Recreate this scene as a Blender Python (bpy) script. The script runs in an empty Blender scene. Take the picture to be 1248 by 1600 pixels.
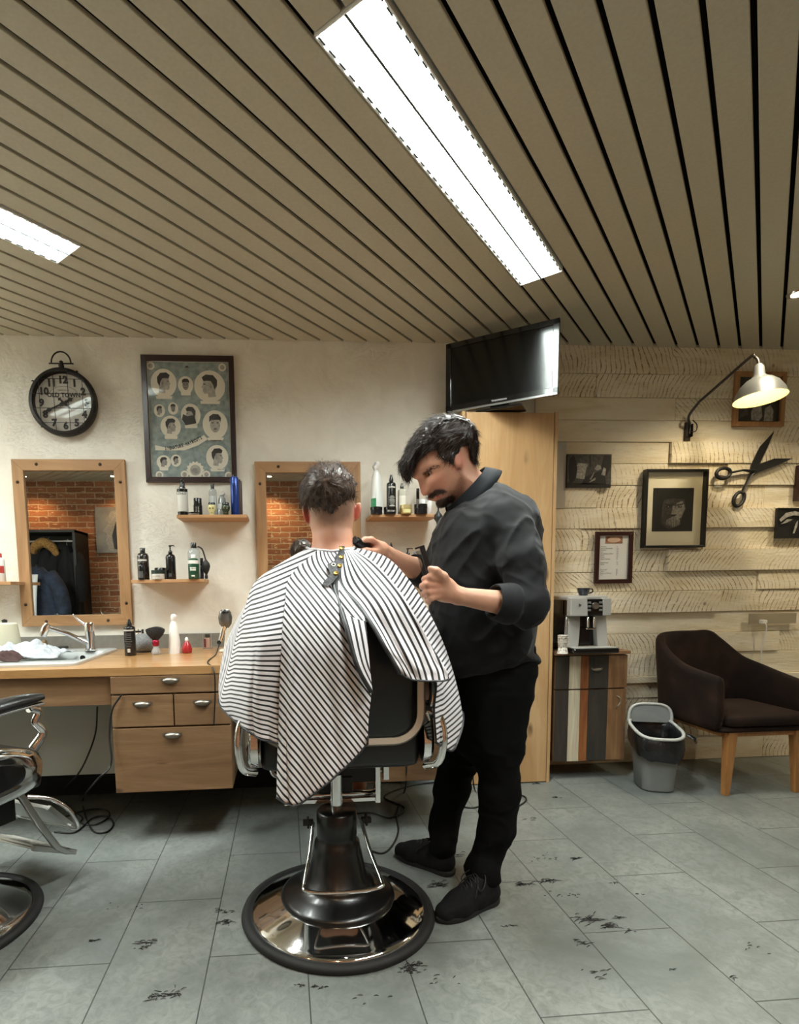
import bpy, bmesh, math, random
import numpy as np
from mathutils import Vector, Matrix, noise as mnoise
from math import sin, cos, pi, radians, sqrt, atan2, floor
random.seed(7)
SC = bpy.context.scene
COL = SC.collection

# ------------------------------------------------------------------ camera
F_PX, PPX, PPY = 874.52, 511.41, 1006.24
PITCH, YAW, ROLL = 0.0977, 0.0757, -0.0148
CAM_Z, CEIL, DW = 1.1336, 2.547, 3.351        # camera height, ceiling height, distance of the back wall
_f = Vector((sin(YAW)*cos(PITCH), cos(YAW)*cos(PITCH), -sin(PITCH)))
_r0 = Vector((cos(YAW), -sin(YAW), 0)); _u0 = _r0.cross(_f)
_r = cos(ROLL)*_r0 + sin(ROLL)*_u0; _u = -sin(ROLL)*_r0 + cos(ROLL)*_u0
CAMLOC = Vector((0, 0, CAM_Z))
cd = bpy.data.cameras.new('camera'); cam = bpy.data.objects.new('camera', cd); COL.objects.link(cam)
cam.matrix_world = Matrix(((_r.x, _u.x, -_f.x, 0), (_r.y, _u.y, -_f.y, 0), (_r.z, _u.z, -_f.z, CAM_Z), (0, 0, 0, 1)))
cd.sensor_fit = 'HORIZONTAL'; cd.sensor_width = 36; cd.lens = 36*F_PX/1248
cd.shift_x = (624-PPX)/1248; cd.shift_y = (PPY-800)/1248; cd.clip_start = .02
SC.camera = cam

# ------------------------------------------------------------------ world, exposure, lights
SC.view_settings.view_transform = 'Standard'; SC.view_settings.look = 'None'
SC.view_settings.exposure = 0.5; SC.view_settings.gamma = 1; SC.view_settings.use_curve_mapping = False
w = bpy.data.worlds.new('world'); SC.world = w; w.use_nodes = True
w.node_tree.nodes['Background'].inputs[0].default_value = (.8, .9, 1, 1)
w.node_tree.nodes['Background'].inputs[1].default_value = 0.02
try:
    SC.cycles.use_denoising = True; SC.cycles.denoiser = 'OPENIMAGEDENOISE'
    SC.cycles.max_bounces = 10; SC.cycles.diffuse_bounces = 5; SC.cycles.glossy_bounces = 5
    SC.cycles.sample_clamp_indirect = 6; SC.cycles.caustics_reflective = False; SC.cycles.caustics_refractive = False
except Exception: pass
SLAT_A, SLAT_W, SLAT_0 = 0.7387, 0.099, -0.4887      # slats run diagonally; spacing; offset
SN, SD = (cos(SLAT_A), -sin(SLAT_A)), (sin(SLAT_A), cos(SLAT_A))
def slat_pt(s, t): return (s*SN[0]+t*SD[0], s*SN[1]+t*SD[1])
TUBE_LAMPS = [(-5, 1.237, 2.77), (-20, -.22, 1.315), (10, .55, 2.08), (-35, -1.3, .2)]   # first slat index, along from, along to
P_TUBE, P_SPOT = 64, 20
TUBE_COL = (.95, 1.0, .96)
def area_light(name, loc, sx, sy, rot, e, col):
    l = bpy.data.lights.new(name, 'AREA'); l.shape = 'RECTANGLE'; l.size = sx; l.size_y = sy; l.energy = e; l.color = col
    o = bpy.data.objects.new(name, l); o.location = loc; o.rotation_euler = rot; COL.objects.link(o); return o
for k, t0, t1 in TUBE_LAMPS:
    s = SLAT_0+(k+1)*SLAT_W; x, y = slat_pt(s, (t0+t1)/2)
    if -3.5 < x < 4.3: area_light('tube_lamp_light', (x, y, CEIL+.034), t1-t0-.04, .165, (0, 0, pi/2-SLAT_A), P_TUBE, TUBE_COL)
SPOTS = [(2.550, 2.72, 1.5, (1, .86, .62)), (3.55, 2.5, 1.7, (1, .86, .62)),
         (-3.1, -.52, 1.1, (1, .60, .28)), (-2.05, -.50, .8, (1, .62, .3)), (-.15, -.52, 1.6, (1, .68, .36)), (1.0, -.52, .8, (1, .66, .34))]
for x, y, k, c in SPOTS:
    l = bpy.data.lights.new('spot_light', 'SPOT'); l.energy = P_SPOT*k; l.color = c; l.spot_size = radians(125); l.spot_blend = .7; l.shadow_soft_size = .03
    o = bpy.data.objects.new('ceiling_spot_light', l); o.location = (x, y, CEIL-.03); COL.objects.link(o)

# ------------------------------------------------------------------ helpers
def at(px, py, X=None, Y=None, Z=None):           # the point of the room seen at a pixel of the 1248x1600 photograph, on a plane
    d = _f*F_PX + _r*(px-PPX) - _u*(py-PPY)
    t = Y/d.y if Y is not None else ((Z-CAM_Z)/d.z if Z is not None else X/d.x)
    return CAMLOC + d*t
def ppm(Y): return Y/F_PX                          # metres per pixel at depth Y (about)
def gloss_pane(name, ior=1.5, tint='ffffff'):          # thin clear pane: what lies behind shows through a Fresnel reflection
    m = bpy.data.materials.new(name); m.use_nodes = True; nt = m.node_tree; N = nt.nodes; N.clear(); o = N.new('ShaderNodeOutputMaterial'); mx = N.new('ShaderNodeMixShader'); tr = N.new('ShaderNodeBsdfTransparent'); gl = N.new('ShaderNodeBsdfGlossy'); fr = N.new('ShaderNodeFresnel')
    fr.inputs[0].default_value = ior; gl.inputs['Roughness'].default_value = .02; tr.inputs[0].default_value = lin(tint)
    gm = N.new('ShaderNodeNewGeometry'); ma = N.new('ShaderNodeMath'); ma.operation = 'MULTIPLY_ADD'; ma.inputs[1].default_value = 1/ior-ior; ma.inputs[2].default_value = ior; nt.links.new(gm.outputs['Backfacing'], ma.inputs[0]); nt.links.new(ma.outputs[0], fr.inputs[0]); nt.links.new(fr.outputs[0], mx.inputs[0]); nt.links.new(tr.outputs[0], mx.inputs[1]); nt.links.new(gl.outputs[0], mx.inputs[2]); nt.links.new(mx.outputs[0], o.inputs[0]); MATS[name] = m; return m
def lin(c):
    if isinstance(c, str): c = [int(c[i:i+2], 16) for i in (0, 2, 4)]
    return tuple(((v/255)/12.92 if v/255 <= .04045 else ((v/255+.055)/1.055)**2.4) for v in c[:3])+(1,)
MATS = {}
def M(name, col='808080', rough=.5, metal=0, **k):
    if name in MATS: return MATS[name]
    m = bpy.data.materials.new(name); m.use_nodes = True; b = m.node_tree.nodes['Principled BSDF']
    b.inputs['Base Color'].default_value = lin(col); b.inputs['Roughness'].default_value = rough; b.inputs['Metallic'].default_value = metal
    for kk, v in k.items():
        if kk == 'emit': b.inputs['Emission Color'].default_value = lin(v[0]); b.inputs['Emission Strength'].default_value = v[1]
        elif kk == 'trans': b.inputs['Transmission Weight'].default_value = v
        elif kk == 'alpha': b.inputs['Alpha'].default_value = v
        elif kk == 'coat': b.inputs['Coat Weight'].default_value = v; b.inputs['Coat Roughness'].default_value = .08
        elif kk == 'sheen': b.inputs['Sheen Weight'].default_value = v
        elif kk == 'sss': b.inputs['Subsurface Weight'].default_value = v; b.inputs['Subsurface Radius'].default_value = (.012, .005, .003); b.inputs['Subsurface Scale'].default_value = 1
        elif kk == 'ior': b.inputs['IOR'].default_value = v
        elif kk == 'spec': b.inputs['Specular IOR Level'].default_value = v
        elif kk == 'noise':   # (scale, colour2, bump)
            nt = m.node_tree; N = nt.nodes; tc = N.new('ShaderNodeTexCoord'); n = N.new('ShaderNodeTexNoise')
            n.inputs['Scale'].default_value = v[0]; n.inputs['Detail'].default_value = 6
            nt.links.new(tc.outputs['Object'], n.inputs['Vector'])
            mx = ramp(nt, n.outputs['Fac'], [(.35, col), (.68, v[1])]); nt.links.new(mx, b.inputs['Base Color'])
            if len(v) > 2:
                bp = N.new('ShaderNodeBump'); bp.inputs['Strength'].default_value = v[2]; bp.inputs['Distance'].default_value = .01
                nt.links.new(n.outputs['Fac'], bp.inputs['Height']); nt.links.new(bp.outputs[0], b.inputs['Normal'])
    MATS[name] = m; return m
def ramp(nt, fac, stops):
    r = nt.nodes.new('ShaderNodeValToRGB'); e = r.color_ramp.elements
    while len(e) < len(stops): e.new(.5)
    for el, (p, c) in zip(e, stops): el.position = p; el.color = lin(c) if not isinstance(c, tuple) else c
    nt.links.new(fac, r.inputs['Fac']); return r.outputs['Color']
gloss_pane('picture_glass'); gloss_pane('clock_glass')
class NT:                                           # small node-graph writer
    def __init__(s, name, rough=.5):
        s.m = bpy.data.materials.new(name); s.m.use_nodes = True; s.nt = s.m.node_tree; s.b = s.nt.nodes['Principled BSDF']; s.b.inputs['Roughness'].default_value = rough; MATS[name] = s.m
    def n(s, t, **k):
        x = s.nt.nodes.new('ShaderNode'+t)
        for a, v in k.items(): setattr(x, a, v)
        return x
    def l(s, a, b): s.nt.links.new(a, b)
    def set(s, sock, v):
        if hasattr(v, 'is_output') or hasattr(v, 'links'): s.l(v, sock)
        else: sock.default_value = v
    def coord(s, kind='Object', scale=(1, 1, 1), rot=(0, 0, 0), loc=(0, 0, 0), src=None):
        mp = s.n('Mapping'); s.l(src if src else s.n('TexCoord').outputs[kind], mp.inputs[0])
        mp.inputs['Scale'].default_value = scale; mp.inputs['Rotation'].default_value = rot; mp.inputs['Location'].default_value = loc
        return mp.outputs[0]
    def noise(s, vec, scale, detail=5, dist=0, rough=.5):
        x = s.n('TexNoise'); s.l(vec, x.inputs['Vector']); x.inputs['Scale'].default_value = scale; x.inputs['Detail'].default_value = detail
        x.inputs['Distortion'].default_value = dist; x.inputs['Roughness'].default_value = rough; return x.outputs['Fac']
    def math(s, op, a, b=0., c=None):
        x = s.n('Math', operation=op); s.set(x.inputs[0], a); s.set(x.inputs[1], b)
        if c is not None: s.set(x.inputs[2], c)
        return x.outputs[0]
    def mix(s, f, a, b, mode='MIX'):
        x = s.n('Mix', data_type='RGBA', blend_type=mode); s.set(x.inputs[0], f)
        for i, v in ((6, a), (7, b)): s.set(x.inputs[i], lin(v) if isinstance(v, str) else v)
        return x.outputs[2]
    def ramp(s, f, stops): return ramp(s.nt, f, stops)
    def bump(s, h, strength=.3, dist=.01):
        x = s.n('Bump'); x.inputs['Strength'].default_value = strength; x.inputs['Distance'].default_value = dist
        s.l(h, x.inputs['Height']); s.l(x.outputs[0], s.b.inputs['Normal'])
    def col(s, c): s.set(s.b.inputs['Base Color'], c)

# mesh pieces: (verts, faces)
class MB:
    def __init__(s): s.v = []; s.f = []; s.smooth = []
    def add(s, vf, smooth=False):
        o = len(s.v); s.v += [tuple(p) for p in vf[0]]; s.f += [tuple(i+o for i in f) for f in vf[1]]; s.smooth += [smooth]*len(vf[1]); return s
def box(x0, y0, z0, x1, y1, z1):
    v = [(x, y, z) for x in (x0, x1) for y in (y0, y1) for z in (z0, z1)]
    return v, [(0, 1, 3, 2), (4, 6, 7, 5), (0, 4, 5, 1), (2, 3, 7, 6), (0, 2, 6, 4), (1, 5, 7, 3)]
def xf(vf, m):
    return [tuple(m @ Vector(p)) for p in vf[0]], vf[1]
def mv(vf, x=0, y=0, z=0): return [(p[0]+x, p[1]+y, p[2]+z) for p in vf[0]], vf[1]
def lathe(prof, n=24, c=(0, 0, 0), sx=1, sy=1):      # profile [(r,z)] bottom to top
    v = []; f = []
    for r, z in prof:
        for i in range(n):
            a = 2*pi*i/n; v.append((c[0]+r*cos(a)*sx, c[1]+r*sin(a)*sy, c[2]+z))
    m = len(prof)
    for j in range(m-1):
        for i in range(n): f.append((j*n+i, j*n+(i+1) % n, (j+1)*n+(i+1) % n, (j+1)*n+i))
    if prof[0][0] > 1e-5: f.append(tuple(range(n-1, -1, -1)))
    if prof[-1][0] > 1e-5: f.append(tuple((m-1)*n+i for i in range(n)))
    return v, f
def spline(pts, n=8, closed=False):                  # Catmull-Rom
    P = [Vector(p) for p in pts]; out = []; m = len(P)
    rng = range(m) if closed else range(m-1)
    for i in rng:
        p0 = P[(i-1) % m] if (closed or i > 0) else P[0]*2-P[1]; p1 = P[i]; p2 = P[(i+1) % m]
        p3 = P[(i+2) % m] if (closed or i+2 < m) else P[-1]*2-P[-2]
        for k in range(n):
            t = k/n; out.append(.5*((2*p1)+(p2-p0)*t+(2*p0-5*p1+4*p2-p3)*t*t+(3*p1-p0-3*p2+p3)*t**3))
    if not closed: out.append(P[-1].copy())
    return out
def tube(path, r, n=8, closed=False, cap=True, flat=1):      # r number or list
    P = [Vector(p) for p in path]; m = len(P); v = []; f = []
    R = r if isinstance(r, (list, tuple)) else [r]*m
    if len(R) != m: R = [R[min(len(R)-1, int(i*(len(R)-1)/(m-1)))]*(1-(i*(len(R)-1)/(m-1)) % 1)+R[min(len(R)-1, int(i*(len(R)-1)/(m-1))+1)]*((i*(len(R)-1)/(m-1)) % 1) for i in range(m)]
    up = None
    for i in range(m):
        t = (P[(i+1) % m]-P[i-1]) if closed else (P[min(i+1, m-1)]-P[max(i-1, 0)])
        if t.length < 1e-9: t = Vector((0, 0, 1))
        t.normalize()
        if up is None:
            up = Vector((0, 0, 1)) if abs(t.z) < .9 else Vector((1, 0, 0))
        a = t.cross(up); a.normalize(); b = a.cross(t); up = b
        for k in range(n):
            q = P[i]+(a*cos(2*pi*k/n)+b*sin(2*pi*k/n)*flat)*R[i]; v.append(tuple(q))
    for i in range(m if closed else m-1):
        j = (i+1) % m
        for k in range(n): f.append((i*n+k, i*n+(k+1) % n, j*n+(k+1) % n, j*n+k))
    if cap and not closed: f.append(tuple(range(n-1, -1, -1))); f.append(tuple((m-1)*n+k for k in range(n)))
    return v, f
def prism(pts, z0, z1):                              # outline in xy
    n = len(pts); v = [(p[0], p[1], z0) for p in pts]+[(p[0], p[1], z1) for p in pts]
    return v, [tuple(range(n-1, -1, -1)), tuple(range(n, 2*n))]+[(i, (i+1) % n, n+(i+1) % n, n+i) for i in range(n)]
def prism_y(pts, y0, y1):                            # outline in xz, extruded along y
    v, f = prism(pts, 0, 1); return [(p[0], y0+(y1-y0)*p[2], p[1]) for p in v], f
def loft(rings, caps=True, closed=True):
    n = len(rings[0]); v = [tuple(p) for r in rings for p in r]; f = []
    for j in range(len(rings)-1):
        for i in range(n if closed else n-1): f.append((j*n+i, j*n+(i+1) % n, (j+1)*n+(i+1) % n, (j+1)*n+i))
    if caps: f.append(tuple(range(n-1, -1, -1))); f.append(tuple((len(rings)-1)*n+i for i in range(n)))
    return v, f
def rrect(x0, z0, x1, z1, r, n=5):                   # rounded rectangle outline
    out = []
    for cx, cz, a in ((x1-r, z0+r, -pi/2), (x1-r, z1-r, 0), (x0+r, z1-r, pi/2), (x0+r, z0+r, pi)):
        for k in range(n+1): out.append((cx+r*cos(a+pi/2*k/n), cz+r*sin(a+pi/2*k/n)))
    return out
def rot(ax, a): return Matrix.Rotation(a, 4, ax)
def T(x, y, z): return Matrix.Translation((x, y, z))
def ob(name, vf, mat, parent=None, smooth=None, bevel=0, label=None, cat=None, group=None, kind=None, sub=0, seg=2):
    me = bpy.data.meshes.new(name)
    if isinstance(vf, MB): V, Fc, S = vf.v, vf.f, vf.smooth
    else: V, Fc, S = vf[0], vf[1], None
    me.from_pydata([tuple(p) for p in V], [], Fc)
    if smooth is not None: me.polygons.foreach_set('use_smooth', [smooth]*len(Fc))
    elif S: me.polygons.foreach_set('use_smooth', S)
    me.update(); o = bpy.data.objects.new(name, me); COL.objects.link(o)
    bm = bmesh.new(); bm.from_mesh(me); bmesh.ops.recalc_face_normals(bm, faces=bm.faces); bm.to_mesh(me); bm.free()
    if mat:
        for m_ in (mat if isinstance(mat, (list, tuple)) else [mat]): me.materials.append(m_)
    if bevel:
        b = o.modifiers.new('bevel', 'BEVEL'); b.width = bevel; b.segments = seg; b.limit_method = 'ANGLE'; b.angle_limit = radians(40)
    if sub: s_ = o.modifiers.new('sub', 'SUBSURF'); s_.levels = sub; s_.render_levels = sub
    if smooth is True and not sub and not bevel:
        try: me.set_sharp_from_angle(angle=radians(50))
        except Exception: pass
    if parent: o.parent = parent
    tag(o, label, cat, group, kind); return o
def tag(o, label=None, cat=None, group=None, kind=None):
    if label: o['label'] = label
    if cat: o['category'] = cat
    if group: o['group'] = group
    if kind: o['kind'] = kind
    return o
def thing(name, label, cat, loc=(0, 0, 0), rz=0, group=None):
    o = bpy.data.objects.new(name, None); COL.objects.link(o); o.location = loc; o.rotation_euler = (0, 0, rz); o.empty_display_size = .05
    return tag(o, label, cat, group)
def text(s, size, mat, parent=None, m=None, name='lettering', depth=.0006, align='CENTER', bold=0, sx=1):
    c = bpy.data.curves.new(name, 'FONT'); c.body = s; c.size = size; c.align_x = align; c.align_y = 'CENTER'; c.extrude = depth; c.offset = bold; c.resolution_u = 2
    t = bpy.data.objects.new(name, c); COL.objects.link(t)
    dg = bpy.context.evaluated_depsgraph_get(); me = bpy.data.meshes.new_from_object(t.evaluated_get(dg)); bpy.data.objects.remove(t)
    if m is not None: me.transform(m @ Matrix.Diagonal((sx, 1, 1, 1)))
    me.name = name; me.materials.clear(); me.materials.append(mat); o = bpy.data.objects.new(name, me); COL.objects.link(o)
    if parent: o.parent = parent
    return o
FACE = rot('X', pi/2)                                # turns an xy drawing into one facing the camera side (-y)
# ================================================================== the room
BX0, BX1, BY0 = -3.7, 4.4, -0.82
# floor: large stone-look tiles, half-staggered rows running away from the window side
t = NT('floor_tiles', .42)
vec = t.coord('Object', rot=(0, 0, -pi/2), loc=(0, 0, 0))
mp = t.n('Mapping'); t.l(t.n('TexCoord').outputs['Object'], mp.inputs[0])
sp = t.n('SeparateXYZ'); t.l(mp.outputs[0], sp.inputs[0]); cb = t.n('CombineXYZ')
t.l(t.math('ADD', sp.outputs[1], 20*.6705-1.998), cb.inputs[0]); t.l(t.math('ADD', sp.outputs[0], .859+20*.3017), cb.inputs[1])
br = t.n('TexBrick'); t.l(cb.outputs[0], br.inputs['Vector']); br.offset = .5; br.offset_frequency = 2; br.squash = 1
for k, v in (('Scale', 1), ('Mortar Size', .0022), ('Mortar Smooth', .25), ('Bias', 0), ('Brick Width', .6705), ('Row Height', .3017)): br.inputs[k].default_value = v
br.inputs['Color1'].default_value = lin('747976'); br.inputs['Color2'].default_value = lin('6a6f6c'); br.inputs['Mortar'].default_value = lin('40423f')
big = t.noise(t.coord('Object', scale=(1, 1, 1)), 2.3, 8, .6, .62)
c = t.mix(t.math('MULTIPLY', 1, .8), br.outputs['Color'], t.ramp(big, [(.3, '585e5b'), (.5, '767b78'), (.72, '8c908a')]), 'MIX')
c = t.mix(t.ramp(t.noise(t.coord('Object'), 26, 9, 1.2, .7), [(.42, (0, 0, 0, 1)), (.68, (.85, .85, .85, 1))]), c, '5f6561')
sc_ = t.math('MULTIPLY', t.ramp(t.noise(t.coord('Object', scale=(1, 1.6, 1)), 45, 8, 2.5, .75), [(.62, (0, 0, 0, 1)), (.70, (1, 1, 1, 1))]), t.ramp(t.noise(t.coord('Object', loc=(3, 1, 0)), 3.2, 3), [(.5, (0, 0, 0, 1)), (.66, (1, 1, 1, 1))]))
c = t.mix(t.math('MULTIPLY', sc_, .55), c, '3d403e')
c = t.mix(br.outputs['Fac'], c, '3c3e3c')
t.col(c); t.bump(t.math('SUBTRACT', t.math('MULTIPLY', big, .25), br.outputs['Fac']), .35, .004)
t.set(t.b.inputs['Roughness'], t.math('ADD', t.math('MULTIPLY', big, .25), .30))
ob('floor', box(BX0, BY0, -.06, BX1, DW, 0), MATS['floor_tiles'], kind='structure')

# plaster
t = NT('plaster', .8); v = t.coord('Object')
n1 = t.noise(v, 7, 6, .8); n2 = t.noise(v, 38, 5)
t.col(t.ramp(n1, [(.3, 'e2ddd0'), (.7, 'edeade')]))
crk = t.math('MULTIPLY', t.ramp(t.noise(t.coord('Object', scale=(1, 1, 2.4)), 9, 9, 3, .7), [(.495, (0, 0, 0, 1)), (.5, (1, 1, 1, 1)), (.505, (0, 0, 0, 1))]), t.ramp(t.noise(v, 2.1, 2), [(.52, (0, 0, 0, 1)), (.62, (1, 1, 1, 1))]))
t.bump(t.math('SUBTRACT', t.math('ADD', t.math('MULTIPLY', n1, 1.0), t.math('MULTIPLY', n2, .3)), crk), .55, .012)
XJ = 1.512
ob('wall_back', box(BX0, DW, 0, XJ, DW+.12, CEIL+.16), MATS['plaster'], kind='structure')
ob('wall_left', box(BX0-.12, BY0-.1, 0, BX0, DW+.1, CEIL+.16), MATS['plaster'], kind='structure')
ob('wall_right', box(BX1, BY0-.1, 0, BX1+.12, DW+.1, CEIL+.16), MATS['plaster'], kind='structure')

# whitewashed rough-sawn planks, each board with its own thickness
t = NT('white_planks', .75)
at_ = t.n('Attribute', attribute_name='pid'); pid = at_.outputs['Fac']
oc = t.n('TexCoord').outputs['Object']
def shifted(sc, rt=(0, 0, 0)):
    va = t.n('VectorMath', operation='ADD'); t.l(oc, va.inputs[0]); cc = t.n('CombineXYZ')
    t.l(t.math('MULTIPLY', pid, 3.7), cc.inputs[0]); t.l(t.math('MULTIPLY', pid, 1.3), cc.inputs[2]); t.l(cc.outputs[0], va.inputs[1])
    return t.coord(scale=sc, rot=rt, src=va.outputs[0])
base = t.ramp(t.noise(shifted((1, 1, 5)), 3.0, 6, .5), [(.3, 'd8cbaa'), (.5, 'ebe1c8'), (.72, 'f4eedd')])
tone = t.math('FRACT', t.math('MULTIPLY', pid, 7.31))
base = t.mix(t.math('MULTIPLY', tone, .35), base, 'd9ccae')
zl = t.n('Attribute', attribute_name='zl').outputs['Fac']; sp = t.n('SeparateXYZ'); t.l(shifted((1, 1, 1)), sp.inputs[0])
sgn = t.math('SUBTRACT', t.math('MULTIPLY', t.math('GREATER_THAN', t.math('FRACT', t.math('MULTIPLY', pid, 5.3)), .45), 2.0), 1.0)
amt = t.math('ADD', t.math('MULTIPLY', t.math('FRACT', t.math('MULTIPLY', pid, 9.7)), 2.2), .9)
curve = t.math('MULTIPLY', t.math('MULTIPLY', t.math('POWER', zl, 1.5), amt), sgn)
u_ = t.math('ADD', t.math('ADD', t.math('MULTIPLY', sp.outputs[0], 34), curve), t.math('MULTIPLY', t.noise(shifted((1, 1, 1)), 3.5, 2), 5.0))
wd = t.math('MULTIPLY', t.noise(shifted((1, 1, 1.6)), 26, 4, .8, .7), .52)
saw = t.math('LESS_THAN', t.math('ABSOLUTE', t.math('SUBTRACT', t.math('FRACT', u_), .5)), t.math('SUBTRACT', wd, .185))
msk = t.ramp(t.noise(shifted((1, 1, 2.5)), 2.6, 5, .6, .6), [(.38, (.12, .12, .12, 1)), (.60, (1, 1, 1, 1))])
has = t.math('GREATER_THAN', t.math('FRACT', t.math('MULTIPLY', pid, 3.17)), .22)
c = t.mix(t.math('MULTIPLY', t.math('MULTIPLY', t.math('MULTIPLY', saw, msk), has), .8), base, '7e5830')
gr = t.ramp(t.noise(shifted((1.2, 1, 16)), 5.5, 9, 1.5, .75), [(.57, (0, 0, 0, 1)), (.68, (1, 1, 1, 1))])
c = t.mix(t.math('MULTIPLY', t.math('MULTIPLY', gr, t.ramp(t.noise(shifted((1, 1, 2)), 2.2, 3), [(.45, (0, 0, 0, 1)), (.62, (1, 1, 1, 1))])), .75), c, '7e5f3c')
vo = t.n('TexVoronoi'); t.l(shifted((1, 1, 1)), vo.inputs['Vector']); vo.inputs['Scale'].default_value = 4.6
kn = t.ramp(vo.outputs['Distance'], [(.035, (1, 1, 1, 1)), (.07, (0, 0, 0, 1))])
c = t.mix(t.math('MULTIPLY', kn, .6), c, '5f4329')
t.col(c)
t.bump(t.math('SUBTRACT', t.noise(shifted((1, 1, 6)), 14, 6), t.math('MULTIPLY', saw, .5)), .5, .006)
zrow = [0.0]+[at(1000, y, Y=DW).z for y in (1152, 1123, 1090, 1066, 1056, 1021, 990, 957.5, 923.8, 893.4, 859.7, 826, 794, 758.8, 725, 691.5, 657.8, 622.6, 585.7)]+[CEIL+.02]
xj = lambda px, py: at(px, py, Y=DW).x
joints = {19: [xj(1050, 560)], 18: [xj(930, 600), 2.9], 17: [xj(1053, 640)], 16: [xj(1160, 675)], 15: [xj(1044, 708)], 14: [xj(1133, 742)], 13: [xj(930, 775), 3.0], 12: [xj(1096, 810)],
          11: [xj(1096, 843), xj(905, 843)], 10: [xj(1038, 877)], 9: [xj(1180, 909)], 8: [xj(1120, 940)], 7: [1.9, 3.3], 6: [xj(1212, 1006), xj(1035, 1006)], 5: [xj(1027, 1038)],
          4: [xj(1100, 1060)], 3: [2.6], 2: [xj(1003, 1106), 2.9], 1: [2.35], 0: [xj(1190, 1170)]}
outs = {(15, 1): .028, (12, 1): .03, (11, 1): .004, (10, 1): .034, (10, 0): .012, (8, 0): .03, (8, 1): .012, (14, 1): .02, (13, 0): .016, (9, 1): .02, (6, 1): .022, (4, 0): .035, (4, 1): .03}
mb = MB(); ids = []; zls = []
rnd = random.Random(3)
for r in range(len(zrow)-1):
    xs = [XJ]+sorted(joints.get(r, [2.5]))+[BX1]
    for k in range(len(xs)-1):
        th = outs.get((r, k), rnd.choice([.004, .007, .010, .013]))
        b = box(xs[k]+.001, DW-th, zrow[r]+.0012, xs[k+1]-.001, DW+.02, zrow[r+1]-.0012)
        mb.add(b); ids += [r*3.137+k*1.71]*8; zls += [0, 1]*4
wp = ob('wall_back', mb, MATS['white_planks'], kind='structure', bevel=.0018)
a_ = wp.data.attributes.new('pid', 'FLOAT', 'POINT'); a_.data.foreach_set('value', ids); a_ = wp.data.attributes.new('zl', 'FLOAT', 'POINT'); a_.data.foreach_set('value', zls)
ob('wall_back', box(XJ, DW+.021, 0, BX1, DW+.12, CEIL+.16), M('dark_wood_gap', '3a2c1c', .9), kind='structure')

# rough brick wall behind the photographer, seen in the mirrors
t = NT('brick', .85)
sp = t.n('SeparateXYZ'); t.l(t.n('TexCoord').outputs['Object'], sp.inputs[0]); cb = t.n('CombineXYZ')
wob = t.noise(t.coord('Object'), 9, 4)
t.l(t.math('ADD', sp.outputs[0], 20), cb.inputs[0]); t.l(t.math('ADD', t.math('ADD', sp.outputs[2], 10), t.math('MULTIPLY', wob, .022)), cb.inputs[1])
br = t.n('TexBrick'); t.l(cb.outputs[0], br.inputs['Vector']); br.offset = .5
for k, v_ in (('Scale', 1), ('Mortar Size', .008), ('Mortar Smooth', .4), ('Bias', -.2), ('Brick Width', .235), ('Row Height', .073)): br.inputs[k].default_value = v_
br.inputs['Color1'].default_value = lin('a06846'); br.inputs['Color2'].default_value = lin('7c4a33'); br.inputs['Mortar'].default_value = lin('bba386')
n_ = t.noise(t.coord('Object', scale=(1, 1, 2.5)), 16, 7, 1)
c = t.mix(t.ramp(n_, [(.58, (0, 0, 0, 1)), (.7, (.8, .8, .8, 1))]), br.outputs['Color'], 'd8c2a0')
dk = t.n('TexBrick'); t.l(cb.outputs[0], dk.inputs['Vector']); dk.offset = .5
for k, v_ in (('Scale', 1), ('Mortar Size', .008), ('Bias', -.72), ('Brick Width', .235), ('Row Height', .073)): dk.inputs[k].default_value = v_
dk.inputs['Color1'].default_value = (0, 0, 0, 1); dk.inputs['Color2'].default_value = (1, 1, 1, 1); dk.inputs['Mortar'].default_value = (0, 0, 0, 1)
c = t.mix(t.math('MULTIPLY', t.ramp(dk.outputs['Color'], [(.75, (0, 0, 0, 1)), (.85, (1, 1, 1, 1))]), .8), c, '43403a')
t.col(c); t.bump(t.math('ADD', t.math('MULTIPLY', n_, .5), t.math('SUBTRACT', 1, br.outputs['Fac'])), .9, .02)
ob('wall_front', box(BX0, BY0-.12, 0, BX1, BY0, CEIL+.16), MATS['brick'], kind='structure')

# ceiling of diagonal metal strips with dark gaps
def clip(poly, nx, ny, d):                           # keep nx*x+ny*y <= d
    out = []
    for i in range(len(poly)):
        a, b = poly[i], poly[(i+1) % len(poly)]; da, db = nx*a[0]+ny*a[1]-d, nx*b[0]+ny*b[1]-d
        if da <= 0: out.append(a)
        if da*db < 0: q = da/(da-db); out.append((a[0]+(b[0]-a[0])*q, a[1]+(b[1]-a[1])*q))
    return out
mb = MB()
for k in range(-62, 45):
    s0_, s1_ = SLAT_0+k*SLAT_W+.0072, SLAT_0+(k+1)*SLAT_W-.0072
    segs = [(-9, 9)]
    for lk, t0, t1 in TUBE_LAMPS:
        if k in (lk, lk+1): segs = [(-9, t0-.002), (t1+.002, 9)]
    for ta, tb in segs:
        for e, z0, z1 in ((.0, .0, .004),):
            poly = [slat_pt(s0_, ta), slat_pt(s1_, ta), slat_pt(s1_, tb), slat_pt(s0_, tb)]
            for nx, ny, d in ((1, 0, BX1), (-1, 0, -BX0), (0, 1, DW), (0, -1, -BY0)): 
                if poly: poly = clip(poly, nx, ny, d)
            if len(poly) >= 3: mb.add(prism(poly, CEIL, CEIL+.014))
ob('ceiling', mb, M('ceiling_strip', 'b3ae9b', .5, .0, noise=(90, 'bab5a2')), kind='structure', bevel=.0025, seg=2)
ob('ceiling', box(BX0, BY0, CEIL+.13, BX1, DW, CEIL+.16), M('ceiling_void', '060606', .9), kind='structure')

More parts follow.
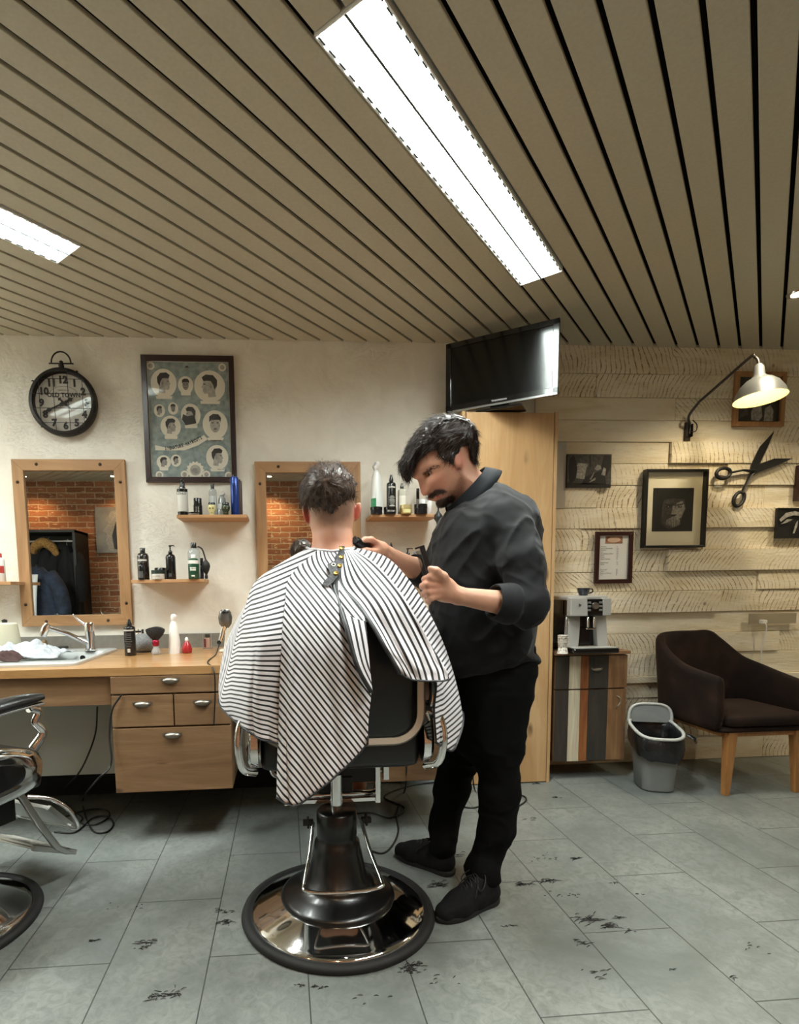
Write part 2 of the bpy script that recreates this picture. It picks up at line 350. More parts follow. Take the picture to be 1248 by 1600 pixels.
# tube lamps let into two strips
white = M('lamp_white', 'eef0ee', .35)
fin_m = M('louvre_metal', 'd9dedc', .25, .6)
for i, (k, t0, t1) in enumerate(TUBE_LAMPS[:3]):
    s = SLAT_0+(k+1)*SLAT_W; L = t1-t0; cx_, cy_ = slat_pt(s, (t0+t1)/2)
    lab = ['long white louvred tube lamp let into the ceiling above the barber', 'white louvred tube lamp cut by the left edge of the photo',
           'white louvred tube lamp in the ceiling to the right of the photographer'][i]
    if i == 2: lab = 'louvred tube lamp in the ceiling beyond the right edge of the photo'
    L0 = thing('ceiling_lamp', lab, 'lamp', (cx_, cy_, CEIL), pi/2-SLAT_A, group='louvred ceiling lamps')
    hw = .0965; mb = MB()
    for sg in (-1, 1):
        mb.add(box(-L/2, sg*hw-.004 if sg > 0 else -hw, -.006, L/2, sg*hw if sg > 0 else -hw+.004, .085)); mb.add(box(sg*L/2-.004 if sg > 0 else -L/2, -hw, -.006, sg*L/2 if sg > 0 else -L/2+.004, hw, .085))
    mb.add(box(-L/2, -hw, .084, L/2, hw, .088))
    ob('housing', mb, white, L0)
    ob('divider', box(-L/2+.004, -.0036, -.006, L/2-.004, .0036, .012), M('divider_grey', '3c4446', .5), L0)
    mb = MB(); nf = 34
    for j in range(1, nf):
        x = -L/2+L*j/nf
        for sg in (-1, 1):
            pts = [(-.045, -.002), (.0, .010), (.045, -.002), (.045, .032), (-.045, .032)]
            v, f = prism_y([(p[0], p[1]) for p in pts], -.0008, .0008)
            mb.add(([(x+p[1], sg*.0475+p[0], p[2]) for p in v], f))
    ob('louvre', mb, fin_m, L0)
    mb = MB(); mc = MB()
    for j in range(nf):
        x = -L/2+L*j/nf
        mb.add(box(x+.010, hw-.011, -.0045, x+L/nf-.008, hw-.006, .004)); mc.add(box(x+.010, -hw+.006, -.0045, x+L/nf-.008, -hw+.011, .004))
    for q_ in (mb, mc): ob('edge_gap_dashes', q_, M('clip_dark', '39423f', .5), L0)  # dark boxes painted in for the shaded gaps between louvre and housing
    for sg in (-1, 1): ob('fluorescent_tube', tube([(-L/2+.03, sg*.047, .068), (L/2-.03, sg*.047, .068)], .008, 10), M('tube_glow', 'ffffff', .4, emit=('fffaf0', 6)), L0, smooth=True)
for (x, y, k, c_), lab in zip(SPOTS, ('small bright spot lamp in the ceiling right of the wall lamp', 'small spot lamp in the ceiling far right by the plank wall', 'ceiling spot lamp over the coats by the brick wall', 'ceiling spot lamp left of the brick wall middle', 'ceiling spot lamp above the brick wall behind the photographer', 'ceiling spot lamp on the right of the brick wall')):
    o = thing('ceiling_spot', lab, 'lamp', (x, y, CEIL), group='ceiling spot lamps')
    ob('ring', lathe([(.028, -.006), (.042, -.008), (.045, 0), (.045, .002)], 24), M('ring_chrome', 'd0d0d0', .2, 1), o, smooth=True)
    ob('bulb', lathe([(.0, -.0085), (.026, -.0085), (.027, -.005)], 20), M('spot_glow', 'ffffff', .4, emit=('fff0cc', 9)), o, smooth=True)
# ================================================================== wood
def wood(name, c1, c2, c3, axis='x', sc=1.0, rough=.42, knots=True, board=0, coat=0):
    t = NT(name, rough); st = {'x': (.12, 1, 1), 'y': (1, .12, 1), 'z': (1, 1, .12)}[axis]
    vec = t.coord('Object', scale=tuple(q*sc for q in st))
    n1 = t.noise(vec, 9, 7, 1.6, .6); n2 = t.noise(t.coord('Object', scale=tuple((q if q == 1 else .03)*sc for q in st)), 130, 4, 0, .6)
    c = t.ramp(n1, [(.3, c1), (.5, c2), (.7, c3)])
    c = t.mix(t.math('MULTIPLY', t.ramp(n2, [(.48, (0, 0, 0, 1)), (.62, (1, 1, 1, 1))]), .30), c, c1)
    if knots:
        vo = t.n('TexVoronoi'); sq_ = t.n('SeparateXYZ'); t.l(t.coord('Object', scale={'x': (.45*sc, 0, sc), 'y': (sc, .45*sc, 0), 'z': (sc, 0, .45*sc)}[axis], loc=(.3, .2, .1)), sq_.inputs[0]); cq_ = t.n('CombineXYZ'); t.l(t.math('ADD', sq_.outputs[0], sq_.outputs[1]), cq_.inputs[0]); t.l(sq_.outputs[2], cq_.inputs[1]); vo.voronoi_dimensions = '2D'; t.l(cq_.outputs[0], vo.inputs['Vector']); vo.inputs['Scale'].default_value = 4.2
        kn = t.ramp(vo.outputs['Distance'], [(.03, (1, 1, 1, 1)), (.085, (0, 0, 0, 1))]); c = t.mix(t.math('MULTIPLY', t.math('MULTIPLY', kn, t.ramp(n1, [(.42, (0, 0, 0, 1)), (.56, (1, 1, 1, 1))])), .8), c, '4a331f')
    if board:
        sp = t.n('SeparateXYZ'); t.l(t.n('TexCoord').outputs['Object'], sp.inputs[0])
        q = t.n('TexWhiteNoise', noise_dimensions='1D'); t.l(t.math('FLOOR', t.math('DIVIDE', sp.outputs['Y' if axis == 'x' else 'X'], board)), q.inputs['W'])
        c = t.mix(t.math('MULTIPLY', q.outputs['Value'], .28), c, c1)
    t.col(c); t.bump(n2, .12, .002); t.b.inputs['Coat Weight'].default_value = coat; t.b.inputs['Coat Roughness'].default_value = .12; return MATS[name]
W_TOP = wood('worktop_wood', 'a07546', 'b78b58', 'c9a170', 'x', 1, .3, False, .11, .5)
W_DRW = wood('drawer_wood', '7d5e40', '917150', 'a4835f', 'x', 1.2, .5)
W_CAB = wood('cabinet_wood', 'b18a5c', 'bf9a6c', 'cdac80', 'z', .9, .4)
W_FRM = wood('frame_wood', '8c6845', '9f7952', 'b08a60', 'z', 1.3, .5, False)
W_SHF = wood('shelf_wood', '9f7750', 'b2875d', 'c29a70', 'x', 1.3, .5, False)
CHROME = M('chrome', 'e6e6e6', .07, 1.0); STEEL = M('brushed_steel', 'b9b9b5', .3, 1.0); BLACKP = M('black_plastic', '111112', .35); BLACKM = M('black_metal', '1b1a19', .45, .4)
WHITEP = M('white_plastic', 'e9e7e1', .35); GLASS = M('clear_glass', 'ffffff', .03, trans=1.0, ior=1.45)
PEWTER = M('pewter', '8f8a80', .38, .9)

# ------------------------------------------------------------------ worktop run
WX0, WX1, WZ, WY = -2.6, .83, .803, 2.5
hx0, hx1, hy0, hy1 = -1.62, -.97, 2.72, 3.12       # hole for the sink bowl
mb = MB()
for b in ((WX0, WY, hx0, DW), (hx1, WY, WX1, DW), (hx0, WY, hx1, hy0), (hx0, hy1, hx1, DW)):
    mb.add(box(b[0], b[1], WZ-.036, b[2], b[3]-.001, WZ))
wt = ob('worktop', mb, W_TOP, label='long honey-coloured wooden worktop along the white wall, with the sink in it', cat='worktop')
ob('upstand', box(WX0, DW-.02, WZ, WX1, DW-.0005, WZ+.082), M('upstand_grey', '77756d', .55, noise=(30, '6c6a62')), label='dull grey splash strip along the foot of the white wall behind the worktop', cat='splashback')
ob('apron_board', box(WX0, 2.52, .636, -.777, 2.54, WZ-.037), W_DRW, label='plain wooden board under the worktop edge in front of the sink', cat='board')
ob('cladding_panel', MB().add(box(WX0, 2.83, .222, -1.66, 2.85, WZ-.037)).add(box(-1.66, 2.83, .222, -.93, 2.85, .66)).add(box(-.93, 2.83, .222, WX1, 2.85, WZ-.037)), M('panel_cream', 'bdbcb0', .6), label='plain cream panel closing off the wall under the worktop', cat='panel')
ob('base_plinth', box(WX0, 3.16, .0, WX1, DW-.001, .215), M('plinth_black', '0c0c0c', .8), label='black recessed plinth low on the wall under the worktop', cat='plinth')  # black board puts the deep shade under the worktop into colour
def cup_handle(par, x, y, z, m=PEWTER, w=.036):
    h = MB(); h.add(([(x+p[0]*w, y-.016*(p[1]), z+p[2]*w*.42) for p in [(cos(a)*cos(b), cos(a)*0+sin(a+0)*0+cos(b)*1.0 if 0 else cos(b)*abs(cos(a*0)), sin(b)) for b in [-pi/2+pi*j/8 for j in range(9)] for a in [pi*i/12 for i in range(13)]]],
          []), True)
    rings = []
    for j in range(9):
        b = -pi/2+pi*j/8
        rings.append([(x+w*cos(a)*cos(b), y-.018*max(0, sin(a))*cos(b)-.0005, z+w*.40*sin(b)) for a in [pi*i/12 for i in range(13)]])
    v, f = loft(rings, False, False)
    mb = MB(); mb.add((v, f), True); mb.add(box(x-w*1.15, y-.002, z+w*.02, x+w*1.15, y, z+w*.34))
    ob('handle', mb, m, par)
def drawer_unit(x0, lab, x1=None, mirror=False):
    W = .522; c = thing('drawer_unit', lab, 'drawer unit', (x0, 2.5, .235), group='hanging drawer units under the worktop')
    def dr(a, z0, b, z1, n_h=1, name='drawer'):
        d = ob(name, box(a+.002, 0, z0+.002, b-.002, .02, z1-.002), W_DRW, c, bevel=.0015)
        cup_handle(d, (a+b)/2, 0, z1-(z1-z0)*(.3 if z1-z0 < .2 else .13))
        return d
    H = WZ-.037-.235
    ob('carcass', box(.003, .021, 0, W-.003, .328, H), W_DRW, c)
    dr(0, 0, W, .296); dr(0, .300, W*.517, .445); dr(W*.522, .300, W, .445); dr(0, .449, W, H-.001)
    return c
drawer_unit(-.772, 'oak drawer unit with four drawers hanging under the worktop left of the striped cape')
drawer_unit(.290, 'oak drawer unit hanging under the worktop behind the legs of the barber')

# ------------------------------------------------------------------ wall shelves
def shelf(x0, x1, z0, z1, lab, y0=3.15):
    return ob('wall_shelf', box(x0, y0, z0, x1, DW-.0005, z1), W_SHF, bevel=.0015, label=lab, cat='shelf', group='small wooden wall shelves')
SH1, SH2, SH3, SH4, SH5 = 1.548, 1.200, 1.546, 1.196, 1.200
shelf(-.573, -.193, 1.531, SH1, 'small wooden shelf directly below the framed haircut poster')
shelf(-.831, -.437, 1.182, SH2, 'small wooden shelf touching the right side of the left mirror')
shelf(.495, .872, 1.529, SH3, 'small wooden shelf level with the mouth of the barber')
shelf(.47, .85, 1.178, SH4, 'lower wooden shelf half hidden by the arm of the barber')
shelf(-1.86, -1.464, 1.182, SH5, 'small wooden shelf end at the left edge of the photo')

# ------------------------------------------------------------------ mirrors
def mirror(x0, x1, z0, z1, lab, tilt=0):
    m = thing('wall_mirror', lab, 'mirror', ((x0+x1)/2, DW-.001, z0), group='wood-framed mirrors')
    hw = (x1-x0)/2; H = z1-z0; b = .062
    for nm, q in (('x', [(-hw, 0), (hw, 0), (hw-b, b), (-hw+b, b)]), ('x', [(-hw, H), (hw, H), (hw-b, H-b), (-hw+b, H-b)]), ('z', [(-hw, 0), (-hw+b, b), (-hw+b, H-b), (-hw, H)]), ('z', [(hw, 0), (hw-b, b), (hw-b, H-b), (hw, H)])):
        ob('frame_rail', prism_y(q, -.030, 0), W_FRM if nm == 'z' else W_FRX, m, bevel=.002)
    ob('mirror_glass', box(-hw+b-.004, -.016, b-.004, hw-b+.004, -.006, H-b+.004), M('mirror_silver', 'e2e4e2', .012, 1.0), m)
    for sx in (-1, 1):
        for q in ((hw-.135, .028), (hw-.028, .125)):
            for zz in (q[1], H-q[1]): ob('bolt_head', mv(xf(lathe([(.009, 0), (.008, .003), (.0045, .006), (0, .007)], 12), rot('X', pi/2)), sx*q[0], -.030, zz), M('dark_bolt', '3a2a1c', .5, .5), m, smooth=True)
    return m
W_FRX = wood('frame_wood_x', '8c6845', '9f7952', 'b08a60', 'x', 1.3, .5, False)
mirror(-1.497, -.881, .945, 1.879, 'tall wood-framed mirror above the sink, showing coats and brick')
mirror(-.152, .460, .945, 1.869, 'wood-framed mirror behind the head of the seated customer')

# ------------------------------------------------------------------ tall cabinet and television
tc = thing('tall_cabinet', 'tall pale oak cupboard standing behind the barber', 'cupboard', (.976, 3.05, 0))
ob('carcass', MB().add(box(0, 0, 0, .018, .299, 2.075)).add(box(.517, 0, 0, .535, .299, 2.075)).add(box(.018, .03, .0, .517, .299, 2.073)), W_CAB, tc)
ob('door', box(.023, -.004, .006, .512, .02, 2.070), W_CAB, tc, bevel=.0012)
ob('lock_button', mv(xf(lathe([(.011, 0), (.011, .003), (.0, .003)], 16), rot('X', pi/2)), .062, -.0045, 1.935), PEWTER, tc, smooth=True)
A = Vector((.932, 3.200, 0)); B = Vector((1.418, 2.868, 0)); tw = (B-A).length; ang = atan2(B.y-A.y, B.x-A.x); th = .365
tv = thing('television', 'black flat television on a foot, angled on top of the tall cupboard', 'television', (A.x, A.y, 2.0755), ang)
tb = MB(); o_ = .035
for q in ((0, 0, tw, .032), (0, th-.028, tw, th), (0, 0, .03, th), (tw-.03, 0, tw, th)): tb.add(box(q[0], -.012, o_+q[1], q[2], .012, o_+q[3]))
tb.add(box(.02, 0, o_+.02, tw-.02, .03, o_+th-.02)); tb.add(box(.12, .03, o_+.06, tw-.12, .062, o_+th-.08))
ob('casing', tb, M('tv_gloss', '0d0e10', .14, coat=.6), tv, bevel=.002)
ob('screen', box(.029, -.006, o_+.031, tw-.029, -.0005, o_+th-.027), M('tv_screen', '050607', .13, spec=.55), tv)
ob('silver_strip', box(.04, -.0135, o_-.008, tw-.002, .004, o_+.004), M('tv_silver', 'c4c8ca', .2, .8), tv, bevel=.002)
text('THOMSON', .013, M('tv_logo', 'e4e6e8', .4), tv, T(tw*.5, -.0125, o_+.016) @ FACE, sx=1.25)
ob('foot', MB().add(box(tw/2-.05, .0, .012, tw/2+.05, .05, o_+.06)).add(box(tw/2-.12, -.03, 0, tw/2+.12, .10, .012)), M('tv_gloss'), tv, bevel=.003)

# ------------------------------------------------------------------ striped reclaimed-wood cabinet and what stands on it
def strip_mat(name, c1, c2, c3): return wood(name, c1, c2, c3, 'z', 1.6, .7)
S_D1 = strip_mat('board_charcoal', '29241e', '342d25', '42382d'); S_WH = strip_mat('board_whitewash', 'a59a82', 'c7bda3', 'd8d0b8'); S_OR = strip_mat('board_orange', '6e3d1c', '8c5429', '9c6535')
S_D2 = strip_mat('board_slate', '27251f', '322f29', '3c3831'); S_BR = strip_mat('board_brown', '6b4c31', '83613f', '9c7850')
rc = thing('patchwork_cabinet', 'low cabinet of upright black, white, orange and brown boards under the coffee machine', 'cabinet', (1.545, 3.075, .108))
RW = .428; cuts = [0, .185, .345, .46, .735, 1.0]; sm_ = [S_D1, S_WH, S_OR, S_D2, S_BR]
ob('carcass', box(0, .02, 0, RW, DW-3.075-.036, .63), S_BR, rc)
ob('top_board', box(-.012, -.015, .628, RW+.012, DW-3.075-.036, .648), wood('board_top', '5c4129', '76563a', '8c6a49', 'x', 1.5, .6), rc, bevel=.002)
ob('foot_rail', box(RW*.55, .03, -.012, RW-.01, DW-3.075-.036, 0), S_BR, rc)
for nm, z0, z1 in (('drawer', .432, .622), ('door', .004, .424)):
    d = ob(nm, box(0, .001, z0, RW, .019, z1), S_BR, rc)
    for k in range(5): ob('board', box(RW*cuts[k]+.0006, -.004-.001*(k % 2), z0, RW*cuts[k+1]-.0006, .0008, z1), sm_[k], d)
    if nm == 'drawer': cup_handle(d, RW*.57, -.006, z0+.11, M('aged_iron', '8a8478', .4, .8), .03)
    else: ob('pull_handle', tube(spline([(RW*.86, -.005, z1-.04), (RW*.86+.012, -.02, z1-.05), (RW*.87+.012, -.02, z1-.075), (RW*.86-.002, -.02, z1-.1), (RW*.855, -.005, z1-.115)], 6), .0035, 8), M('aged_iron'), d, smooth=True)
RT = .108+.648
cm = thing('coffee_machine', 'silver and black coffee machine on the patchwork cabinet', 'coffee machine', (1.598, 3.015, RT+.0005))
CS = M('machine_silver', 'b4b5b1', .34, .25); CB = M('machine_black', '0b0b0c', .22, coat=.4)
cw = .232; ob('body', box(.0, .075, .03, cw, .315, .30), CB, cm, bevel=.006)
ob('top_plate', MB().add(box(-.002, .035, .292, cw+.002, .318, .318)), CS, cm, bevel=.008)
ob('head', box(0, .012, .205, cw, .10, .30), CB, cm, bevel=.006)
ob('head_panel', prism_y([(-.003, .205), (.098, .205), (.092, .308), (-.003, .308)], .002, .05), CS, cm, bevel=.004)
ob('side_panel', prism_y([(.19, .205), (cw+.004, .205), (cw+.004, .305), (.186, .305)], .006, .06), CS, cm, bevel=.004)
for sg, name in ((0, 'column'), (1, 'column')):
    rings = []
    for j in range(9):
        q = j/8; z = .03+q*.18; xo = .018*sin(q*pi/2) if sg == 0 else -.018*sin(q*pi/2)*.6
        x0 = (-.003 if sg == 0 else .178)+xo*(.4 if sg == 0 else 1); x1 = (.062 if sg == 0 else cw+.004)+xo*(.9 if sg == 0 else .2)
        rings.append([(x0, .03+.02*q, z), (x1, .03+.02*q, z), (x1, .10, z), (x0, .10, z)])
    ob(name, loft(rings), CS, cm, bevel=.003)
for j in range(2): ob('spout', tube([(.108+.036*j, .03, .205), (.108+.036*j, .018, .19), (.108+.036*j, .018, .14)], .006, 10), CHROME, cm, smooth=True)
ob('spout_bar', box(.098, .010, .128, .154, .026, .136), CHROME, cm, bevel=.002)
ob('dial', mv(xf(lathe([(.02, 0), (.018, .012), (0, .013)], 24), rot('X', pi/2)), .142, .011, .262), STEEL, cm, smooth=True)
for j in range(3):
    for xx in (.108, .174): ob('button', box(xx-.009, .006, .232+j*.021, xx+.009, .013, .244+j*.021), M('button_grey', '9a9c9c', .3, .6), cm, bevel=.002)
ob('crest', mv(xf(lathe([(.010, 0), (.009, .002), (0, .002)], 3), rot('X', pi/2)), .048, .0015, .268), M('crest_dark', '2c3434', .4), cm)
ob('steam_pipe', tube(spline([(.0, .05, .20), (-.012, .03, .195), (-.012, .028, .14), (-.014, .026, .10)], 5), .004, 8), CHROME, cm, smooth=True)
ob('drip_tray', MB().add(box(-.012, -.062, 0, cw+.02, .09, .028)), CB, cm, bevel=.008)
ob('drip_grid', MB().add(box(-.006, -.056, .0285, cw+.014, .03, .032)), CS, cm)
CT = RT+.3185
cup = thing('coffee_cup', 'small dark blue coffee cup on top of the coffee machine', 'cup', (1.722, 3.12, CT))
NAVY = M('navy_glaze', '16222f', .2, coat=.5)
ob('bowl', lathe([(.017, 0), (.022, .001), (.03, .018), (.036, .044), (.034, .044), (.027, .018), (0, .006)], 28), NAVY, cup, smooth=True)
ob('handle', tube(spline([(.032, 0, .036), (.052, 0, .036), (.054, 0, .02), (.03, 0, .012)], 6), .004, 8), NAVY, cup, smooth=True)
PAPER = NT('printed_paper', .7); PAPER.col(PAPER.ramp(PAPER.noise(PAPER.coord('Object', scale=(1, 1, 1)), 90, 3), [(.56, 'd9d4c8'), (.60, '8b857c')])); PAPER = MATS['printed_paper']
for k in range(5):
    ob('paper_cup', mv(lathe([(.021, 0), (.0275, .052), (.029, .054), (.0275, .055), (.026, .052), (.019, .004), (0, .004)] if k else [(.029, 0), (.0275, .003), (.021, .055), (0, .055)], 20), 1.545, 3.0, RT+(.055+.0002 if 0 else 0)+(k*.012 if k else 0)), PAPER, smooth=True,
       label=['upside-down printed paper cup', 'printed paper cup', 'printed paper cup', 'printed paper cup', 'printed paper cup'][k]+' in the stack left of the coffee machine, '+['lowest', 'second from the bottom', 'third from the bottom', 'fourth from the bottom', 'topmost'][k], cat='cup', group='stacked paper cups')
# ================================================================== sink, tap, cloths
SINK = M('sink_white', 'b9bdbb', .25, coat=.4)
sk = thing('sink', 'white ceramic sink set into the worktop beneath the left mirror', 'sink', (-1.295, 2.92, WZ))
ou = rrect(-.72, -.33, .345, .36, .05); inn = rrect(-.32, -.195, .32, .195, .05)
def ringz(pts, z): return [(p[0], p[1], z) for p in pts]
ob('basin', loft([ringz(ou, .0005), ringz(ou, .012), ringz([(p[0]*.985, p[1]*.97) for p in ou], .016), ringz([(p[0]*1.02, p[1]*1.03) for p in inn], .014), ringz(inn, .006), ringz([(p[0]*.9, p[1]*.85) for p in inn], -.12), ringz([(p[0]*.1, p[1]*.1) for p in inn], -.13)], False), SINK, sk, smooth=True)
ob('drain', mv(lathe([(0, 0), (.03, 0), (.032, .004), (.018, .007), (0, .007)], 20), .0, 0, -.128), CHROME, sk, smooth=True)
ob('overflow_cap', mv(xf(lathe([(.014, 0), (.014, .003), (0, .003)], 16), rot('X', pi/2)), .2, .186, -.02), BLACKP, sk)
tp = thing('tap', 'chrome mixer tap with a long angled spout above the sink', 'tap', (-1.058, 3.13, WZ+.0165))
ob('body', lathe([(.032, 0), (.032, .008), (.025, .012), (.023, .05), (.026, .10), (.027, .145), (.024, .152), (0, .154)], 28), CHROME, tp, smooth=True)
ob('spout', tube([(-.0, -.005, .035), (-.10, -.04, .095), (-.185, -.06, .128), (-.20, -.065, .136)], [.015, .012, .0115, .013], 16), CHROME, tp, smooth=True)
ob('spray_head', tube([(-.192, -.062, .152), (-.203, -.066, .134), (-.220, -.072, .088)], [.016, .021, .018], 18), CHROME, tp, smooth=True)
ob('lever', tube([(-.02, -.005, .14), (-.05, -.018, .168), (-.075, -.03, .20)], [.009, .006, .004], 10), CHROME, tp, smooth=True)
def cloth_pile(name, cx, cy, z, rx, ry, h, mat, lab, cat, seed=1, rz=0):
    N = 36; v = []; f = []
    for j in range(N+1):
        for i in range(N+1):
            x = -1+2*i/N; y = -1+2*j/N; r = min(1, sqrt(x*x+y*y)/1.15); e = max(0, 1-r**3)
            q = mnoise.noise(Vector((x*1.7+seed, y*1.7, 0)))*.5+abs(mnoise.noise(Vector((x*4+seed, y*4, 3))))*.5
            v.append((x*rx*(1+.15*mnoise.noise(Vector((y*2, seed, 0)))), y*ry*(1+.15*mnoise.noise(Vector((x*2, seed, 5)))), h*(e*(.45+q)) + .001))
    for j in range(N):
        for i in range(N): a = j*(N+1)+i; f.append((a, a+1, a+N+2, a+N+1))
    o = ob(name, (v, f), mat, smooth=True, label=lab, cat=cat); o.location = (cx, cy, z); o.rotation_euler = (0, 0, rz)
    s_ = o.modifiers.new('solid', 'SOLIDIFY'); s_.thickness = .003; s_.offset = 1; return o
TOWEL = M('towel_white', 'b4b9be', .95, noise=(60, 'a2a8ae', .5))
cloth_pile('towel', -1.31, 2.93, WZ+.0165, .19, .17, .085, TOWEL, 'crumpled white towel lying on the sink', 'towel', 3)
cloth_pile('towel', -1.36, 2.72, WZ+.0165, .12, .06, .06, M('towel_brown', '4a3532', .95, noise=(60, '3c2a28', .5)), 'dark brown cloth lying on the front edge of the sink', 'cloth', 8, .1)
cloth_pile('towel', -1.52, 2.66, WZ+.0165, .05, .045, .035, M('towel_black', '16161a', .95), 'black cloth at the left edge of the photo beside the brown one', 'cloth', 5, .1)

# ================================================================== bottles and jars
LAB = M('label_white', 'dcdad2', .6); INK = M('ink_black', '1c1c1c', .6)
def prof_box(w, h, n): return lathe([(w, 0), (w, h)], n)
def bottle(px, Yd, z0, wpx, hpx, kind, body, cap, lab, cat='bottle', bands=None, txt=None, group='bottles and jars by the mirrors', name='bottle', dz=0, flat=1):
    """a turned container: kind gives the shoulders and the top; sizes are read at its own depth"""
    s = ppm(Yd); x = at(px, 900, Y=Yd).x; r = wpx*s/2; h = hpx*s
    t_ = thing(name, lab, cat, (x, Yd, z0+dz), 0, group)
    P_ = {'pump': ([(r*.9, 0), (r, .003), (r, h*.62), (r*.85, h*.68), (r*.35, h*.72), (r*.35, h*.74)], h*.72),
          'shoulder': ([(r*.9, 0), (r, .003), (r, h*.74), (r*.8, h*.82), (r*.4, h*.85), (r*.4, h*.86)], h*.85),
          'square': ([(r*.94, 0), (r, .003), (r, h*.78), (r*.9, h*.80), (r*.4, h*.815), (r*.4, h*.83)], h*.815),
          'spray': ([(r*.94, 0), (r, .003), (r, h*.76), (r*.9, h*.79), (r*.38, h*.82), (r*.38, h*.84)], h*.83),
          'jar': ([(r*.92, 0), (r, .003), (r, h*.6), (r*.96, h*.62)], h*.6),
          'can': ([(r*.95, 0), (r, .003), (r, h*.93), (r*.85, h*.96), (r*.5, h*.97)], h*.96),
          'tube': ([(r*.95, 0), (r, .003), (r, h*.62), (r*.95, h*.63)], h*.62),
          'cone': ([(r, 0), (r*1.0, .004), (r*.92, h*.3), (r*.62, h*.72), (r*.42, h*.80), (r*.3, h*.83)], h*.82)}[kind]
    ob('body', lathe(P_[0], 28, sy=flat), body, t_, smooth=True); hb = P_[1]
    if kind == 'pump':
        ob('pump', MB().add(lathe([(r*.42, hb), (r*.42, hb+h*.07), (r*.2, hb+h*.08), (r*.12, hb+h*.19), (r*.3, hb+h*.20), (r*.3, hb+h*.235), (0, hb+h*.235)], 16), True).add(tube([(0, 0, hb+h*.222), (r*.75, -r*.3, hb+h*.222), (r*.95, -r*.4, hb+h*.2)], r*.11, 8), True), cap, t_)
    elif kind in ('spray',): ob('spray_cap', lathe([(r*.46, hb), (r*.44, hb+h*.05), (r*.3, hb+h*.1), (r*.2, hb+h*.165), (0, hb+h*.17)], 16), cap, t_, smooth=True)
    elif kind == 'cone': ob('nozzle', MB().add(tube([(0, 0, hb), (0, 0, hb+h*.07), (r*.25, -r*.1, hb+h*.13), (r*.1, -r*.2, hb+h*.16)], [r*.3, r*.42, r*.4, r*.3], 10), True), cap, t_)
    elif kind == 'jar': ob('lid', lathe([(r*1.03, hb), (r*1.03, h*.98), (r*.98, h), (0, h)], 28), cap, t_, smooth=True)
    elif kind == 'can': ob('cap', lathe([(r*.45, hb), (r*.45, h*.99), (r*.35, h), (0, h)], 16), cap, t_, smooth=True)
    elif kind == 'tube': ob('cap', lathe([(r*.93, hb), (r*.93, h*.98), (r*.88, h), (0, h)], 24), cap, t_, smooth=True)
    else: ob('cap', lathe([(r*.46, hb), (r*.46, h*.985), (r*.4, h), (0, h)], 18), cap, t_, smooth=True)
    for b in (bands or []):      # (z from, z to, material, arc half angle)
        a0, a1 = -pi/2-b[3], -pi/2+b[3]; n = 14; rr = r*1.012+.0002
        ring = [[(rr*cos(a0+(a1-a0)*i/n), rr*sin(a0+(a1-a0)*i/n)*flat, z) for i in range(n+1)] for z in (b[0]*h, b[1]*h)]
        ob('printed_label', loft(ring, False, False), b[2], t_, smooth=True)
    if txt:
        for s_, zz, sz, mm in txt: text(s_, sz*h, mm, t_, T(0, -r*flat*1.02-.0008, zz*h) @ FACE, depth=.0002)
    return t_
BK = M('bottle_black', '151412', .25); BK2 = M('bottle_brownblack', '241c16', .22); CLR = M('bottle_clear', 'dfe5e6', .06, trans=.75, ior=1.35); GRN = M('bottle_green', '1d4a33', .3); WH = WHITEP
AMB = M('jar_dark', '2a211b', .3); CRM = M('jar_cream', 'dcd49a', .35); OLV = M('jar_olive', '2c3826', .3); BLU = M('can_blue', '1e3f8e', .25, .3); TXT = M('label_print', 'b9b6ae', .6); GLD = M('jar_gold', 'c4ab66', .35, .3)
y = 3.21
# shelf under the poster
def label_lines(t_, r, z0, z1, n, m, w=.7, flat=1):
    mb = MB(); rn = random.Random(int(z0*1e4)+n)
    for k in range(n):
        z = z0+(z1-z0)*(k+.5)/n; q = w*(.6+.4*rn.random())
        mb.add(box(-r*q*.7, -r*flat*1.03-.0010, z-(z1-z0)/n*.22, r*q*.7, -r*flat*1.03-.0006, z+(z1-z0)/n*.22))
    return ob('fine_print', mb, m, t_)
b = bottle(290, y, SH1, 16, 50, 'square', M('bottle_label_white', 'cfcdc5', .5), BK, 'white-labelled square bottle with a black pump, left on the shelf under the poster', bands=[(.02, .12, BK, 1.2), (.70, .79, BK, 1.3)], txt=[('LENUS', .64, .10, INK)])
label_lines(b, .02, .03, .09, 6, M('print_grey', '8b8982', .6), .55)
ob('trigger', tube(spline([(0, 0, .15), (.004, 0, .178), (-.004, 0, .192), (.01, -.01, .20)], 4), .006, 8), BK, b, smooth=True)
ob('cap_grip', lathe([(.021, .143), (.017, .155), (.010, .168), (.008, .18), (0, .181)], 9), BK, b)
b = bottle(313, y+.02, SH1, 13, 27, 'tube', M('tube_black', '1c1b1b', .35), BK, 'small black cylinder pot with grey print on the shelf under the poster', 'pot'); label_lines(b, .022, .008, .052, 7, TXT, .8)
bottle(306, y-.03, SH1, 15, 4.5, 'jar', M('tin_grey', '8d857e', .4, .5), BK, 'flat grey tin in front of the black cylinder pot under the poster', 'tin')
bottle(336.5, y+.04, SH1, 12, 49, 'shoulder', CLR, BK, 'clear bottle with a tall black cap on the shelf under the poster', bands=[(.2, .62, M('label_greywhite', 'c9ccca', .6), 1.0)])
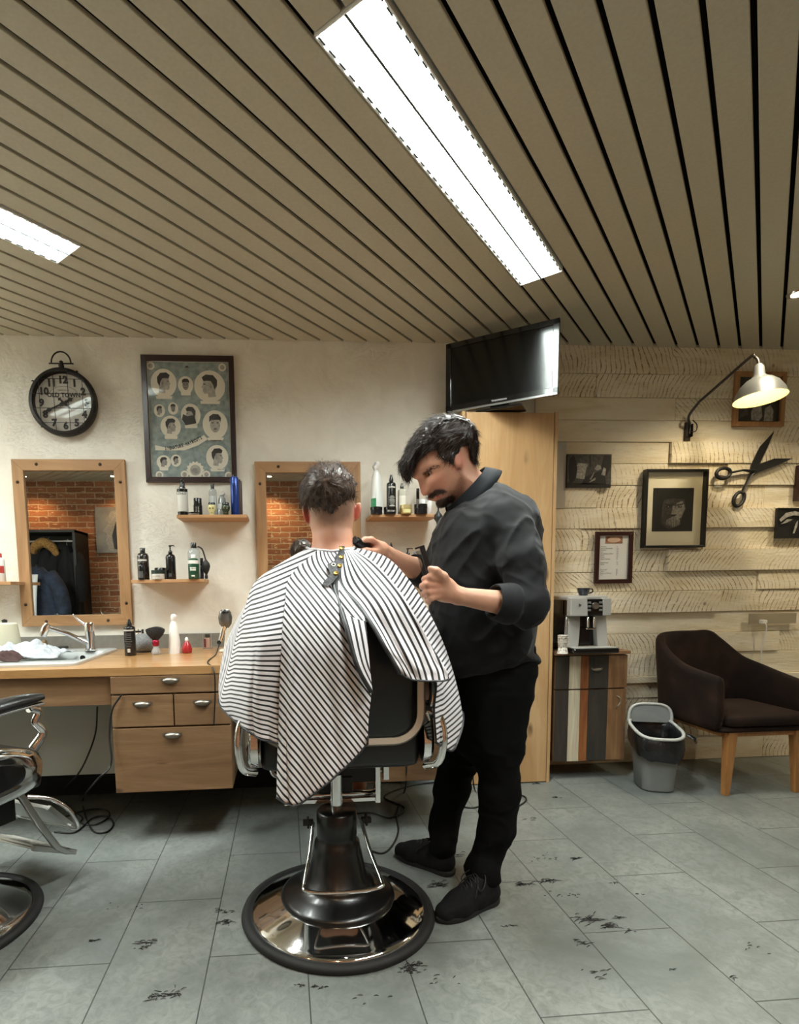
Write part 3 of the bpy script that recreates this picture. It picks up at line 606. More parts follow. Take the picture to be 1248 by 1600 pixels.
def skull_jar(px, Yd, mat, lab):
    s = ppm(Yd); x = at(px, 900, Y=Yd).x; t_ = thing('skull_jar', lab, 'jar', (x, Yd, SH1), 0, 'skull-shaped jars')
    prof = [(.012, 0), (.014, .004), (.0145, .018), (.020, .026), (.0235, .036), (.0235, .044), (.019, .054), (.016, .057)]
    v, f = lathe(prof, 32)
    o = []
    for p in v:
        d = 0
        if p[1] < 0:
            for ex in (-.008, .008): d += .0045*math.exp(-((p[0]-ex)**2+(p[2]-.036)**2)/(2*.0042**2))
            d += .003*math.exp(-((p[0])**2+(p[2]-.027)**2)/(2*.0025**2))
        o.append((p[0], p[1]+d, p[2]))
    ob('body', (o, f), mat, t_, smooth=True); ob('lid', lathe([(.0185, .057), (.0185, .0665), (.017, .068), (0, .068)], 24), BK, t_, smooth=True)
    for ex in (-.008, .008): ob('eye_socket', xf(lathe([(0, 0), (.0045, 0), (.004, .001), (0, .0012)], 14), T(ex, -.0195, .036) @ rot('X', pi/2)), M('socket', '6d6742' if mat == CRM else '141a12', .7), t_, smooth=True)
    ob('teeth', MB().add(box(-.007, -.0155, .010, .007, -.0145, .0115)).add(box(-.006, -.0152, .014, .006, -.0142, .0152)), M('socket2', '8b855c' if mat == CRM else '151a12', .7), t_)
skull_jar(334.5, y-.03, CRM, 'cream skull-shaped jar with a black lid on the shelf under the poster'); skull_jar(356, y-.03, OLV, 'dark green skull-shaped jar with a black lid on the shelf under the poster')
bottle(350.5, y+.05, SH1, 17, 37, 'cone', M('bottle_greyclear', 'c3cac9', .12, trans=.35), WH, 'whitish translucent bottle behind the two skull jars', bands=[(.3, .5, M('label_greywhite'), .9)])
bottle(370.5, y+.0, SH1, 12.5, 60, 'can', BLU, BK, 'tall bright blue spray can at the right end of the shelf under the poster', 'spray can', bands=[(.08, .8, M('can_blue_dark', '1b3474', .3, .3), .35)])
bottle(378, y+.06, SH1, 8, 56, 'can', M('can_brown', '4a3a34', .4), BK, 'narrow brown can behind the tall blue spray can', 'spray can')
# shelf beside the mirror
b = bottle(224.5, y, SH2, 17, 48, 'shoulder', BK2, BK, 'large black-brown bottle, left on the shelf beside the left mirror', bands=[(.58, .64, TXT, .9)]); label_lines(b, .031, .02, .10, 6, M('print_brown', '5e5248', .6), .6)
bottle(221, y-.055, SH2, 9.5, 28, 'shoulder', BK, BK, 'small black dropper bottle in front of the large black-brown bottle', bands=[(.1, .45, M('label_dim', '4a4a48', .6), .8)])
bottle(247, y-.04, SH2, 19, 14, 'jar', LAB, M('lid_darkgreen', '1a2a22', .4), 'low white jar with a dark green lid beside the left mirror', 'jar', txt=[('COFFEE', .34, .22, M('print_grey'))])
bottle(251, y+.04, SH2, 17, 18, 'jar', AMB, BK, 'low dark jar behind the white jar beside the left mirror', 'jar')
b = bottle(267.5, y, SH2, 14.5, 54, 'pump', BK, BK, 'slim black pump bottle in the middle of the shelf beside the left mirror', bands=[(.08, .17, M('label_dim'), .3)])
b = bottle(304, y, SH2, 18.5, 55, 'shoulder', CLR, BK, 'clear bottle with a black cap behind the green-and-white bottle'); 
b = bottle(303, y-.05, SH2, 16.5, 37, 'shoulder', GRN, WH, 'green and white bottle at the right of the shelf beside the left mirror', bands=[(.34, .48, WH, .55), (.10, .16, WH, .3), (.62, .76, WH, 1.3)], txt=[('PRORASO', .42, .085, GRN)])
bottle(314, y+.03, SH2, 9, 32, 'tube', M('tube_purple', '20223c', .35), BK, 'dark blue tube next to the green and white bottle', 'tube')
at_x = at(323, 900, Y=y).x
sb = thing('rubber_bulb_spray', 'black rubber bulb with a curved hose beside the green-and-white bottle', 'bulb sprayer', (at_x, y-.02, SH2-.0))
ob('bulb', xf(lathe([(.0, -.002), (.008, 0), (.018, .02), (.0235, .042), (.02, .06), (.01, .072), (.005, .08)], 24), T(.0, 0, .028)), M('rubber_black', '191919', .55), sb, smooth=True)
ob('hose', tube(spline([(0, 0, .10), (-.006, 0, .13), (-.018, .0, .165), (-.038, .0, .178), (-.05, 0, .176)], 6), .0042, 8), M('rubber_black'), sb, smooth=True)
ob('bulb_end', lathe([(.008, .0005), (.010, .012), (.006, .03), (0, .032)], 14), M('rubber_black'), sb, smooth=True)
# right upper shelf
b = bottle(588.5, y+.02, SH3, 21, 83, 'cone', M('spray_white', 'e4e6e2', .3), WH, 'tall white spray bottle with a green patch, left on the shelf behind the customer'); r_ = .038
ob('trigger_head', tube([(0, 0, .245), (-.018, -.004, .275), (0, -.006, .29), (.012, -.004, .295)], [.009, .006, .011, .006], 10), M('clear_plastic', 'd7d9d4', .2, trans=.4), b, smooth=True)
ob('green_patch', loft([[(r_*cos(a)*q, r_*sin(a)*q, z) for a in [-pi/2-1.05+.85*i/6 for i in range(7)]] for z, q in ((.045, 1.005), (.095, .965))], False, False), M('patch_green', '2f8a5c', .5), b, smooth=True)
b = bottle(611.5, y, SH3, 14.5, 62, 'spray', BK, BK, 'black spray bottle with white printing on the shelf behind the customer', bands=[(.66, .70, TXT, .8), (.17, .24, LAB, .55)]); label_lines(b, .026, .048, .108, 9, TXT, .85)
b = bottle(628, y-.0, SH3, 13, 49, 'spray', M('bottle_serum', 'e4e2d0', .12, trans=.3), BK, 'clear bottle with black nozzle and cream label behind the gold jar', bands=[(.1, .6, M('label_cream', 'e6e3d6', .5), 1.1)])
bottle(588.5, y-.05, SH3, 18, 11, 'jar', M('jar_black', '17171a', .3), BK, 'low black jar in front of the tall white spray bottle', 'jar')
bottle(609.5, y-.05, SH3, 19, 11, 'jar', M('jar_black'), BK, 'low black jar with a white label in front of the black spray bottle', 'jar', txt=[('BROSH', .36, .34, LAB)])
bottle(634, y-.05, SH3, 18, 14, 'jar', GLD, M('lid_gold', 'd0c08a', .3, .5), 'gold jar with a cream label on the shelf behind the customer', 'jar', bands=[(.12, .5, CRM, .7)])
bottle(657, y-.05, SH3, 20, 15, 'jar', M('jar_black'), BK, 'large black jar at the right of the shelf by the face of the barber', 'jar')
bottle(660, y+.05, SH3, 12, 41, 'tube', M('bottle_white_tall', 'e8e8e4', .35), GLASS, 'tall white bottle behind the large black jar by the face of the barber')
bottle(652.5, y+.09, SH3, 5, 44, 'tube', M('pen_silver', 'a6a8a6', .3, .6), BK, 'thin silver pen-like dispenser behind the large black jar', 'dispenser')
bottle(670, y, SH3, 11, 30, 'shoulder', M('bottle_white_tall'), WH, 'plain white bottle at the right end of the shelf by the beard of the barber')
sb = thing('rubber_bulb_spray', 'black rubber bulb hanging off the shelf end by the beard of the barber', 'bulb sprayer', (at(683, 900, Y=3.14).x, 3.125, SH3-.03))
ob('bulb', xf(lathe([(.0, -.032), (.010, -.03), (.011, -.02), (.024, .0), (.022, .02), (.01, .034), (.005, .044)], 24), T(0, 0, 0)), M('rubber_black'), sb, smooth=True)
ob('hose', tube(spline([(0, 0, .04), (0, .0, .08), (-.002, .02, .105), (-.01, .05, .11)], 6), .0042, 8), M('rubber_black'), sb, smooth=True)
# lower right shelf: tops showing above the arm
bottle(611, y, SH4, 11, 54, 'spray', BK, BK, 'black bottle showing just above the forearm of the barber'); bottle(624, y, SH4, 13, 36, 'jar', OLV, M('lid_green2', '25352a', .4), 'dark green lidded jar behind the forearm of the barber', 'jar')
bottle(637, y, SH4, 15, 47, 'pump', M('bottle_white_tall'), BK, 'white bottle with a black pump behind the forearm of the barber'); bottle(647.5, y, SH4, 10, 40, 'spray', M('bottle_lilac', 'b9b9cc', .3), M('cap_grey', '5e6070', .4), 'pale lilac bottle with a grey cap near the comb')
bottle(1.5, y, SH5, 13, 42, 'shoulder', M('bottle_white_tall'), M('cap_red', 'b8433c', .4), 'white bottle with a red band on the shelf at the left edge of the photo', bands=[(.3, .55, M('cap_red'), 1.2)])

# ================================================================== on the worktop
Yw = 3.12
def zat(px, py, Yd): return at(px, py, Y=Yd)
b = bottle(198, 2.98, WZ, 17, 56, 'spray', BK, BK, 'black spray bottle with white print on the worktop beside the tap', bands=[(.68, .72, TXT, 1.0), (.1, .2, TXT, .25)]); label_lines(b, .029, .045, .12, 8, M('label_dim'), .9)
sp_ = thing('speaker', 'small round grey fabric speaker on the worktop behind the black spray bottle', 'speaker', (at(219, 900, Y=3.15).x, 3.15, WZ))
ob('body', lathe([(.035, 0), (.05, .004), (.064, .03), (.066, .055), (.055, .085), (.03, .10), (0, .103)], 32), M('speaker_grey', '7f8080', .8, noise=(150, '5f6060')), sp_, smooth=True)
ob('base_ring', lathe([(.046, 0), (.055, .002), (.055, .008), (.04, .012)], 32), BLACKP, sp_, smooth=True)
st_ = thing('toggle_stand', 'small chrome stand standing on the worktop behind the neck brush', 'stand', (at(212, 900, Y=3.26).x, 3.26, WZ))
ob('post', tube([(0, 0, 0), (0, 0, .12)], .004, 8), CHROME, st_, smooth=True); ob('clamp', MB().add(box(-.03, -.006, .098, .03, .006, .112)).add(box(.018, -.012, .085, .034, .01, .12)), CHROME, st_, bevel=.003); ob('foot', lathe([(.022, 0), (.02, .004), (0, .006)], 20), CHROME, st_, smooth=True)
nb = thing('neck_brush', 'neck brush with a fan of black bristles, standing on its clear handle', 'brush', (at(238.5, 900, Y=3.0).x, 3.0, WZ))
ob('handle', lathe([(.022, 0), (.025, .004), (.024, .02), (.016, .034), (.013, .045)], 24), M('handle_clear', 'c9cbcc', .1, trans=.5), nb, smooth=True)
ob('ferrule', lathe([(.013, .045), (.018, .05), (.018, .074), (.014, .078)], 24), M('ferrule_red', '9c1f38', .25, .6), nb, smooth=True)
fan = []
for i in range(9):
    q = i/8; rr = .014+.036*sin(q*pi/2*1.02); z = .076+.056*q
    fan.append([(rr*cos(a), rr*.62*sin(a), z+(.014*(1-(cos(a))**2*1.0) if i == 8 else 0)) for a in [2*pi*k/36 for k in range(36)]])
fan.append([(p[0]*.6, p[1]*.6, .142) for p in fan[-1]])
ob('bristles', loft(fan), M('bristle_black', '0c0b0b', .7, noise=(220, '1d1b1a', .8)), nb, smooth=True)
pw = bottle(268, 3.05, WZ, 19, 60, 'cone', M('powder_white', 'e6e6e2', .35), WH, 'white cone-shaped powder bottle with a rounded top on the worktop')
ob('round_tip', mv(lathe([(.010, 0), (.0135, .01), (.0145, .025), (.011, .038), (0, .044)], 20), .0, 0, .168), M('powder_white'), pw, smooth=True)
rb = thing('rubber_puffer', 'small red puffer bottle with a white tip on the worktop', 'puffer bottle', (at(287.5, 900, Y=3.04).x, 3.04, WZ))
ob('bulb', lathe([(.022, 0), (.026, .004), (.028, .022), (.022, .045), (.010, .062), (.008, .068)], 28), M('puffer_red', 'a01822', .25, coat=.4), rb, smooth=True); ob('tip', lathe([(.009, .066), (.010, .072), (.006, .084), (0, .087)], 16), WH, rb, smooth=True)
tm = thing('shaver', 'small pink and silver shaver standing against the grey splash strip', 'shaver', (at(320.5, 900, Y=3.24).x, 3.24, WZ))
ob('frame', MB().add(box(-.026, -.012, 0, -.021, .012, .088)).add(box(.021, -.012, 0, .026, .012, .086)).add(box(-.026, -.012, 0, .026, .012, .004)), M('frame_clear', '9d9a94', .15, .4), tm, bevel=.001)
ob('body', box(-.016, -.010, .004, .016, .010, .064), M('shaver_pink', 'b79a8c', .3, .4), tm, bevel=.004); ob('head', box(-.013, -.009, .064, .013, .009, .086), M('shaver_dark', '33332c', .4), tm, bevel=.003)
ob('strip', box(-.018, -.0115, .01, -.008, -.0101, .06), M('shaver_red', '6b2a2c', .4), tm)
# tower holder with a razor/massager
hd = thing('tool_holder', 'cream upright stand holding the chrome massager on the worktop', 'stand', (at(354, 900, Y=3.06).x, 3.06, WZ))
ob('base', box(-.05, -.03, 0, .04, .04, .014), M('holder_cream', 'dedacb', .4), hd, bevel=.004); ob('column', prism_y([(-.028, .014), (.03, .014), (.026, .16), (-.008, .16)], -.008, .03), M('holder_cream'), hd, bevel=.004)
mg = thing('hand_massager', 'chrome and smoked-glass hand tool leaning in the cream stand', 'hand tool', (at(345, 900, Y=3.0).x, 3.0, WZ+.062))
ob('grip', tube(spline([(-.016, 0, .0), (-.005, 0, .03), (.002, 0, .06), (.014, 0, .085)], 5), [.011, .013, .013, .018], 14), CHROME, mg, smooth=True)
hd_ = xf(lathe([(.0, -.045), (.018, -.042), (.033, -.02), (.037, .01), (.031, .04), (.020, .054), (0, .056)], 28, sy=.55), T(.016, -.004, .115))
ob('head', hd_, M('smoked_glass', '55534f', .12, .3, coat=.6), mg, smooth=True); ob('top_cap', xf(lathe([(.02, 0), (.022, .006), (.016, .014), (0, .016)], 24, sy=.6), T(.016, -.012, .150)), BLACKP, mg, smooth=True)
ob('knob', xf(lathe([(.011, -.008), (.011, .008), (0, .009)], 16), T(-.02, -.008, -.004) @ rot('X', pi/2)), BLACKP, mg, smooth=True)
cord = ob('tool_cable', tube(spline([(mg.location.x-.018, 2.985, WZ+.055), (mg.location.x-.028, 2.9, WZ+.004), (mg.location.x-.03, 2.6, WZ+.004), at(334, 1047, Y=2.488), at(336, 1085, Y=2.488), at(334, 1133, Y=2.49)], 8), .0032, 8), M('cord_black', '121212', .45), smooth=True, label='black cord running from the chrome hand tool over the worktop edge and down the drawers', cat='cord')
cl = thing('clipper_in_holder', 'black hair clipper standing in a holder half behind the left edge of the cape', 'clipper', (at(369, 900, Y=3.0).x, 3.0, WZ))
ob('holder', box(-.028, -.02, 0, .04, .03, .075), BLACKP, cl, bevel=.004); ob('clipper_body', tube(spline([(0, 0, .07), (-.004, 0, .11), (.0, 0, .15), (.014, 0, .18)], 5), [.012, .017, .015, .008], 12), M('clipper_black', '1d1d1b', .35), cl, smooth=True)
# left rear of the sink
jg = thing('cream_canister', 'tall cream container with a dark knob at the left edge behind the towel', 'container', (at(2, 900, Y=3.0).x, 3.0, WZ+.0165))
ob('body', lathe([(.075, 0), (.078, .004), (.058, .16), (.05, .165), (0, .168)], 32), M('canister_cream', 'cfcbb2', .4), jg, smooth=True); ob('knob', lathe([(.012, .166), (.014, .18), (0, .186)], 16), BLACKP, jg, smooth=True)
br_ = thing('shaving_brush', 'shaving brush lying on a small chrome dish behind the towel', 'brush', (at(48, 900, Y=3.22).x, 3.22, WZ+.0165))
ob('dish', lathe([(.03, 0), (.05, .012), (.048, .014), (.0, .004)], 24), CHROME, br_, smooth=True); ob('handle', tube([(-.03, 0, .018), (.02, 0, .028)], [.012, .009], 12), CHROME, br_, smooth=True)
ob('bristles', tube([(.02, 0, .028), (.05, 0, .038), (.06, 0, .04)], [.012, .02, .016], 14), M('bristle_tan', '6e5b3e', .9), br_, smooth=True)
ob('black_tray', box(-.05, -.03, 0, .05, .03, .012), BLACKP, bevel=.003, label='small flat black tray behind the sink under the mirror', cat='tray').location = (at(83, 900, Y=3.27).x, 3.27, WZ+.0165)
# cables on the floor
CORD = M('cord_black')
def cable(pts, lab, r=.0042): return ob('power_cable', tube(spline(pts, 8), r, 8), CORD, smooth=True, label=lab, cat='cable')
def fl(px, py, z=.005): p = at(px, py, Z=z); return (p.x, p.y, z)
def vy(px, py, Yd): p = at(px, py, Y=Yd); return tuple(p)
cable([vy(152, 1104, 2.8), vy(148, 1150, 2.8), vy(125, 1205, 2.75), fl(98, 1236, .006), fl(108, 1262), fl(128, 1277), fl(126, 1286), fl(150, 1288), fl(170, 1276), fl(166, 1266), fl(140, 1265), fl(92, 1279)], 'black cable hanging under the worktop and looping on the floor by the left chair')
cable([vy(190, 1085, 2.492), vy(175, 1110, 2.485), vy(171, 1150, 2.48), vy(173, 1195, 2.45), vy(150, 1220, 2.45), fl(130, 1247, .02), fl(132, 1270), fl(145, 1298), fl(166, 1300), fl(177, 1288), fl(168, 1276), fl(145, 1278), fl(118, 1300), fl(85, 1300)], 'black cable hanging over the corner of the left drawer unit and looping on the floor')
cable([vy(635, 1190, 2.2), fl(633, 1232, .03), fl(620, 1270), fl(622, 1300), fl(612, 1322), fl(597, 1333), fl(575, 1328)], 'thin black cable running down to the floor right of the chair column')
cable([fl(700, 1220), fl(640, 1228), fl(600, 1245), fl(632, 1262), fl(610, 1278), fl(580, 1270), fl(550, 1272)], 'thin black cable snaking on the floor under the seat of the barber chair')
cable([vy(738, 1205, 2.9), fl(742, 1235), fl(760, 1255), fl(800, 1262), fl(822, 1250), fl(810, 1242), fl(770, 1248), fl(740, 1262), fl(700, 1255)], 'black cable coiled on the floor at the foot of the tall cupboard')

# ================================================================== clock
ck = thing('wall_clock', 'round dark metal wall clock with a wire grid, OLD TOWN on its face', 'clock', (-1.192, DW-.002, 2.183)); ck.rotation_euler = (radians(1.6), 0, 0)
DK = M('clock_iron', '2a2725', .5, .6)
R_ = .180
ck0 = -.012
ob('case', xf(lathe([(R_*.98, 0), (R_+.002, .012), (R_, .04), (R_-.008, .05), (R_-.022, .052), (R_-.024, .04), (R_-.024, .0)], 64), T(0, ck0, 0) @ rot('X', pi/2)), DK, ck, smooth=True)
ob('dial', xf(lathe([(R_-.02, .006), (R_-.02, .012), (0, .012)], 64), T(0, ck0, 0) @ rot('X', pi/2)), M('dial_paper', 'd2cec4', .6, noise=(14, 'c0bbb0')), ck)
yy = ck0-.0125
for k, s_ in enumerate(['12', '1', '2', '3', '4', '5', '6', '7', '8', '9', '10', '11']):
    a = pi/2-k*pi/6; text(s_, .052, INK, ck, T(.122*cos(a), yy, .122*sin(a)) @ FACE, 'numeral', bold=.0030)
text('OLD TOWN', .032, INK, ck, T(0, yy, .042) @ FACE, 'lettering', bold=.0010); text('CAFE DE LA', .011, INK, ck, T(0, yy, .068) @ FACE, 'lettering')
ob('printed_arc', tube([(.085*cos(a), yy, .085*sin(a)*.75+.026) for a in [radians(20+140*i/20) for i in range(21)]], .0008, 4), INK, ck)
def hand(L_, a, w, nm):
    m = T(0, yy-.006, 0) @ rot('Y', -a)
    ob(nm, xf(prism_y([(-.03, -w*.5), (-.012, -w*1.1), (0, -w*.6), (L_*.55, -w*.5), (L_*.68, -w*1.4), (L_*.8, -w*.4), (L_, 0), (L_*.8, w*.4), (L_*.68, w*1.4), (L_*.55, w*.5), (0, w*.6), (-.012, w*1.1), (-.03, w*.5)], -.001, .001), m), INK, ck)
hand(.135, radians(204), .0075, 'minute_hand'); hand(.060, radians(28), .010, 'hour_hand'); hand(.055, radians(-42), .005, 'alarm_hand'); hand(.045, radians(138), .008, 'ornament_hand')
ob('glass', xf(lathe([(R_-.024, .030), (0, .030)], 48), T(0, ck0, 0) @ rot('X', pi/2)), M('clock_glass', 'ffffff', .0, trans=1, ior=1.5), ck)
mb = MB()
for q in (-.115, -.038, .038, .115):
    h_ = sqrt((R_-.01)**2-q*q)
    mb.add(tube([(q, ck0-.052, -h_), (q, ck0-.056, 0), (q, ck0-.052, h_)], .0016, 6)); mb.add(tube([(-h_, ck0-.052, q), (0, ck0-.056, q), (h_, ck0-.052, q)], .0016, 6))
ob('wire_grid', mb, DK, ck)
for a in (20, 60, -20, -60, -95, -130, 145): ob('rivet', mv(lathe([(.007, 0), (.005, .005), (0, .006)], 10), R_*cos(radians(a)), ck0-.045, R_*sin(radians(a))), DK, ck)
ob('hanger', MB().add(tube([(.052*cos(a), ck0-.02, R_+.028+.06*sin(a)) for a in [pi*i/18 for i in range(19)]], .0042, 8), True).add(tube([(-.065, ck0-.02, R_+.026), (.065, ck0-.02, R_+.026)], .004, 8), True).add(lathe([(.0, 0), (.012, .0), (.015, .02), (.008, .034), (.011, .04), (0, .048)], 12, (0, ck0-.02, R_-.004)), True), DK, ck)

# ================================================================== pictures
def frame(name, lab, x0, x1, z0, z1, b, mat, depth=.02, glass=True, mat_board=None, cat='picture', y0=None, lean=0, grp='framed pictures'):
    yb = (DW-.0005 if x1 < XJ else DW-.014) if y0 is None else y0
    f = thing(name, lab, cat, ((x0+x1)/2, yb, z0), 0, grp); f.rotation_euler = (lean, 0, 0); hw = (x1-x0)/2; H = z1-z0
    for nm, q in (('frame_side', [(-hw, 0), (hw, 0), (hw-b, b), (-hw+b, b)]), ('frame_side', [(-hw, H), (hw, H), (hw-b, H-b), (-hw+b, H-b)]), ('frame_side', [(-hw, 0), (-hw+b, b), (-hw+b, H-b), (-hw, H)]), ('frame_side', [(hw, 0), (hw-b, b), (hw-b, H-b), (hw, H)])):
        ob(nm, prism_y(q, -depth, 0), mat, f, bevel=.002)
    ob('backing', box(-hw+b*.5, -.006, b*.5, hw-b*.5, -.001, H-b*.5), mat_board or LAB, f)
    if glass: ob('glass', ([(-hw+b*.7, -depth*.62, b*.7), (hw-b*.7, -depth*.62, b*.7), (hw-b*.7, -depth*.62, H-b*.7), (-hw+b*.7, -depth*.62, H-b*.7)], [(0, 1, 2, 3)]), M('picture_glass', 'ffffff', .0, trans=1, ior=1.5), f)
    return f
def flat(pts, y, m, par, nm): return ob(nm, prism_y(pts, y-.0004, y), m, par)
def ell(cx, cz, rx, rz, n=28): return [(cx+rx*cos(2*pi*i/n), cz+rz*sin(2*pi*i/n)) for i in range(n)]
PW, PH = .514, .696
po = frame('framed_poster', 'dark-framed grey-green poster of men\'s haircuts on the white wall', -.769, -.255, 1.755, 1.755+PH, .030, M('frame_maroon', '2c1a18', .35), .022, cat='poster')
TEAL = M('poster_teal', '788a88', .6, noise=(34, 'a3aeaa')); CREAM = M('poster_cream', 'e8e4d4', .6); GREY1 = M('poster_grey', '7f7c76', .6, noise=(60, 'a19e96')); GREY2 = M('poster_dark', '2d2b2a', .6); GREY3 = M('poster_light', 'bab6ac', .6, noise=(50, '98948b'))
sx_ = PW/148; sz_ = PH/198      # poster pixels
def pp(zx, zy): return ((zx-490)/5.818*sx_*.985, (1205-zy)/5.818*sz_*.99)   # from the enlarged view of the poster
hw = PW/2-.027
flat([(-hw, .027), (hw, .027), (hw, PH-.027), (-hw, PH-.027)], -.0062, CREAM, po, 'paper'); flat([(-hw+.006, .033), (hw-.006, .033), (hw-.006, PH-.033), (-hw+.006, PH-.033)], -.0068, TEAL, po, 'ground')
heads = [(255, 290, 120, 130, 1), (462, 305, 72, 80, 0), (690, 315, 145, 145, -1), (205, 540, 52, 58, 1), (335, 520, 48, 56, 0), (500, 580, 92, 105, -1), (305, 685, 95, 100, 1), (730, 665, 118, 132, 0), (225, 1015, 66, 64, 1), (342, 1000, 50, 56, 1), (740, 970, 106, 116, 1), (480, 160, 26, 32, 0)]
for hx, hy, rx, ry, fc in heads:
    cx_, cz_ = pp(hx, hy); ax = rx/5.818*sx_; az = ry/5.818*sz_
    if rx > 30: flat(ell(cx_, cz_, ax, az), -.0072, CREAM, po, 'oval')
    q = .8 if rx > 30 else 1
    if fc == 0: hp = ell(cx_, cz_-az*.02, ax*.5*q, az*.66*q)
    else: hp = [(cx_+fc*ax*q*a, cz_+az*q*b) for a, b in [(-.55, .35), (-.3, .7), (.25, .72), (.5, .4), (.52, .2), (.68, -.08), (.55, -.16), (.58, -.38), (.45, -.58), (.15, -.55), (.12, -.85), (-.5, -.8), (-.42, -.35), (-.6, 0)]]
    flat(hp, -.0078, GREY3 if rx > 80 else GREY1, po, 'printed_head')
    hr = [(cx_+(fc or 1)*ax*q*a, cz_+az*q*b) for a, b in ([(-.60, .1), (-.62, .5), (-.3, .88), (.3, .92), (.62, .7), (.5, .42), (.2, .45), (-.1, .42), (-.3, .1), (-.38, -.25)] if fc else [(-.58, .2), (-.55, .7), (-.2, .92), (.35, .9), (.6, .6), (.55, .2), (.42, .42), (-.35, .42)])]
    flat(hr, -.0084, GREY2, po, 'printed_hair')
    if rx > 40:
        if fc == 0:
            for sg in (-1, 1): flat(ell(cx_+sg*ax*.2, cz_+az*.12, ax*.09, az*.04, 10), -.0084, GREY2, po, 'printed_eye')
            flat(ell(cx_, cz_-az*.3, ax*.15, az*.035, 10), -.0084, GREY2, po, 'printed_mouth')
        else: flat(ell(cx_+fc*ax*.34, cz_+az*.14, ax*.09, az*.035, 10), -.0084, GREY2, po, 'printed_eye'); flat(ell(cx_-fc*ax*.08, cz_-az*.02, ax*.08, az*.13, 10), -.0084, GREY1, po, 'printed_ear')
    if rx > 60: flat([(cx_-ax*.6, cz_-az*1.0-.008), (cx_+ax*.6, cz_-az*1.0-.008), (cx_+ax*.65, cz_-az*1.0+.008), (cx_-ax*.65, cz_-az*1.0+.008)], -.0088, CREAM, po, 'caption_scroll'); 
cx_, cz_ = pp(500, 570); flat([(cx_-.042, cz_+.0), (cx_-.02, cz_-.012), (cx_+.02, cz_-.005), (cx_+.03, cz_-.05), (cx_-.03, cz_-.062), (cx_-.05, cz_-.03)], -.0090, GREY2, po, 'printed_beard')
bn = [pp(290, 885), pp(420, 858), pp(530, 815), pp(620, 762), pp(655, 800), pp(560, 860), pp(430, 905), pp(300, 905)]; bn = [pp(150, 858)]+bn+[pp(150, 905)]
flat(bn, -.0090, CREAM, po, 'banner')
for i, ch in enumerate('SIGNATURE HAIRCUTS'):
    q = i/17; zx = 250+340*q; zy = 889-100*q**1.7; cx_, cz_ = pp(zx, zy); 
    if ch != ' ': text(ch, .026, INK, po, T(cx_, -.0092, cz_) @ rot('Y', -.10-.38*q) @ FACE, 'lettering', sx=.66, bold=.0010)
cx_, cz_ = pp(525, 1090)
flat([(cx_+(.047+.004*cos(14*a))*cos(a), cz_+(.047+.004*cos(14*a))*sin(a)) for a in [2*pi*i/84 for i in range(84)]], -.0088, CREAM, po, 'rosette'); flat(ell(cx_, cz_, .030, .030), -.0092, GREY3, po, 'rosette_centre'); flat(ell(cx_, cz_-.004, .022, .016), -.0096, GREY1, po, 'emblem')
for q in ((140, 135), (815, 140), (180, 1135), (845, 1140), (420, 1130), (630, 1130)): a_, b_ = pp(*q); flat(ell(a_, b_, .022, .022, 20), -.0086, CREAM, po, 'corner_scroll'); flat(ell(a_, b_, .013, .013, 16), -.0090, GREY3, po, 'corner_scroll')
for px_, py_, s_ in ((722, 490, 'The Tuf'), (735, 812, 'Standing Straight'), (772, 1082, 'Smart Side')): a_, b_ = pp(px_, py_); text(s_, .011, INK, po, T(a_, -.0094, b_) @ FACE, 'lettering', sx=.8)

# frames on the plank wall
FBK = M('frame_black', '14120f', .35); MATB = M('mount_cream', 'ece6cd', .7)
pf = frame('framed_portrait', 'large black-framed dark portrait with a wide cream mount on the plank wall', 2.195, 2.592, 1.357, 1.826, .013, FBK, .04, mat_board=MATB)
PD = M('photo_black', '100f0f', .5); PG = M('photo_grey', '4d4a46', .5, noise=(60, '2a2826')); PL = M('photo_light', 'a9a59c', .5, noise=(70, '77736c'))
w2, h2 = .131, .262; zc = .10
flat([(-w2, zc), (w2, zc), (w2, zc+h2), (-w2, zc+h2)], -.007, PD, pf, 'print')
flat([(-.075+.0, zc+.05), (-.07, zc+.15), (-.06, zc+.19), (.0, zc+.20), (.07, zc+.195), (.085, zc+.14), (.06, zc+.08), (.03, zc+.03), (-.02, zc+.015), (-.05, zc+.03)], -.0076, PG, pf, 'printed_face')
flat([(.012, zc+.09), (.02, zc+.17), (.06, zc+.185), (.078, zc+.14), (.055, zc+.085), (.03, zc+.07)], -.0081, PL, pf, 'printed_cheek')
for sg in (-1, 1): flat(ell(.005+sg*.038, zc+.148, .014, .006, 14), -.0086, PD, pf, 'printed_eye'); flat([(.005+sg*.015, zc+.160), (.005+sg*.062, zc+.170), (.005+sg*.06, zc+.163), (.005+sg*.016, zc+.153)], -.0086, PD, pf, 'printed_eyebrow'); flat(ell(.007+sg*.038, zc+.149, .004, .003, 10), -.0090, PL, pf, 'printed_eye')
flat([(-.002, zc+.155), (.012, zc+.155), (.022, zc+.10), (-.012, zc+.10)], -.0086, PL, pf, 'printed_nose'); flat([(-.018, zc+.102), (.026, zc+.102), (.018, zc+.094), (-.01, zc+.094)], -.0089, PD, pf, 'printed_nostril')
for k in range(26):
    a = -1+2*(k*.618 % 1); x_ = .004+a*.042; zt = zc+.09-.02*abs(a); L_ = .03+.035*(1-abs(a)); flat([(x_-.0013, zt), (x_+.0013, zt), (x_+a*.006+.0005, zt-L_), (x_+a*.006-.0005, zt-L_)], -.0089-.00002*k, PL, pf, 'printed_beard')
pl_ = frame('price_list', 'price list in a dark red-brown frame above the coffee machine', 1.903, 2.142, 1.143, 1.459, .025, M('frame_redbrown', '32161 2'.replace(' ', ''), .35), .018, mat_board=M('paper_white', 'e6e6e2', .7), cat='price list')
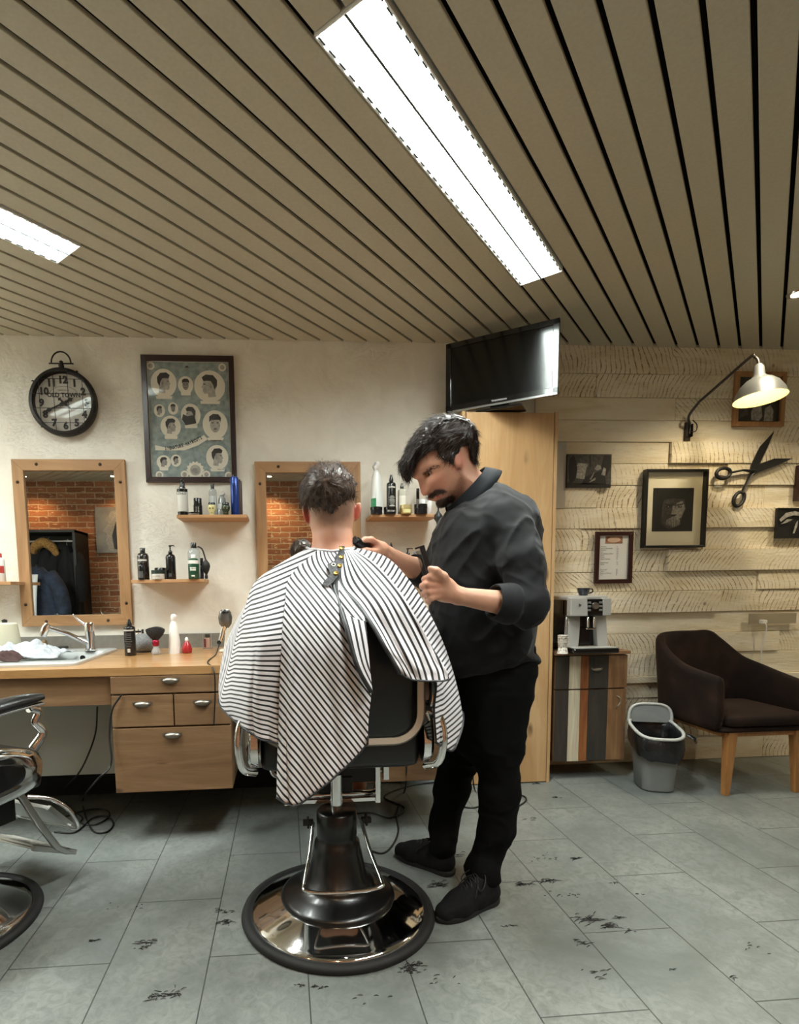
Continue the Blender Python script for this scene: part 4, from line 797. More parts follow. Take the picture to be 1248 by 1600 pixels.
flat([(-.055, .243), (.055, .243), (.055, .287), (-.055, .287)], -.0068, M('header_brown', '7a4a34', .6, noise=(60, 'c08a66')), pl_, 'header_picture'); flat(ell(0, .265, .042, .015), -.0073, M('header_cream', 'd8b79c', .6), pl_, 'header_picture')
rows = [('Waschen', '8.-'), ('Herren Haarschnitt', '35.-'), ('Maschine', '25.-'), ('Bart', '20.-'), ('Haarschnitt und Bart', '50.-'), ('Rasur', '30.-'), ('Kinder', '22.-'), ('Haare Waschen', '8.-'), (None, 0), ('Augenbrauen', '10.-'), ('Styling', '12.-'), (None, 0), (None, 0), ('Dauerwelle', '60.-'), ('Tönen', '35.-'), ('Maske mit Massage', '40.-'), ('Nase', '8.-')]
PRT = M('print_grey2', '6a6a66', .7)
for k, (a_, b_) in enumerate(rows):
    if a_: text(a_, .0095, PRT, pl_, T(-.082, -.0066, .225-.0108*k) @ FACE, 'lettering', align='LEFT', depth=.0002); text(b_, .0095, PRT, pl_, T(.02, -.0066, .225-.0108*k) @ FACE, 'lettering', align='LEFT', depth=.0002)
ph = frame('photo_print', 'unframed black-and-white photo of a barber shop, left of the black-framed portrait', 1.708, 1.986, 1.72, 1.917, .002, PD, .014, False, PD)
flat([(-.137, .002), (.137, .002), (.137, .195), (-.137, .195)], -.0145, PG, ph, 'print')
for q, m_ in (([(-.137, .0), (.137, 0), (.137, .02), (-.137, .03)], PD), ([(-.12, .02), (-.09, .04), (-.075, .1), (-.085, .16), (-.1, .19), (-.125, .17), (-.13, .1)], PD), ([(-.08, .055), (-.03, .05), (-.015, .13), (-.075, .12)], PL), ([(-.08, .125), (-.01, .125), (-.01, .14), (-.07, .145)], PL), ([(-.05, .02), (-.02, .065), (.03, .085), (.08, .10), (.10, .07), (.11, .02)], PD), ([(.03, .11), (.05, .135), (.07, .13), (.075, .11), (.05, .10)], PL), ([(.085, .08), (.075, .13), (.09, .19), (.13, .19), (.137, .13), (.11, .07)], PD), ([(.075, .075), (.09, .12), (.105, .11), (.1, .07)], PL), ([(.005, .05), (.03, .09), (.033, .088), (.012, .045)], PL), ([(.0, .03), (.04, .045), (.04, .06), (.01, .04)], PL), ([(.0, .12), (.008, .12), (.008, .195), (.0, .195)], PD)):
    flat(q, -.0152-.0003*(m_ is PL), m_, ph, 'printed_shape')
pb = frame('framed_photo', 'light-wood framed photo half hidden behind the metal wall lamp', 2.748, 3.077, 2.085, 2.405, .028, wood('frame_pine', '8c6238', 'a3764a', 'b5885c', 'z', 1.5, .5, False), .022, mat_board=PD)
flat([(-.04, .04), (-.045, .09), (-.02, .13), (.02, .12), (.03, .06), (.01, .035)], -.0068, PL, pb, 'printed_shape'); flat([(.04, .035), (.045, .11), (.08, .13), (.1, .1), (.1, .035)], -.0068, PL, pb, 'printed_shape'); flat([(-.12, .05), (-.06, .07), (-.08, .14), (-.12, .1)], -.0068, PG, pb, 'printed_shape')
pr = frame('framed_photo', 'dark red-brown picture frame cut off by the right edge, above the black photo', 3.183, 3.5, 1.638, 1.852, .022, M('frame_redbrown'), .03, mat_board=LAB)
pk = frame('photo_print', 'unframed black photo of tattooed hands at the right edge below the scissors', 3.055, 3.36, 1.407, 1.592, .003, PD, .02, False, PD, y0=DW-.032)
for q in ([(-.14, .115), (-.10, .155), (-.04, .165), (.02, .15), (.05, .13), (.0, .135), (-.05, .14), (-.09, .128), (-.13, .10)], [(-.13, .085), (-.09, .115), (-.05, .115), (-.09, .095)], [(-.045, .03), (-.03, .09), (-.015, .11), (-.02, .07), (-.035, .028)], [(.0, .03), (.03, .045), (.06, .03), (.05, .02)], [(.02, .09), (.05, .1), (.09, .14), (.06, .15)]): flat(q, -.0208, PL, pk, 'printed_hand')
ob('paper_sheet', box(1.60, DW-.018, 1.60, 1.707, DW-.0135, 1.99), M('sheet_grey', 'bdbab2', .7), label='pale grey sheet on the plank wall beside the tall cupboard', cat='sheet')

# giant scissors
so = thing('scissors_ornament', 'huge open black scissors hung on the plank wall', 'scissors', (2.887, DW-.036, 1.813), 0)
SM = M('scissors_black', '191817', .5)
def scissor(tip, ringc, ringr, ang_r, yb, bend):
    t_ = Vector(tip); c_ = Vector(ringc); d = t_.normalized(); n = Vector((-d.y, d.x)); pts = []
    L_ = t_.length
    blade = [(t_*1.0), t_*.55+n*.036, t_*.1+n*.033, -t_*.06+n*.016]
    blade2 = [-t_*.06-n*.018, t_*.1-n*.014, t_*.6-n*.010]
    o = ob('blade', prism_y([tuple(p) for p in blade+blade2], yb-.006, yb), SM, so, bevel=.0015)
    e = c_-c_.normalized()*ringr*1.05
    ob('shank', tube([(0, yb-.004, 0), (e.x*.5+bend[0], yb-.004, e.y*.5+bend[1]), (e.x, yb-.004, e.y)], [.020, .012, .013], 8, flat=.5), SM, so, smooth=True)
    rr = [(c_.x+ringr*1.25*cos(a)*cos(ang_r)-ringr*.85*sin(a)*sin(ang_r), yb-.004, c_.y+ringr*1.25*cos(a)*sin(ang_r)+ringr*.85*sin(a)*cos(ang_r)) for a in [2*pi*i/32 for i in range(32)]]
    ob('finger_ring', tube(rr, .0105, 8, closed=True), SM, so, smooth=True)
scissor((.123, .242), (-.083, -.165), .036, radians(62), 0, (.0, .01)); scissor((.248, .078), (-.2, -.012), .036, radians(8), -.008, (.01, .012))
ob('pivot_screw', mv(xf(lathe([(.009, 0), (.008, .004), (0, .005)], 16), rot('X', pi/2)), 0, -.0145, 0), STEEL, so, smooth=True)

# gooseneck wall lamp
wl = thing('wall_lamp', 'metal wall lamp with a dome shade on a bent arm, on the plank wall', 'lamp', (2.466, DW-.014, 2.055))
IR = M('lamp_iron', '4a4541', .4, .8); SHD = M('shade_metal', 'b9bdbd', .28, .85)
tip = at(1182, 562, Y=2.93) - wl.location; jn = at(1076, 650, Y=3.28)-wl.location; kn = at(1092, 628, Y=3.24)-wl.location; el = at(1172, 558, Y=2.96)-wl.location
ob('wall_bracket', MB().add(box(-.018, -.008, -.055, .018, 0, .055)).add(box(-.018, -.03, -.035, -.014, 0, .04)).add(box(.014, -.03, -.035, .018, 0, .04)), IR, wl, bevel=.001)
arm = spline([(0, -.022, -.02), (.0, -.024, .03), jn, kn], 5)+spline([kn, kn*.5+el*.5, el, tip*.6+el*.4+Vector((0, 0, .012)), tip+Vector((.004, -.004, -.005)), tip+Vector((.004, -.01, -.044))], 6)[1:]
ob('arm', tube(arm, .0075, 10), IR, wl, smooth=True)
ob('cord', tube(spline([(0, -.03, -.01), (.03, -.035, -.005), (.036, -.035, .03), (.012, -.03, .06)], 6), .003, 6), M('cord_black'), wl, smooth=True)
ax_ = Vector((.02, -.10, -1)).normalized(); zq = Vector((0, 0, -1)).rotation_difference(ax_); rm = zq.to_matrix().to_4x4(); tp_ = tip+Vector((.004, -.012, -.044)); shm = T(*tp_) @ rm @ Matrix.Diagonal((.82, .82, .92, 1))
out_ = [(.0, .02), (.018, .018), (.026, .006), (.030, -.0), (.032, -.045), (.042, -.055), (.045, -.06), (.075, -.075), (.105, -.10), (.132, -.14), (.145, -.175), (.148, -.18)]
ob('shade', xf(lathe(out_+[(.146, -.181), (.143, -.175), (.130, -.14), (.10, -.102), (.05, -.066), (0, -.06)], 48), shm), [SHD, M('shade_inner', 'd8cc98', .45)], wl, smooth=True)
sho = [o for o in wl.children if o.name.startswith('shade')][0]
sho.data.polygons.foreach_set('material_index', [1 if 12*48 <= i < 17*48 else 0 for i in range(len(sho.data.polygons))])
ob('bulb', xf(lathe([(.0, -.128), (.018, -.124), (.026, -.105), (.018, -.085), (.012, -.065)], 20), shm), M('bulb_warm', 'fff2c8', .4, emit=('ffd98a', 2)), wl, smooth=True)
pl2 = bpy.data.lights.new('wall_lamp_light', 'POINT'); pl2.energy = 1.6; pl2.color = (1, .78, .42); pl2.shadow_soft_size = .02
lo = bpy.data.objects.new('wall_lamp_light', pl2); lo.location = wl.location + (shm @ Vector((0, 0, -.15))); COL.objects.link(lo)

# socket strip with white plug
sk_ = thing('wall_socket', 'wall socket with a white plug and cord above the armchair', 'socket', (3.03, DW-.036, .905))
ob('opening', box(-.11, .0, -.03, .21, .003, .035), M('recess_grey', '9a8f78', .8), sk_); ob('plug', box(-.045, -.03, -.028, -.01, 0, -.004), WHITEP, sk_, bevel=.004)
ob('cord', tube(spline([(-.028, -.028, -.02), (-.02, -.035, -.05), (-.022, -.028, -.11), (-.03, -.02, -.2), (-.03, -.02, -.5)], 6), .004, 8), WHITEP, sk_, smooth=True)

# ================================================================== waste bin
bn_ = thing('waste_bin', 'grey plastic waste bin with a black bag and a rounded lid hoop', 'bin', (2.052, 2.915, 0), radians(-18))
BG = M('bin_grey', '767a78', .5); BR = M('bin_rim', 'b9bcb8', .4); BAG = M('bin_bag', '121314', .28, noise=(18, '1b1d1f', .8))
def bell(rx, ry, z, tilt=0, n=40, e=.62): return [(rx*abs(cos(a))**e*(1 if cos(a) > 0 else -1), ry*abs(sin(a))**e*(1 if sin(a) > 0 else -1), z+tilt*sin(a)) for a in [2*pi*i/n for i in range(n)]]
ob('body', loft([bell(.078, .095, 0, 0), bell(.088, .108, .008, 0), bell(.098, .122, .15, 0), bell(.112, .138, .305, .02), bell(.108, .134, .306, .02), bell(.094, .118, .15, 0), bell(.082, .1, .02, 0), bell(.01, .01, .018, 0)], True), BG, bn_, smooth=True)
bag = []
for z, k in ((.225, 1.07), (.245, 1.12), (.28, 1.13), (.315, 1.10), (.333, 1.03), (.325, .95), (.28, .90), (.22, .84)):
    ring = bell(.112*k, .138*k, z, .03 if z > .3 else .045)
    bag.append([(p[0]*(1+.035*mnoise.noise(Vector((p[0]*40, p[1]*40, z*30)))), p[1]*(1+.035*mnoise.noise(Vector((p[0]*40, p[1]*40, z*30+9)))), p[2]+.018*mnoise.noise(Vector((p[0]*18, p[1]*18, 4)))) for p in ring])
ob('bin_bag', loft(bag, False), BAG, bn_, smooth=True)
ob('rim', tube([Vector(p) for p in bell(.118, .145, .336, .03)], .009, 8, closed=True), BR, bn_, smooth=True)
ld = [(.112*abs(cos(a))**.6*(1 if cos(a) > 0 else -1), .10+.012*sin(a), .345+.105*abs(sin(a))**.55) for a in [pi*i/24 for i in range(25)]]
ob('lid', MB().add(loft([[p for p in ld], [(p[0], p[1]+.012, p[2]) for p in ld]], True), False), M('bin_lid', '7d8180', .5), bn_); ob('lid_rim', tube(ld, .008, 8), BR, bn_, smooth=True)
ob('bag_tail', tube(spline([(.12, -.02, .30), (.15, -.03, .31), (.175, -.05, .295), (.18, -.05, .28)], 4), [.02, .012, .016, .004], 8, flat=.5), BAG, bn_, smooth=True)

# ================================================================== brown armchair
ac = thing('armchair', 'dark brown velvet armchair with oak legs beside the plank wall', 'armchair', (2.55, 2.98, 0), radians(0))
t = NT('brown_velvet', .85); n_ = t.noise(t.coord('Object'), 7, 5, .6); t.col(t.ramp(n_, [(.35, '120a07'), (.55, '1e120c'), (.75, '32211a')])); t.b.inputs['Sheen Weight'].default_value = .18; t.b.inputs['Specular IOR Level'].default_value = .2; t.b.inputs['Sheen Tint'].default_value = lin('8a6a58'); t.bump(t.noise(t.coord('Object'), 60, 3), .15, .003)
VEL = MATS['brown_velvet']; OAKL = wood('leg_wood', '8a5c33', 'a1703f', 'b5834f', 'z', 1.5, .4, False)
# shell: path round the sides and back, with its own height at each station
st = [((-.30, -.26), .645), ((-.312, -.16), .66), ((-.322, 0), .69), ((-.315, .14), .76), ((-.29, .22), .835), ((-.18, .262), .85), ((-.05, .27), .85), ((.06, .27), .85), ((.13, .262), .80), ((.235, .22), .70), ((.298, .12), .655), ((.315, 0), .625), ((.315, -.14), .60), ((.30, -.26), .585)]
path = spline([(p[0][0], p[0][1], p[1]) for p in st], 4); rings = []
cen = Vector((0, -.02, 0))
for i, p in enumerate(path):
    a = path[max(0, i-1)]; b_ = path[min(len(path)-1, i+1)]; tdir = Vector((b_.x-a.x, b_.y-a.y, 0)).normalized(); nrm = Vector((tdir.y, -tdir.x, 0))
    if nrm.dot(Vector((p.x, p.y, 0))-cen) < 0: nrm = -nrm
    o0 = Vector((p.x, p.y, 0)); zt = p.z; zb = .355; th_ = .058; ln = .035*(zt-.6)/.25
    q = [(o0+nrm*(-.01), zb), (o0+nrm*(-th_), zb+.01), (o0+nrm*(-th_+ln*.2), zb+.12), (o0+nrm*(-th_+ln), zt-.03), (o0+nrm*(-th_*.8+ln), zt-.006), (o0+nrm*(-th_*.5+ln), zt), (o0+nrm*(-.008+ln), zt-.01), (o0+nrm*(ln), zt-.04), (o0+nrm*(.004), zb+.15), (o0, zb+.02)]
    rings.append([(v_.x, v_.y, z_) for v_, z_ in q])
ob('shell', loft(rings), VEL, ac, smooth=True, sub=1)
def cushion(x0, y0, x1, y1, z0, z1, r=.05, puff=.02):
    rg = []
    for z, s_ in ((z0, .97), (z0+.012, 1), (z1-.02, 1), (z1-.006, .97), (z1, .88), (z1+puff, .5)):
        o = rrect(x0, y0, x1, y1, r); cx0, cy0 = (x0+x1)/2, (y0+y1)/2; rg.append([(cx0+(p[0]-cx0)*s_, cy0+(p[1]-cy0)*s_, z) for p in o])
    return loft(rg)
ob('seat_cushion', cushion(-.245, -.27, .245, .2, .372, .438, .05, .016), VEL, ac, smooth=True, sub=1)
ob('seat_base', cushion(-.285, -.258, .285, .24, .345, .375, .05, 0), VEL, ac, smooth=True)
ob('apron', MB().add(box(-.225, -.235, .318, .215, -.215, .345)).add(box(-.225, .215, .318, .215, .235, .345)).add(box(-.24, -.22, .318, -.222, .23, .345)).add(box(.2, -.22, .318, .218, .23, .345)), OAKL, ac, bevel=.002)
for sx in (-1, 1):
    for sy in (-1, 1):
        q = lambda x, y, z, w: [(x-w, y-w, z), (x+w, y-w, z), (x+w, y+w, z), (x-w, y+w, z)]
        ob('leg', loft([q(.195*sx+(-.015 if sx < 0 else 0), .235*sy-.0, 0, .0145), q(.19*sx, .222*sy, .345, .025)]), OAKL, ac, bevel=.002)
# ================================================================== smooth bodies from distance fields
def smin(a, b, k): h = np.clip(.5+.5*(b-a)/k, 0, 1); return b*(1-h)+a*h-k*h*(1-h)
def smax(a, b, k): return -smin(-a, -b, k)
def cap(p, a, b, ra, rb):
    a = np.array(a, float); b = np.array(b, float); ab = b-a; t = np.clip((p-a)@ab/(ab@ab), 0, 1)
    return np.linalg.norm(p-a-t[:, None]*ab, axis=1)-(ra+(rb-ra)*t)
def chain(p, pts, k=.01):
    d = None
    for (a, ra), (b, rb) in zip(pts[:-1], pts[1:]):
        e = cap(p, a, b, ra, rb); d = e if d is None else smin(d, e, k)
    return d
def elli(p, c, r, R=None):
    q = p-np.array(c, float)
    if R is not None: q = q@np.array(R)          # R columns: local axes in world
    r = np.array(r, float); k0 = np.linalg.norm(q/r, axis=1); k1 = np.linalg.norm(q/(r*r), axis=1)
    return k0*(k0-1)/np.maximum(k1, 1e-9)
def poly2(px, pz, poly):                         # signed distance to a closed outline in the xz plane, negative inside
    P = np.array(poly, float); n = len(P); d = np.full(len(px), 1e9); s = np.zeros(len(px), int)
    for i in range(n):
        a = P[i]; b = P[(i+1) % n]; e = b-a; wx = px-a[0]; wz = pz-a[1]
        t = np.clip((wx*e[0]+wz*e[1])/(e@e+1e-12), 0, 1); d = np.minimum(d, (wx-e[0]*t)**2+(wz-e[1]*t)**2)
        c = ((a[1] <= pz) & (b[1] > pz)) | ((b[1] <= pz) & (a[1] > pz))
        with np.errstate(divide='ignore', invalid='ignore'): xi = a[0]+(pz-a[1])*(e[0]/(e[1] if abs(e[1]) > 1e-12 else 1e-12))
        s += (c & (px < xi))
    return np.sqrt(d)*np.where(s % 2 == 1, -1, 1)
def infl(p, poly, yc, W, R):                     # outline seen from the side, rounded off in depth
    d2 = poly2(p[:, 0], p[:, 2], poly); dep = np.clip(-d2/R, 0, 1); w = W*np.sqrt(np.maximum(1-(1-dep)**2, 0))
    yy = np.abs(p[:, 1]-(yc if np.isscalar(yc) else yc))
    ins = yy-w; k = np.clip(w/W, .35, 1)
    return np.where(d2 > 0, np.sqrt(d2**2+(.35*yy)**2), np.maximum(ins*k, d2*1.0))
def vnoise(p, sc, seed=0):
    q = p*sc+seed*17.13; i = np.floor(q).astype(np.int64); f = q-i; f = f*f*(3-2*f)
    def H(a, b, c):
        n = (a*73856093) ^ (b*19349663) ^ (c*83492791) ^ (seed*2654435761 & 0xffffffff)
        n = (n ^ (n >> 13))*1274126177 & 0xffffffff; return ((n ^ (n >> 16)) & 0xffff)/32768.0-1
    r = 0
    for a in (0, 1):
        for b in (0, 1):
            for c in (0, 1):
                r = r+H(i[:, 0]+a, i[:, 1]+b, i[:, 2]+c)*(f[:, 0] if a else 1-f[:, 0])*(f[:, 1] if b else 1-f[:, 1])*(f[:, 2] if c else 1-f[:, 2])
    return r
def surf(f, lo, hi, h, B=8, slack=1.7):
    lo = np.array(lo, float); nb = np.ceil((np.array(hi)-lo)/(h*B)).astype(int)
    g = np.stack(np.meshgrid(*[np.arange(n) for n in nb], indexing='ij'), -1).reshape(-1, 3)
    d = f(lo+(g+.5)*h*B); act = g[np.abs(d) < h*B*.87*slack+.004]
    o = np.stack(np.meshgrid(*[np.arange(B+1)]*3, indexing='ij'), -1).reshape(-1, 3)
    V, K, Fq = [], [], []; N = nb*B+2; key = lambda c: (c[..., 0]*N[1]+c[..., 1])*N[2]+c[..., 2]
    for s in range(0, len(act), 400):
        a = act[s:s+400]; idx = a[:, None, :]*B+o[None]; D = f((lo+idx.reshape(-1, 3)*h)).reshape(len(a), B+1, B+1, B+1)
        cs = [D[:, i:i+B, j:j+B, k:k+B] for i in (0, 1) for j in (0, 1) for k in (0, 1)]
        neg = sum((c < 0).astype(int) for c in cs); m = (neg > 0) & (neg < 8)
        w_ = np.argwhere(m)
        if not len(w_): continue
        vals = np.stack([c[m] for c in cs], 1); cor = np.array([(i, j, k) for i in (0, 1) for j in (0, 1) for k in (0, 1)], float)
        acc = np.zeros((len(vals), 3)); cnt = np.zeros(len(vals))
        for e0 in range(8):
            for bit in (1, 2, 4):
                e1 = e0 | bit
                if e1 == e0: continue
                v0, v1 = vals[:, e0], vals[:, e1]; cr = (v0 < 0) != (v1 < 0); t = np.where(cr, v0/np.where(cr, v0-v1, 1), 0)
                acc += np.where(cr[:, None], cor[e0]+(cor[e1]-cor[e0])*t[:, None], 0); cnt += cr
        cell = a[w_[:, 0]]*B+w_[:, 1:]; V.append(lo+(cell+acc/cnt[:, None])*h); K.append(key(cell))
        for ax in range(3):                      # crossing edges along each axis
            sl1 = [slice(None)]+[slice(0, B)]*3; sl2 = [slice(None)]+[slice(0, B)]*3; sl2[ax+1] = slice(1, B+1)
            A0, A1 = D[tuple(sl1)], D[tuple(sl2)]; cr = np.argwhere((A0 < 0) != (A1 < 0)); sg = A0[tuple(cr.T)] < 0
            c = a[cr[:, 0]]*B+cr[:, 1:]; u, v = (ax+1) % 3, (ax+2) % 3
            du = np.zeros(3, int); du[u] = 1; dv = np.zeros(3, int); dv[v] = 1
            q = np.stack([key(c-du-dv), key(c-dv), key(c), key(c-du)], 1); q[~sg] = q[~sg][:, ::-1]; Fq.append(q)
    V = np.concatenate(V); K = np.concatenate(K); Fq = np.concatenate(Fq); so = np.argsort(K); Ks = K[so]
    pos = np.searchsorted(Ks, Fq); pos = np.clip(pos, 0, len(Ks)-1); ok = (Ks[pos] == Fq).all(1)
    return V, so[pos[ok]]
def npmesh(name, V, Fq, mat, parent=None, cols=None, smooth_iter=0, label=None, cat=None):
    me = bpy.data.meshes.new(name); n = len(V); m = len(Fq); k = Fq.shape[1]
    me.vertices.add(n); me.vertices.foreach_set('co', V.astype(np.float32).ravel()); me.loops.add(m*k); me.loops.foreach_set('vertex_index', Fq.astype(np.int32).ravel())
    me.polygons.add(m); me.polygons.foreach_set('loop_start', np.arange(0, m*k, k, dtype=np.int32)); me.polygons.foreach_set('use_smooth', np.ones(m, bool)); me.update(calc_edges=True); me.validate()
    if cols is not None:
        a = me.color_attributes.new('Col', 'FLOAT_COLOR', 'POINT'); a.data.foreach_set('color', np.concatenate([cols, np.ones((n, 1))], 1).astype(np.float32).ravel())
    me.materials.append(mat); o = bpy.data.objects.new(name, me); COL.objects.link(o)
    if parent: o.parent = parent
    tag(o, label, cat); return o
def relax(V, Fq, it=2, lam=.5):
    n = len(V)
    for _ in range(it):
        acc = np.zeros_like(V); cnt = np.zeros(n)
        for i in range(4):
            j = (i+1) % 4
            np.add.at(acc, Fq[:, i], V[Fq[:, j]]); np.add.at(acc, Fq[:, j], V[Fq[:, i]]); np.add.at(cnt, Fq[:, i], 1); np.add.at(cnt, Fq[:, j], 1)
        V = V+(acc/np.maximum(cnt, 1)[:, None]-V)*lam
    return V
def normals(V, Fq):
    a = V[Fq[:, 2]]-V[Fq[:, 0]]; b = V[Fq[:, 3]]-V[Fq[:, 1]]; fn = np.cross(a, b); N = np.zeros_like(V)
    for i in range(4): np.add.at(N, Fq[:, i], fn)
    return N/np.maximum(np.linalg.norm(N, axis=1), 1e-9)[:, None]
def S3(c): return np.array(lin(c)[:3])
def strands(name, V, N, flow, n, L, w, mat, parent, seed=1, lift=.15, steps=5, curl=.25, keep=None, off=.0):
    """short tapered locks growing over a surface; flow(P) gives the combing direction"""
    rg = np.random.default_rng(seed); idx = np.arange(len(V)) if keep is None else np.argwhere(keep)[:, 0]
    idx = rg.choice(idx, n); P = V[idx]+N[idx]*off+rg.normal(0, .0015, (n, 3)); Nn = N[idx]; Ls = L*(.55+.9*rg.random(n)); ws = w*(.6+.8*rg.random(n))
    D = flow(P); D = D+curl*rg.normal(0, 1, (n, 3))*.5+curl*np.stack([vnoise(P, 45, 3), vnoise(P, 45, 5), vnoise(P, 45, 7)], 1); D -= Nn*(D*Nn).sum(1)[:, None]; D /= np.linalg.norm(D, axis=1)[:, None]
    pts = [P]; d = D+Nn*lift*(rg.random((n, 1))*1.6)
    bend = rg.normal(0, .25, (n, 3))
    for k in range(steps-1):
        d = d-Nn*lift*.55/(steps-1)*1.6+bend/(steps); d /= np.linalg.norm(d, axis=1)[:, None]; pts.append(pts[-1]+d*(Ls/(steps-1))[:, None])
    VV = []; side = np.cross(D, Nn)
    for k in range(steps):
        t = k/(steps-1); r = ws*(1-t**1.6)*(.65+.35*min(1, t*4))
        VV.append(np.stack([pts[k]+side*r[:, None], pts[k]+Nn*(r*.8)[:, None], pts[k]-side*r[:, None]], 1))
    VV = np.stack(VV, 1).reshape(-1, 3); F_ = []
    base = np.arange(n)*steps*3
    for k in range(steps-1):
        for j in range(3): F_.append(np.stack([base+k*3+j, base+k*3+(j+1) % 3, base+k*3+3+(j+1) % 3, base+k*3+3+j], 1))
    return npmesh(name, VV, np.concatenate(F_), mat, parent)
def pxz(pts, Y): return [(lambda q: (q.x, q.z))(at(a, b, Y=Y)) for a, b in pts]
def zoomed(pts, ox, oy, s): return [(ox+a/s, oy+b/s) for a, b in pts]
def A3(px, py, Y): q = at(px, py, Y=Y); return np.array([q.x, q.y, q.z])
def colmat(name, rough=.5, sss=0, spec=.4, bump=None, sheen=0):
    t = NT(name, rough); a = t.n('Attribute', attribute_name='Col'); t.l(a.outputs['Color'], t.b.inputs['Base Color']); t.b.inputs['Specular IOR Level'].default_value = spec
    if sss: t.b.inputs['Subsurface Weight'].default_value = sss; t.b.inputs['Subsurface Radius'].default_value = (.010, .004, .0025); t.b.inputs['Subsurface Scale'].default_value = 1
    if bump: t.bump(t.noise(t.coord('Object'), bump[0], 4), bump[1], .002)
    if sheen: t.b.inputs['Sheen Weight'].default_value = sheen
    return MATS[name]
SKIN = colmat('skin', .48, .12, .45, (420, .12))
def hair_mat(name, c1, c2, rough=.42):
    t = NT(name, rough); n_ = t.noise(t.coord('Object'), 70, 4); t.col(t.ramp(n_, [(.35, c1), (.65, c2)])); t.b.inputs['Specular IOR Level'].default_value = .3; t.b.inputs['Anisotropic'].default_value = .4; return MATS[name]
# ================================================================== the barber
barber = thing('person', 'standing bearded barber in a black shirt and trousers, looking down and holding a comb', 'person', (0, 0, 0))
YH = 2.02
Z2 = lambda pts: zoomed(pts, 610, 640, 7.8)
head_o = pxz(Z2([(285, 832), (262, 765), (280, 660), (320, 540), (370, 420), (440, 290), (560, 190), (710, 165), (850, 225), (950, 330), (992, 450), (1003, 560), (1000, 640), (1030, 720), (1120, 800), (1240, 900), (1250, 1100), (1000, 1250), (820, 1200), (775, 1120), (720, 1120), (680, 1165), (640, 1190), (590, 1188), (570, 1150), (563, 1115), (545, 1098), (524, 1082), (518, 1070), (500, 1068), (480, 1050), (455, 1032), (430, 1046), (405, 1040), (385, 1012), (368, 950), (352, 880), (330, 845)]), YH)
head_o = [tuple(v)[:2] for v in [(p.x, p.y) for p in [Vector((a, b, 0)) for a, b in head_o]]]
ear_c = A3(715.5, 720, YH-.083)
def hw_(px, py, dy): return A3(px, py, YH)+np.array([0, dy, 0])
eye = A3(669.5, 742.5, YH); eyeL = eye+np.array([0, -.036, 0]); eyeR = eye+np.array([0, .036, 0])
ANG = radians(36); fx = np.array([-cos(ANG), 0, -sin(ANG)]); ux = np.array([-sin(ANG), 0, cos(ANG)]); sy_ = np.array([0, 1., 0])
HR = np.stack([fx, sy_, ux], 1)                 # head axes: forward, side, up
ER = np.stack([np.array([-cos(radians(20)), -.25, -sin(radians(20))]), np.array([-.2, .97, 0]), np.array([-sin(radians(20)), 0, cos(radians(20))])], 1)
# joints
shL, elL, wrL = A3(795, 812, 1.84), A3(822, 948, 1.74), A3(716, 931, 1.70)
shR, elR, wrR = A3(752, 812, 2.19), A3(664, 897, 2.16), A3(606, 865, 1.99)
# left hand (near): fist round a comb; right hand (far): fingers round the trimmer
pal = A3(692, 918, 1.695); mid = A3(671, 921, 1.69)
def hand_near(p):
    d = smin(cap(p, wrL, A3(700, 925, 1.70), .028, .030), elli(p, A3(690, 919, 1.70), (.045, .026, .040), np.stack([[-.95, 0, .3], [0, 1, 0], [.3, 0, .95]], 1)), .018)
    fg = []
    for k, (kx, ky) in enumerate(((673, 902), (668, 913), (669, 925), (673, 935))):       # knuckles: index to little, curled in
        r = (.0105, .0108, .0102, .0092)[k]
        a = A3(690, 908+8*k*.9, 1.69); b_ = A3(kx-1, ky, 1.672+.003*k); c_ = A3(kx-9+2*k*.7, ky+3, 1.69+.002*k); e_ = A3(kx-3, ky+7, 1.715); 
        fg.append(chain(p, [(a, r*1.25), (b_, r*1.1), (c_, r), (e_, r*.9)], .006))
    f = fg[0]
    for q in fg[1:]: f = smin(f, q, .0018)
    th = chain(p, [(A3(700, 915, 1.69), .018), (A3(692, 901, 1.675), .0145), (A3(681, 892, 1.668), .0120), (A3(672, 888.5, 1.672), .0095)], .008)
    return smin(smin(d, f, .010), th, .010)
def hand_far(p):
    d = smin(cap(p, wrR, A3(596, 858, 1.96), .024, .026), elli(p, A3(590, 855, 1.94), (.036, .022, .022), np.stack([[-.9, -.3, .3], [.3, -.9, 0], [.3, 0, .9]], 1)), .014)
    fs = [[(A3(590, 850, 1.93), .012), (A3(580, 843, 1.90), .0105), (A3(570, 843, 1.885), .0095), (A3(562, 848, 1.875), .008)],
          [(A3(592, 853, 1.94), .012), (A3(578, 846, 1.93), .0105), (A3(567, 846, 1.92), .0095), (A3(560, 853, 1.91), .008)],
          [(A3(594, 856, 1.95), .0115), (A3(578, 851, 1.95), .0100), (A3(568, 852, 1.94), .009), (A3(563, 858, 1.925), .0078)],
          [(A3(596, 860, 1.955), .0110), (A3(583, 857, 1.965), .0092), (A3(574, 858, 1.955), .0082), (A3(568, 862, 1.94), .0072)],
          [(A3(592, 862, 1.94), .0135), (A3(582, 861, 1.905), .0115), (A3(572, 860, 1.885), .0100), (A3(565, 860, 1.878), .0085)]]
    f = None
    for c_ in fs: q = chain(p, c_, .005); f = q if f is None else smin(f, q, .003)
    return smin(d, f, .008)
torso_o = pxz([(700, 792), (742, 742), (770, 762), (800, 776), (824, 800), (832, 850), (826, 920), (822, 980), (824, 1030), (822, 1070), (800, 1100), (770, 1110), (740, 1100), (712, 1075), (700, 1040), (690, 990), (682, 940), (680, 880), (688, 830)], 2.04)
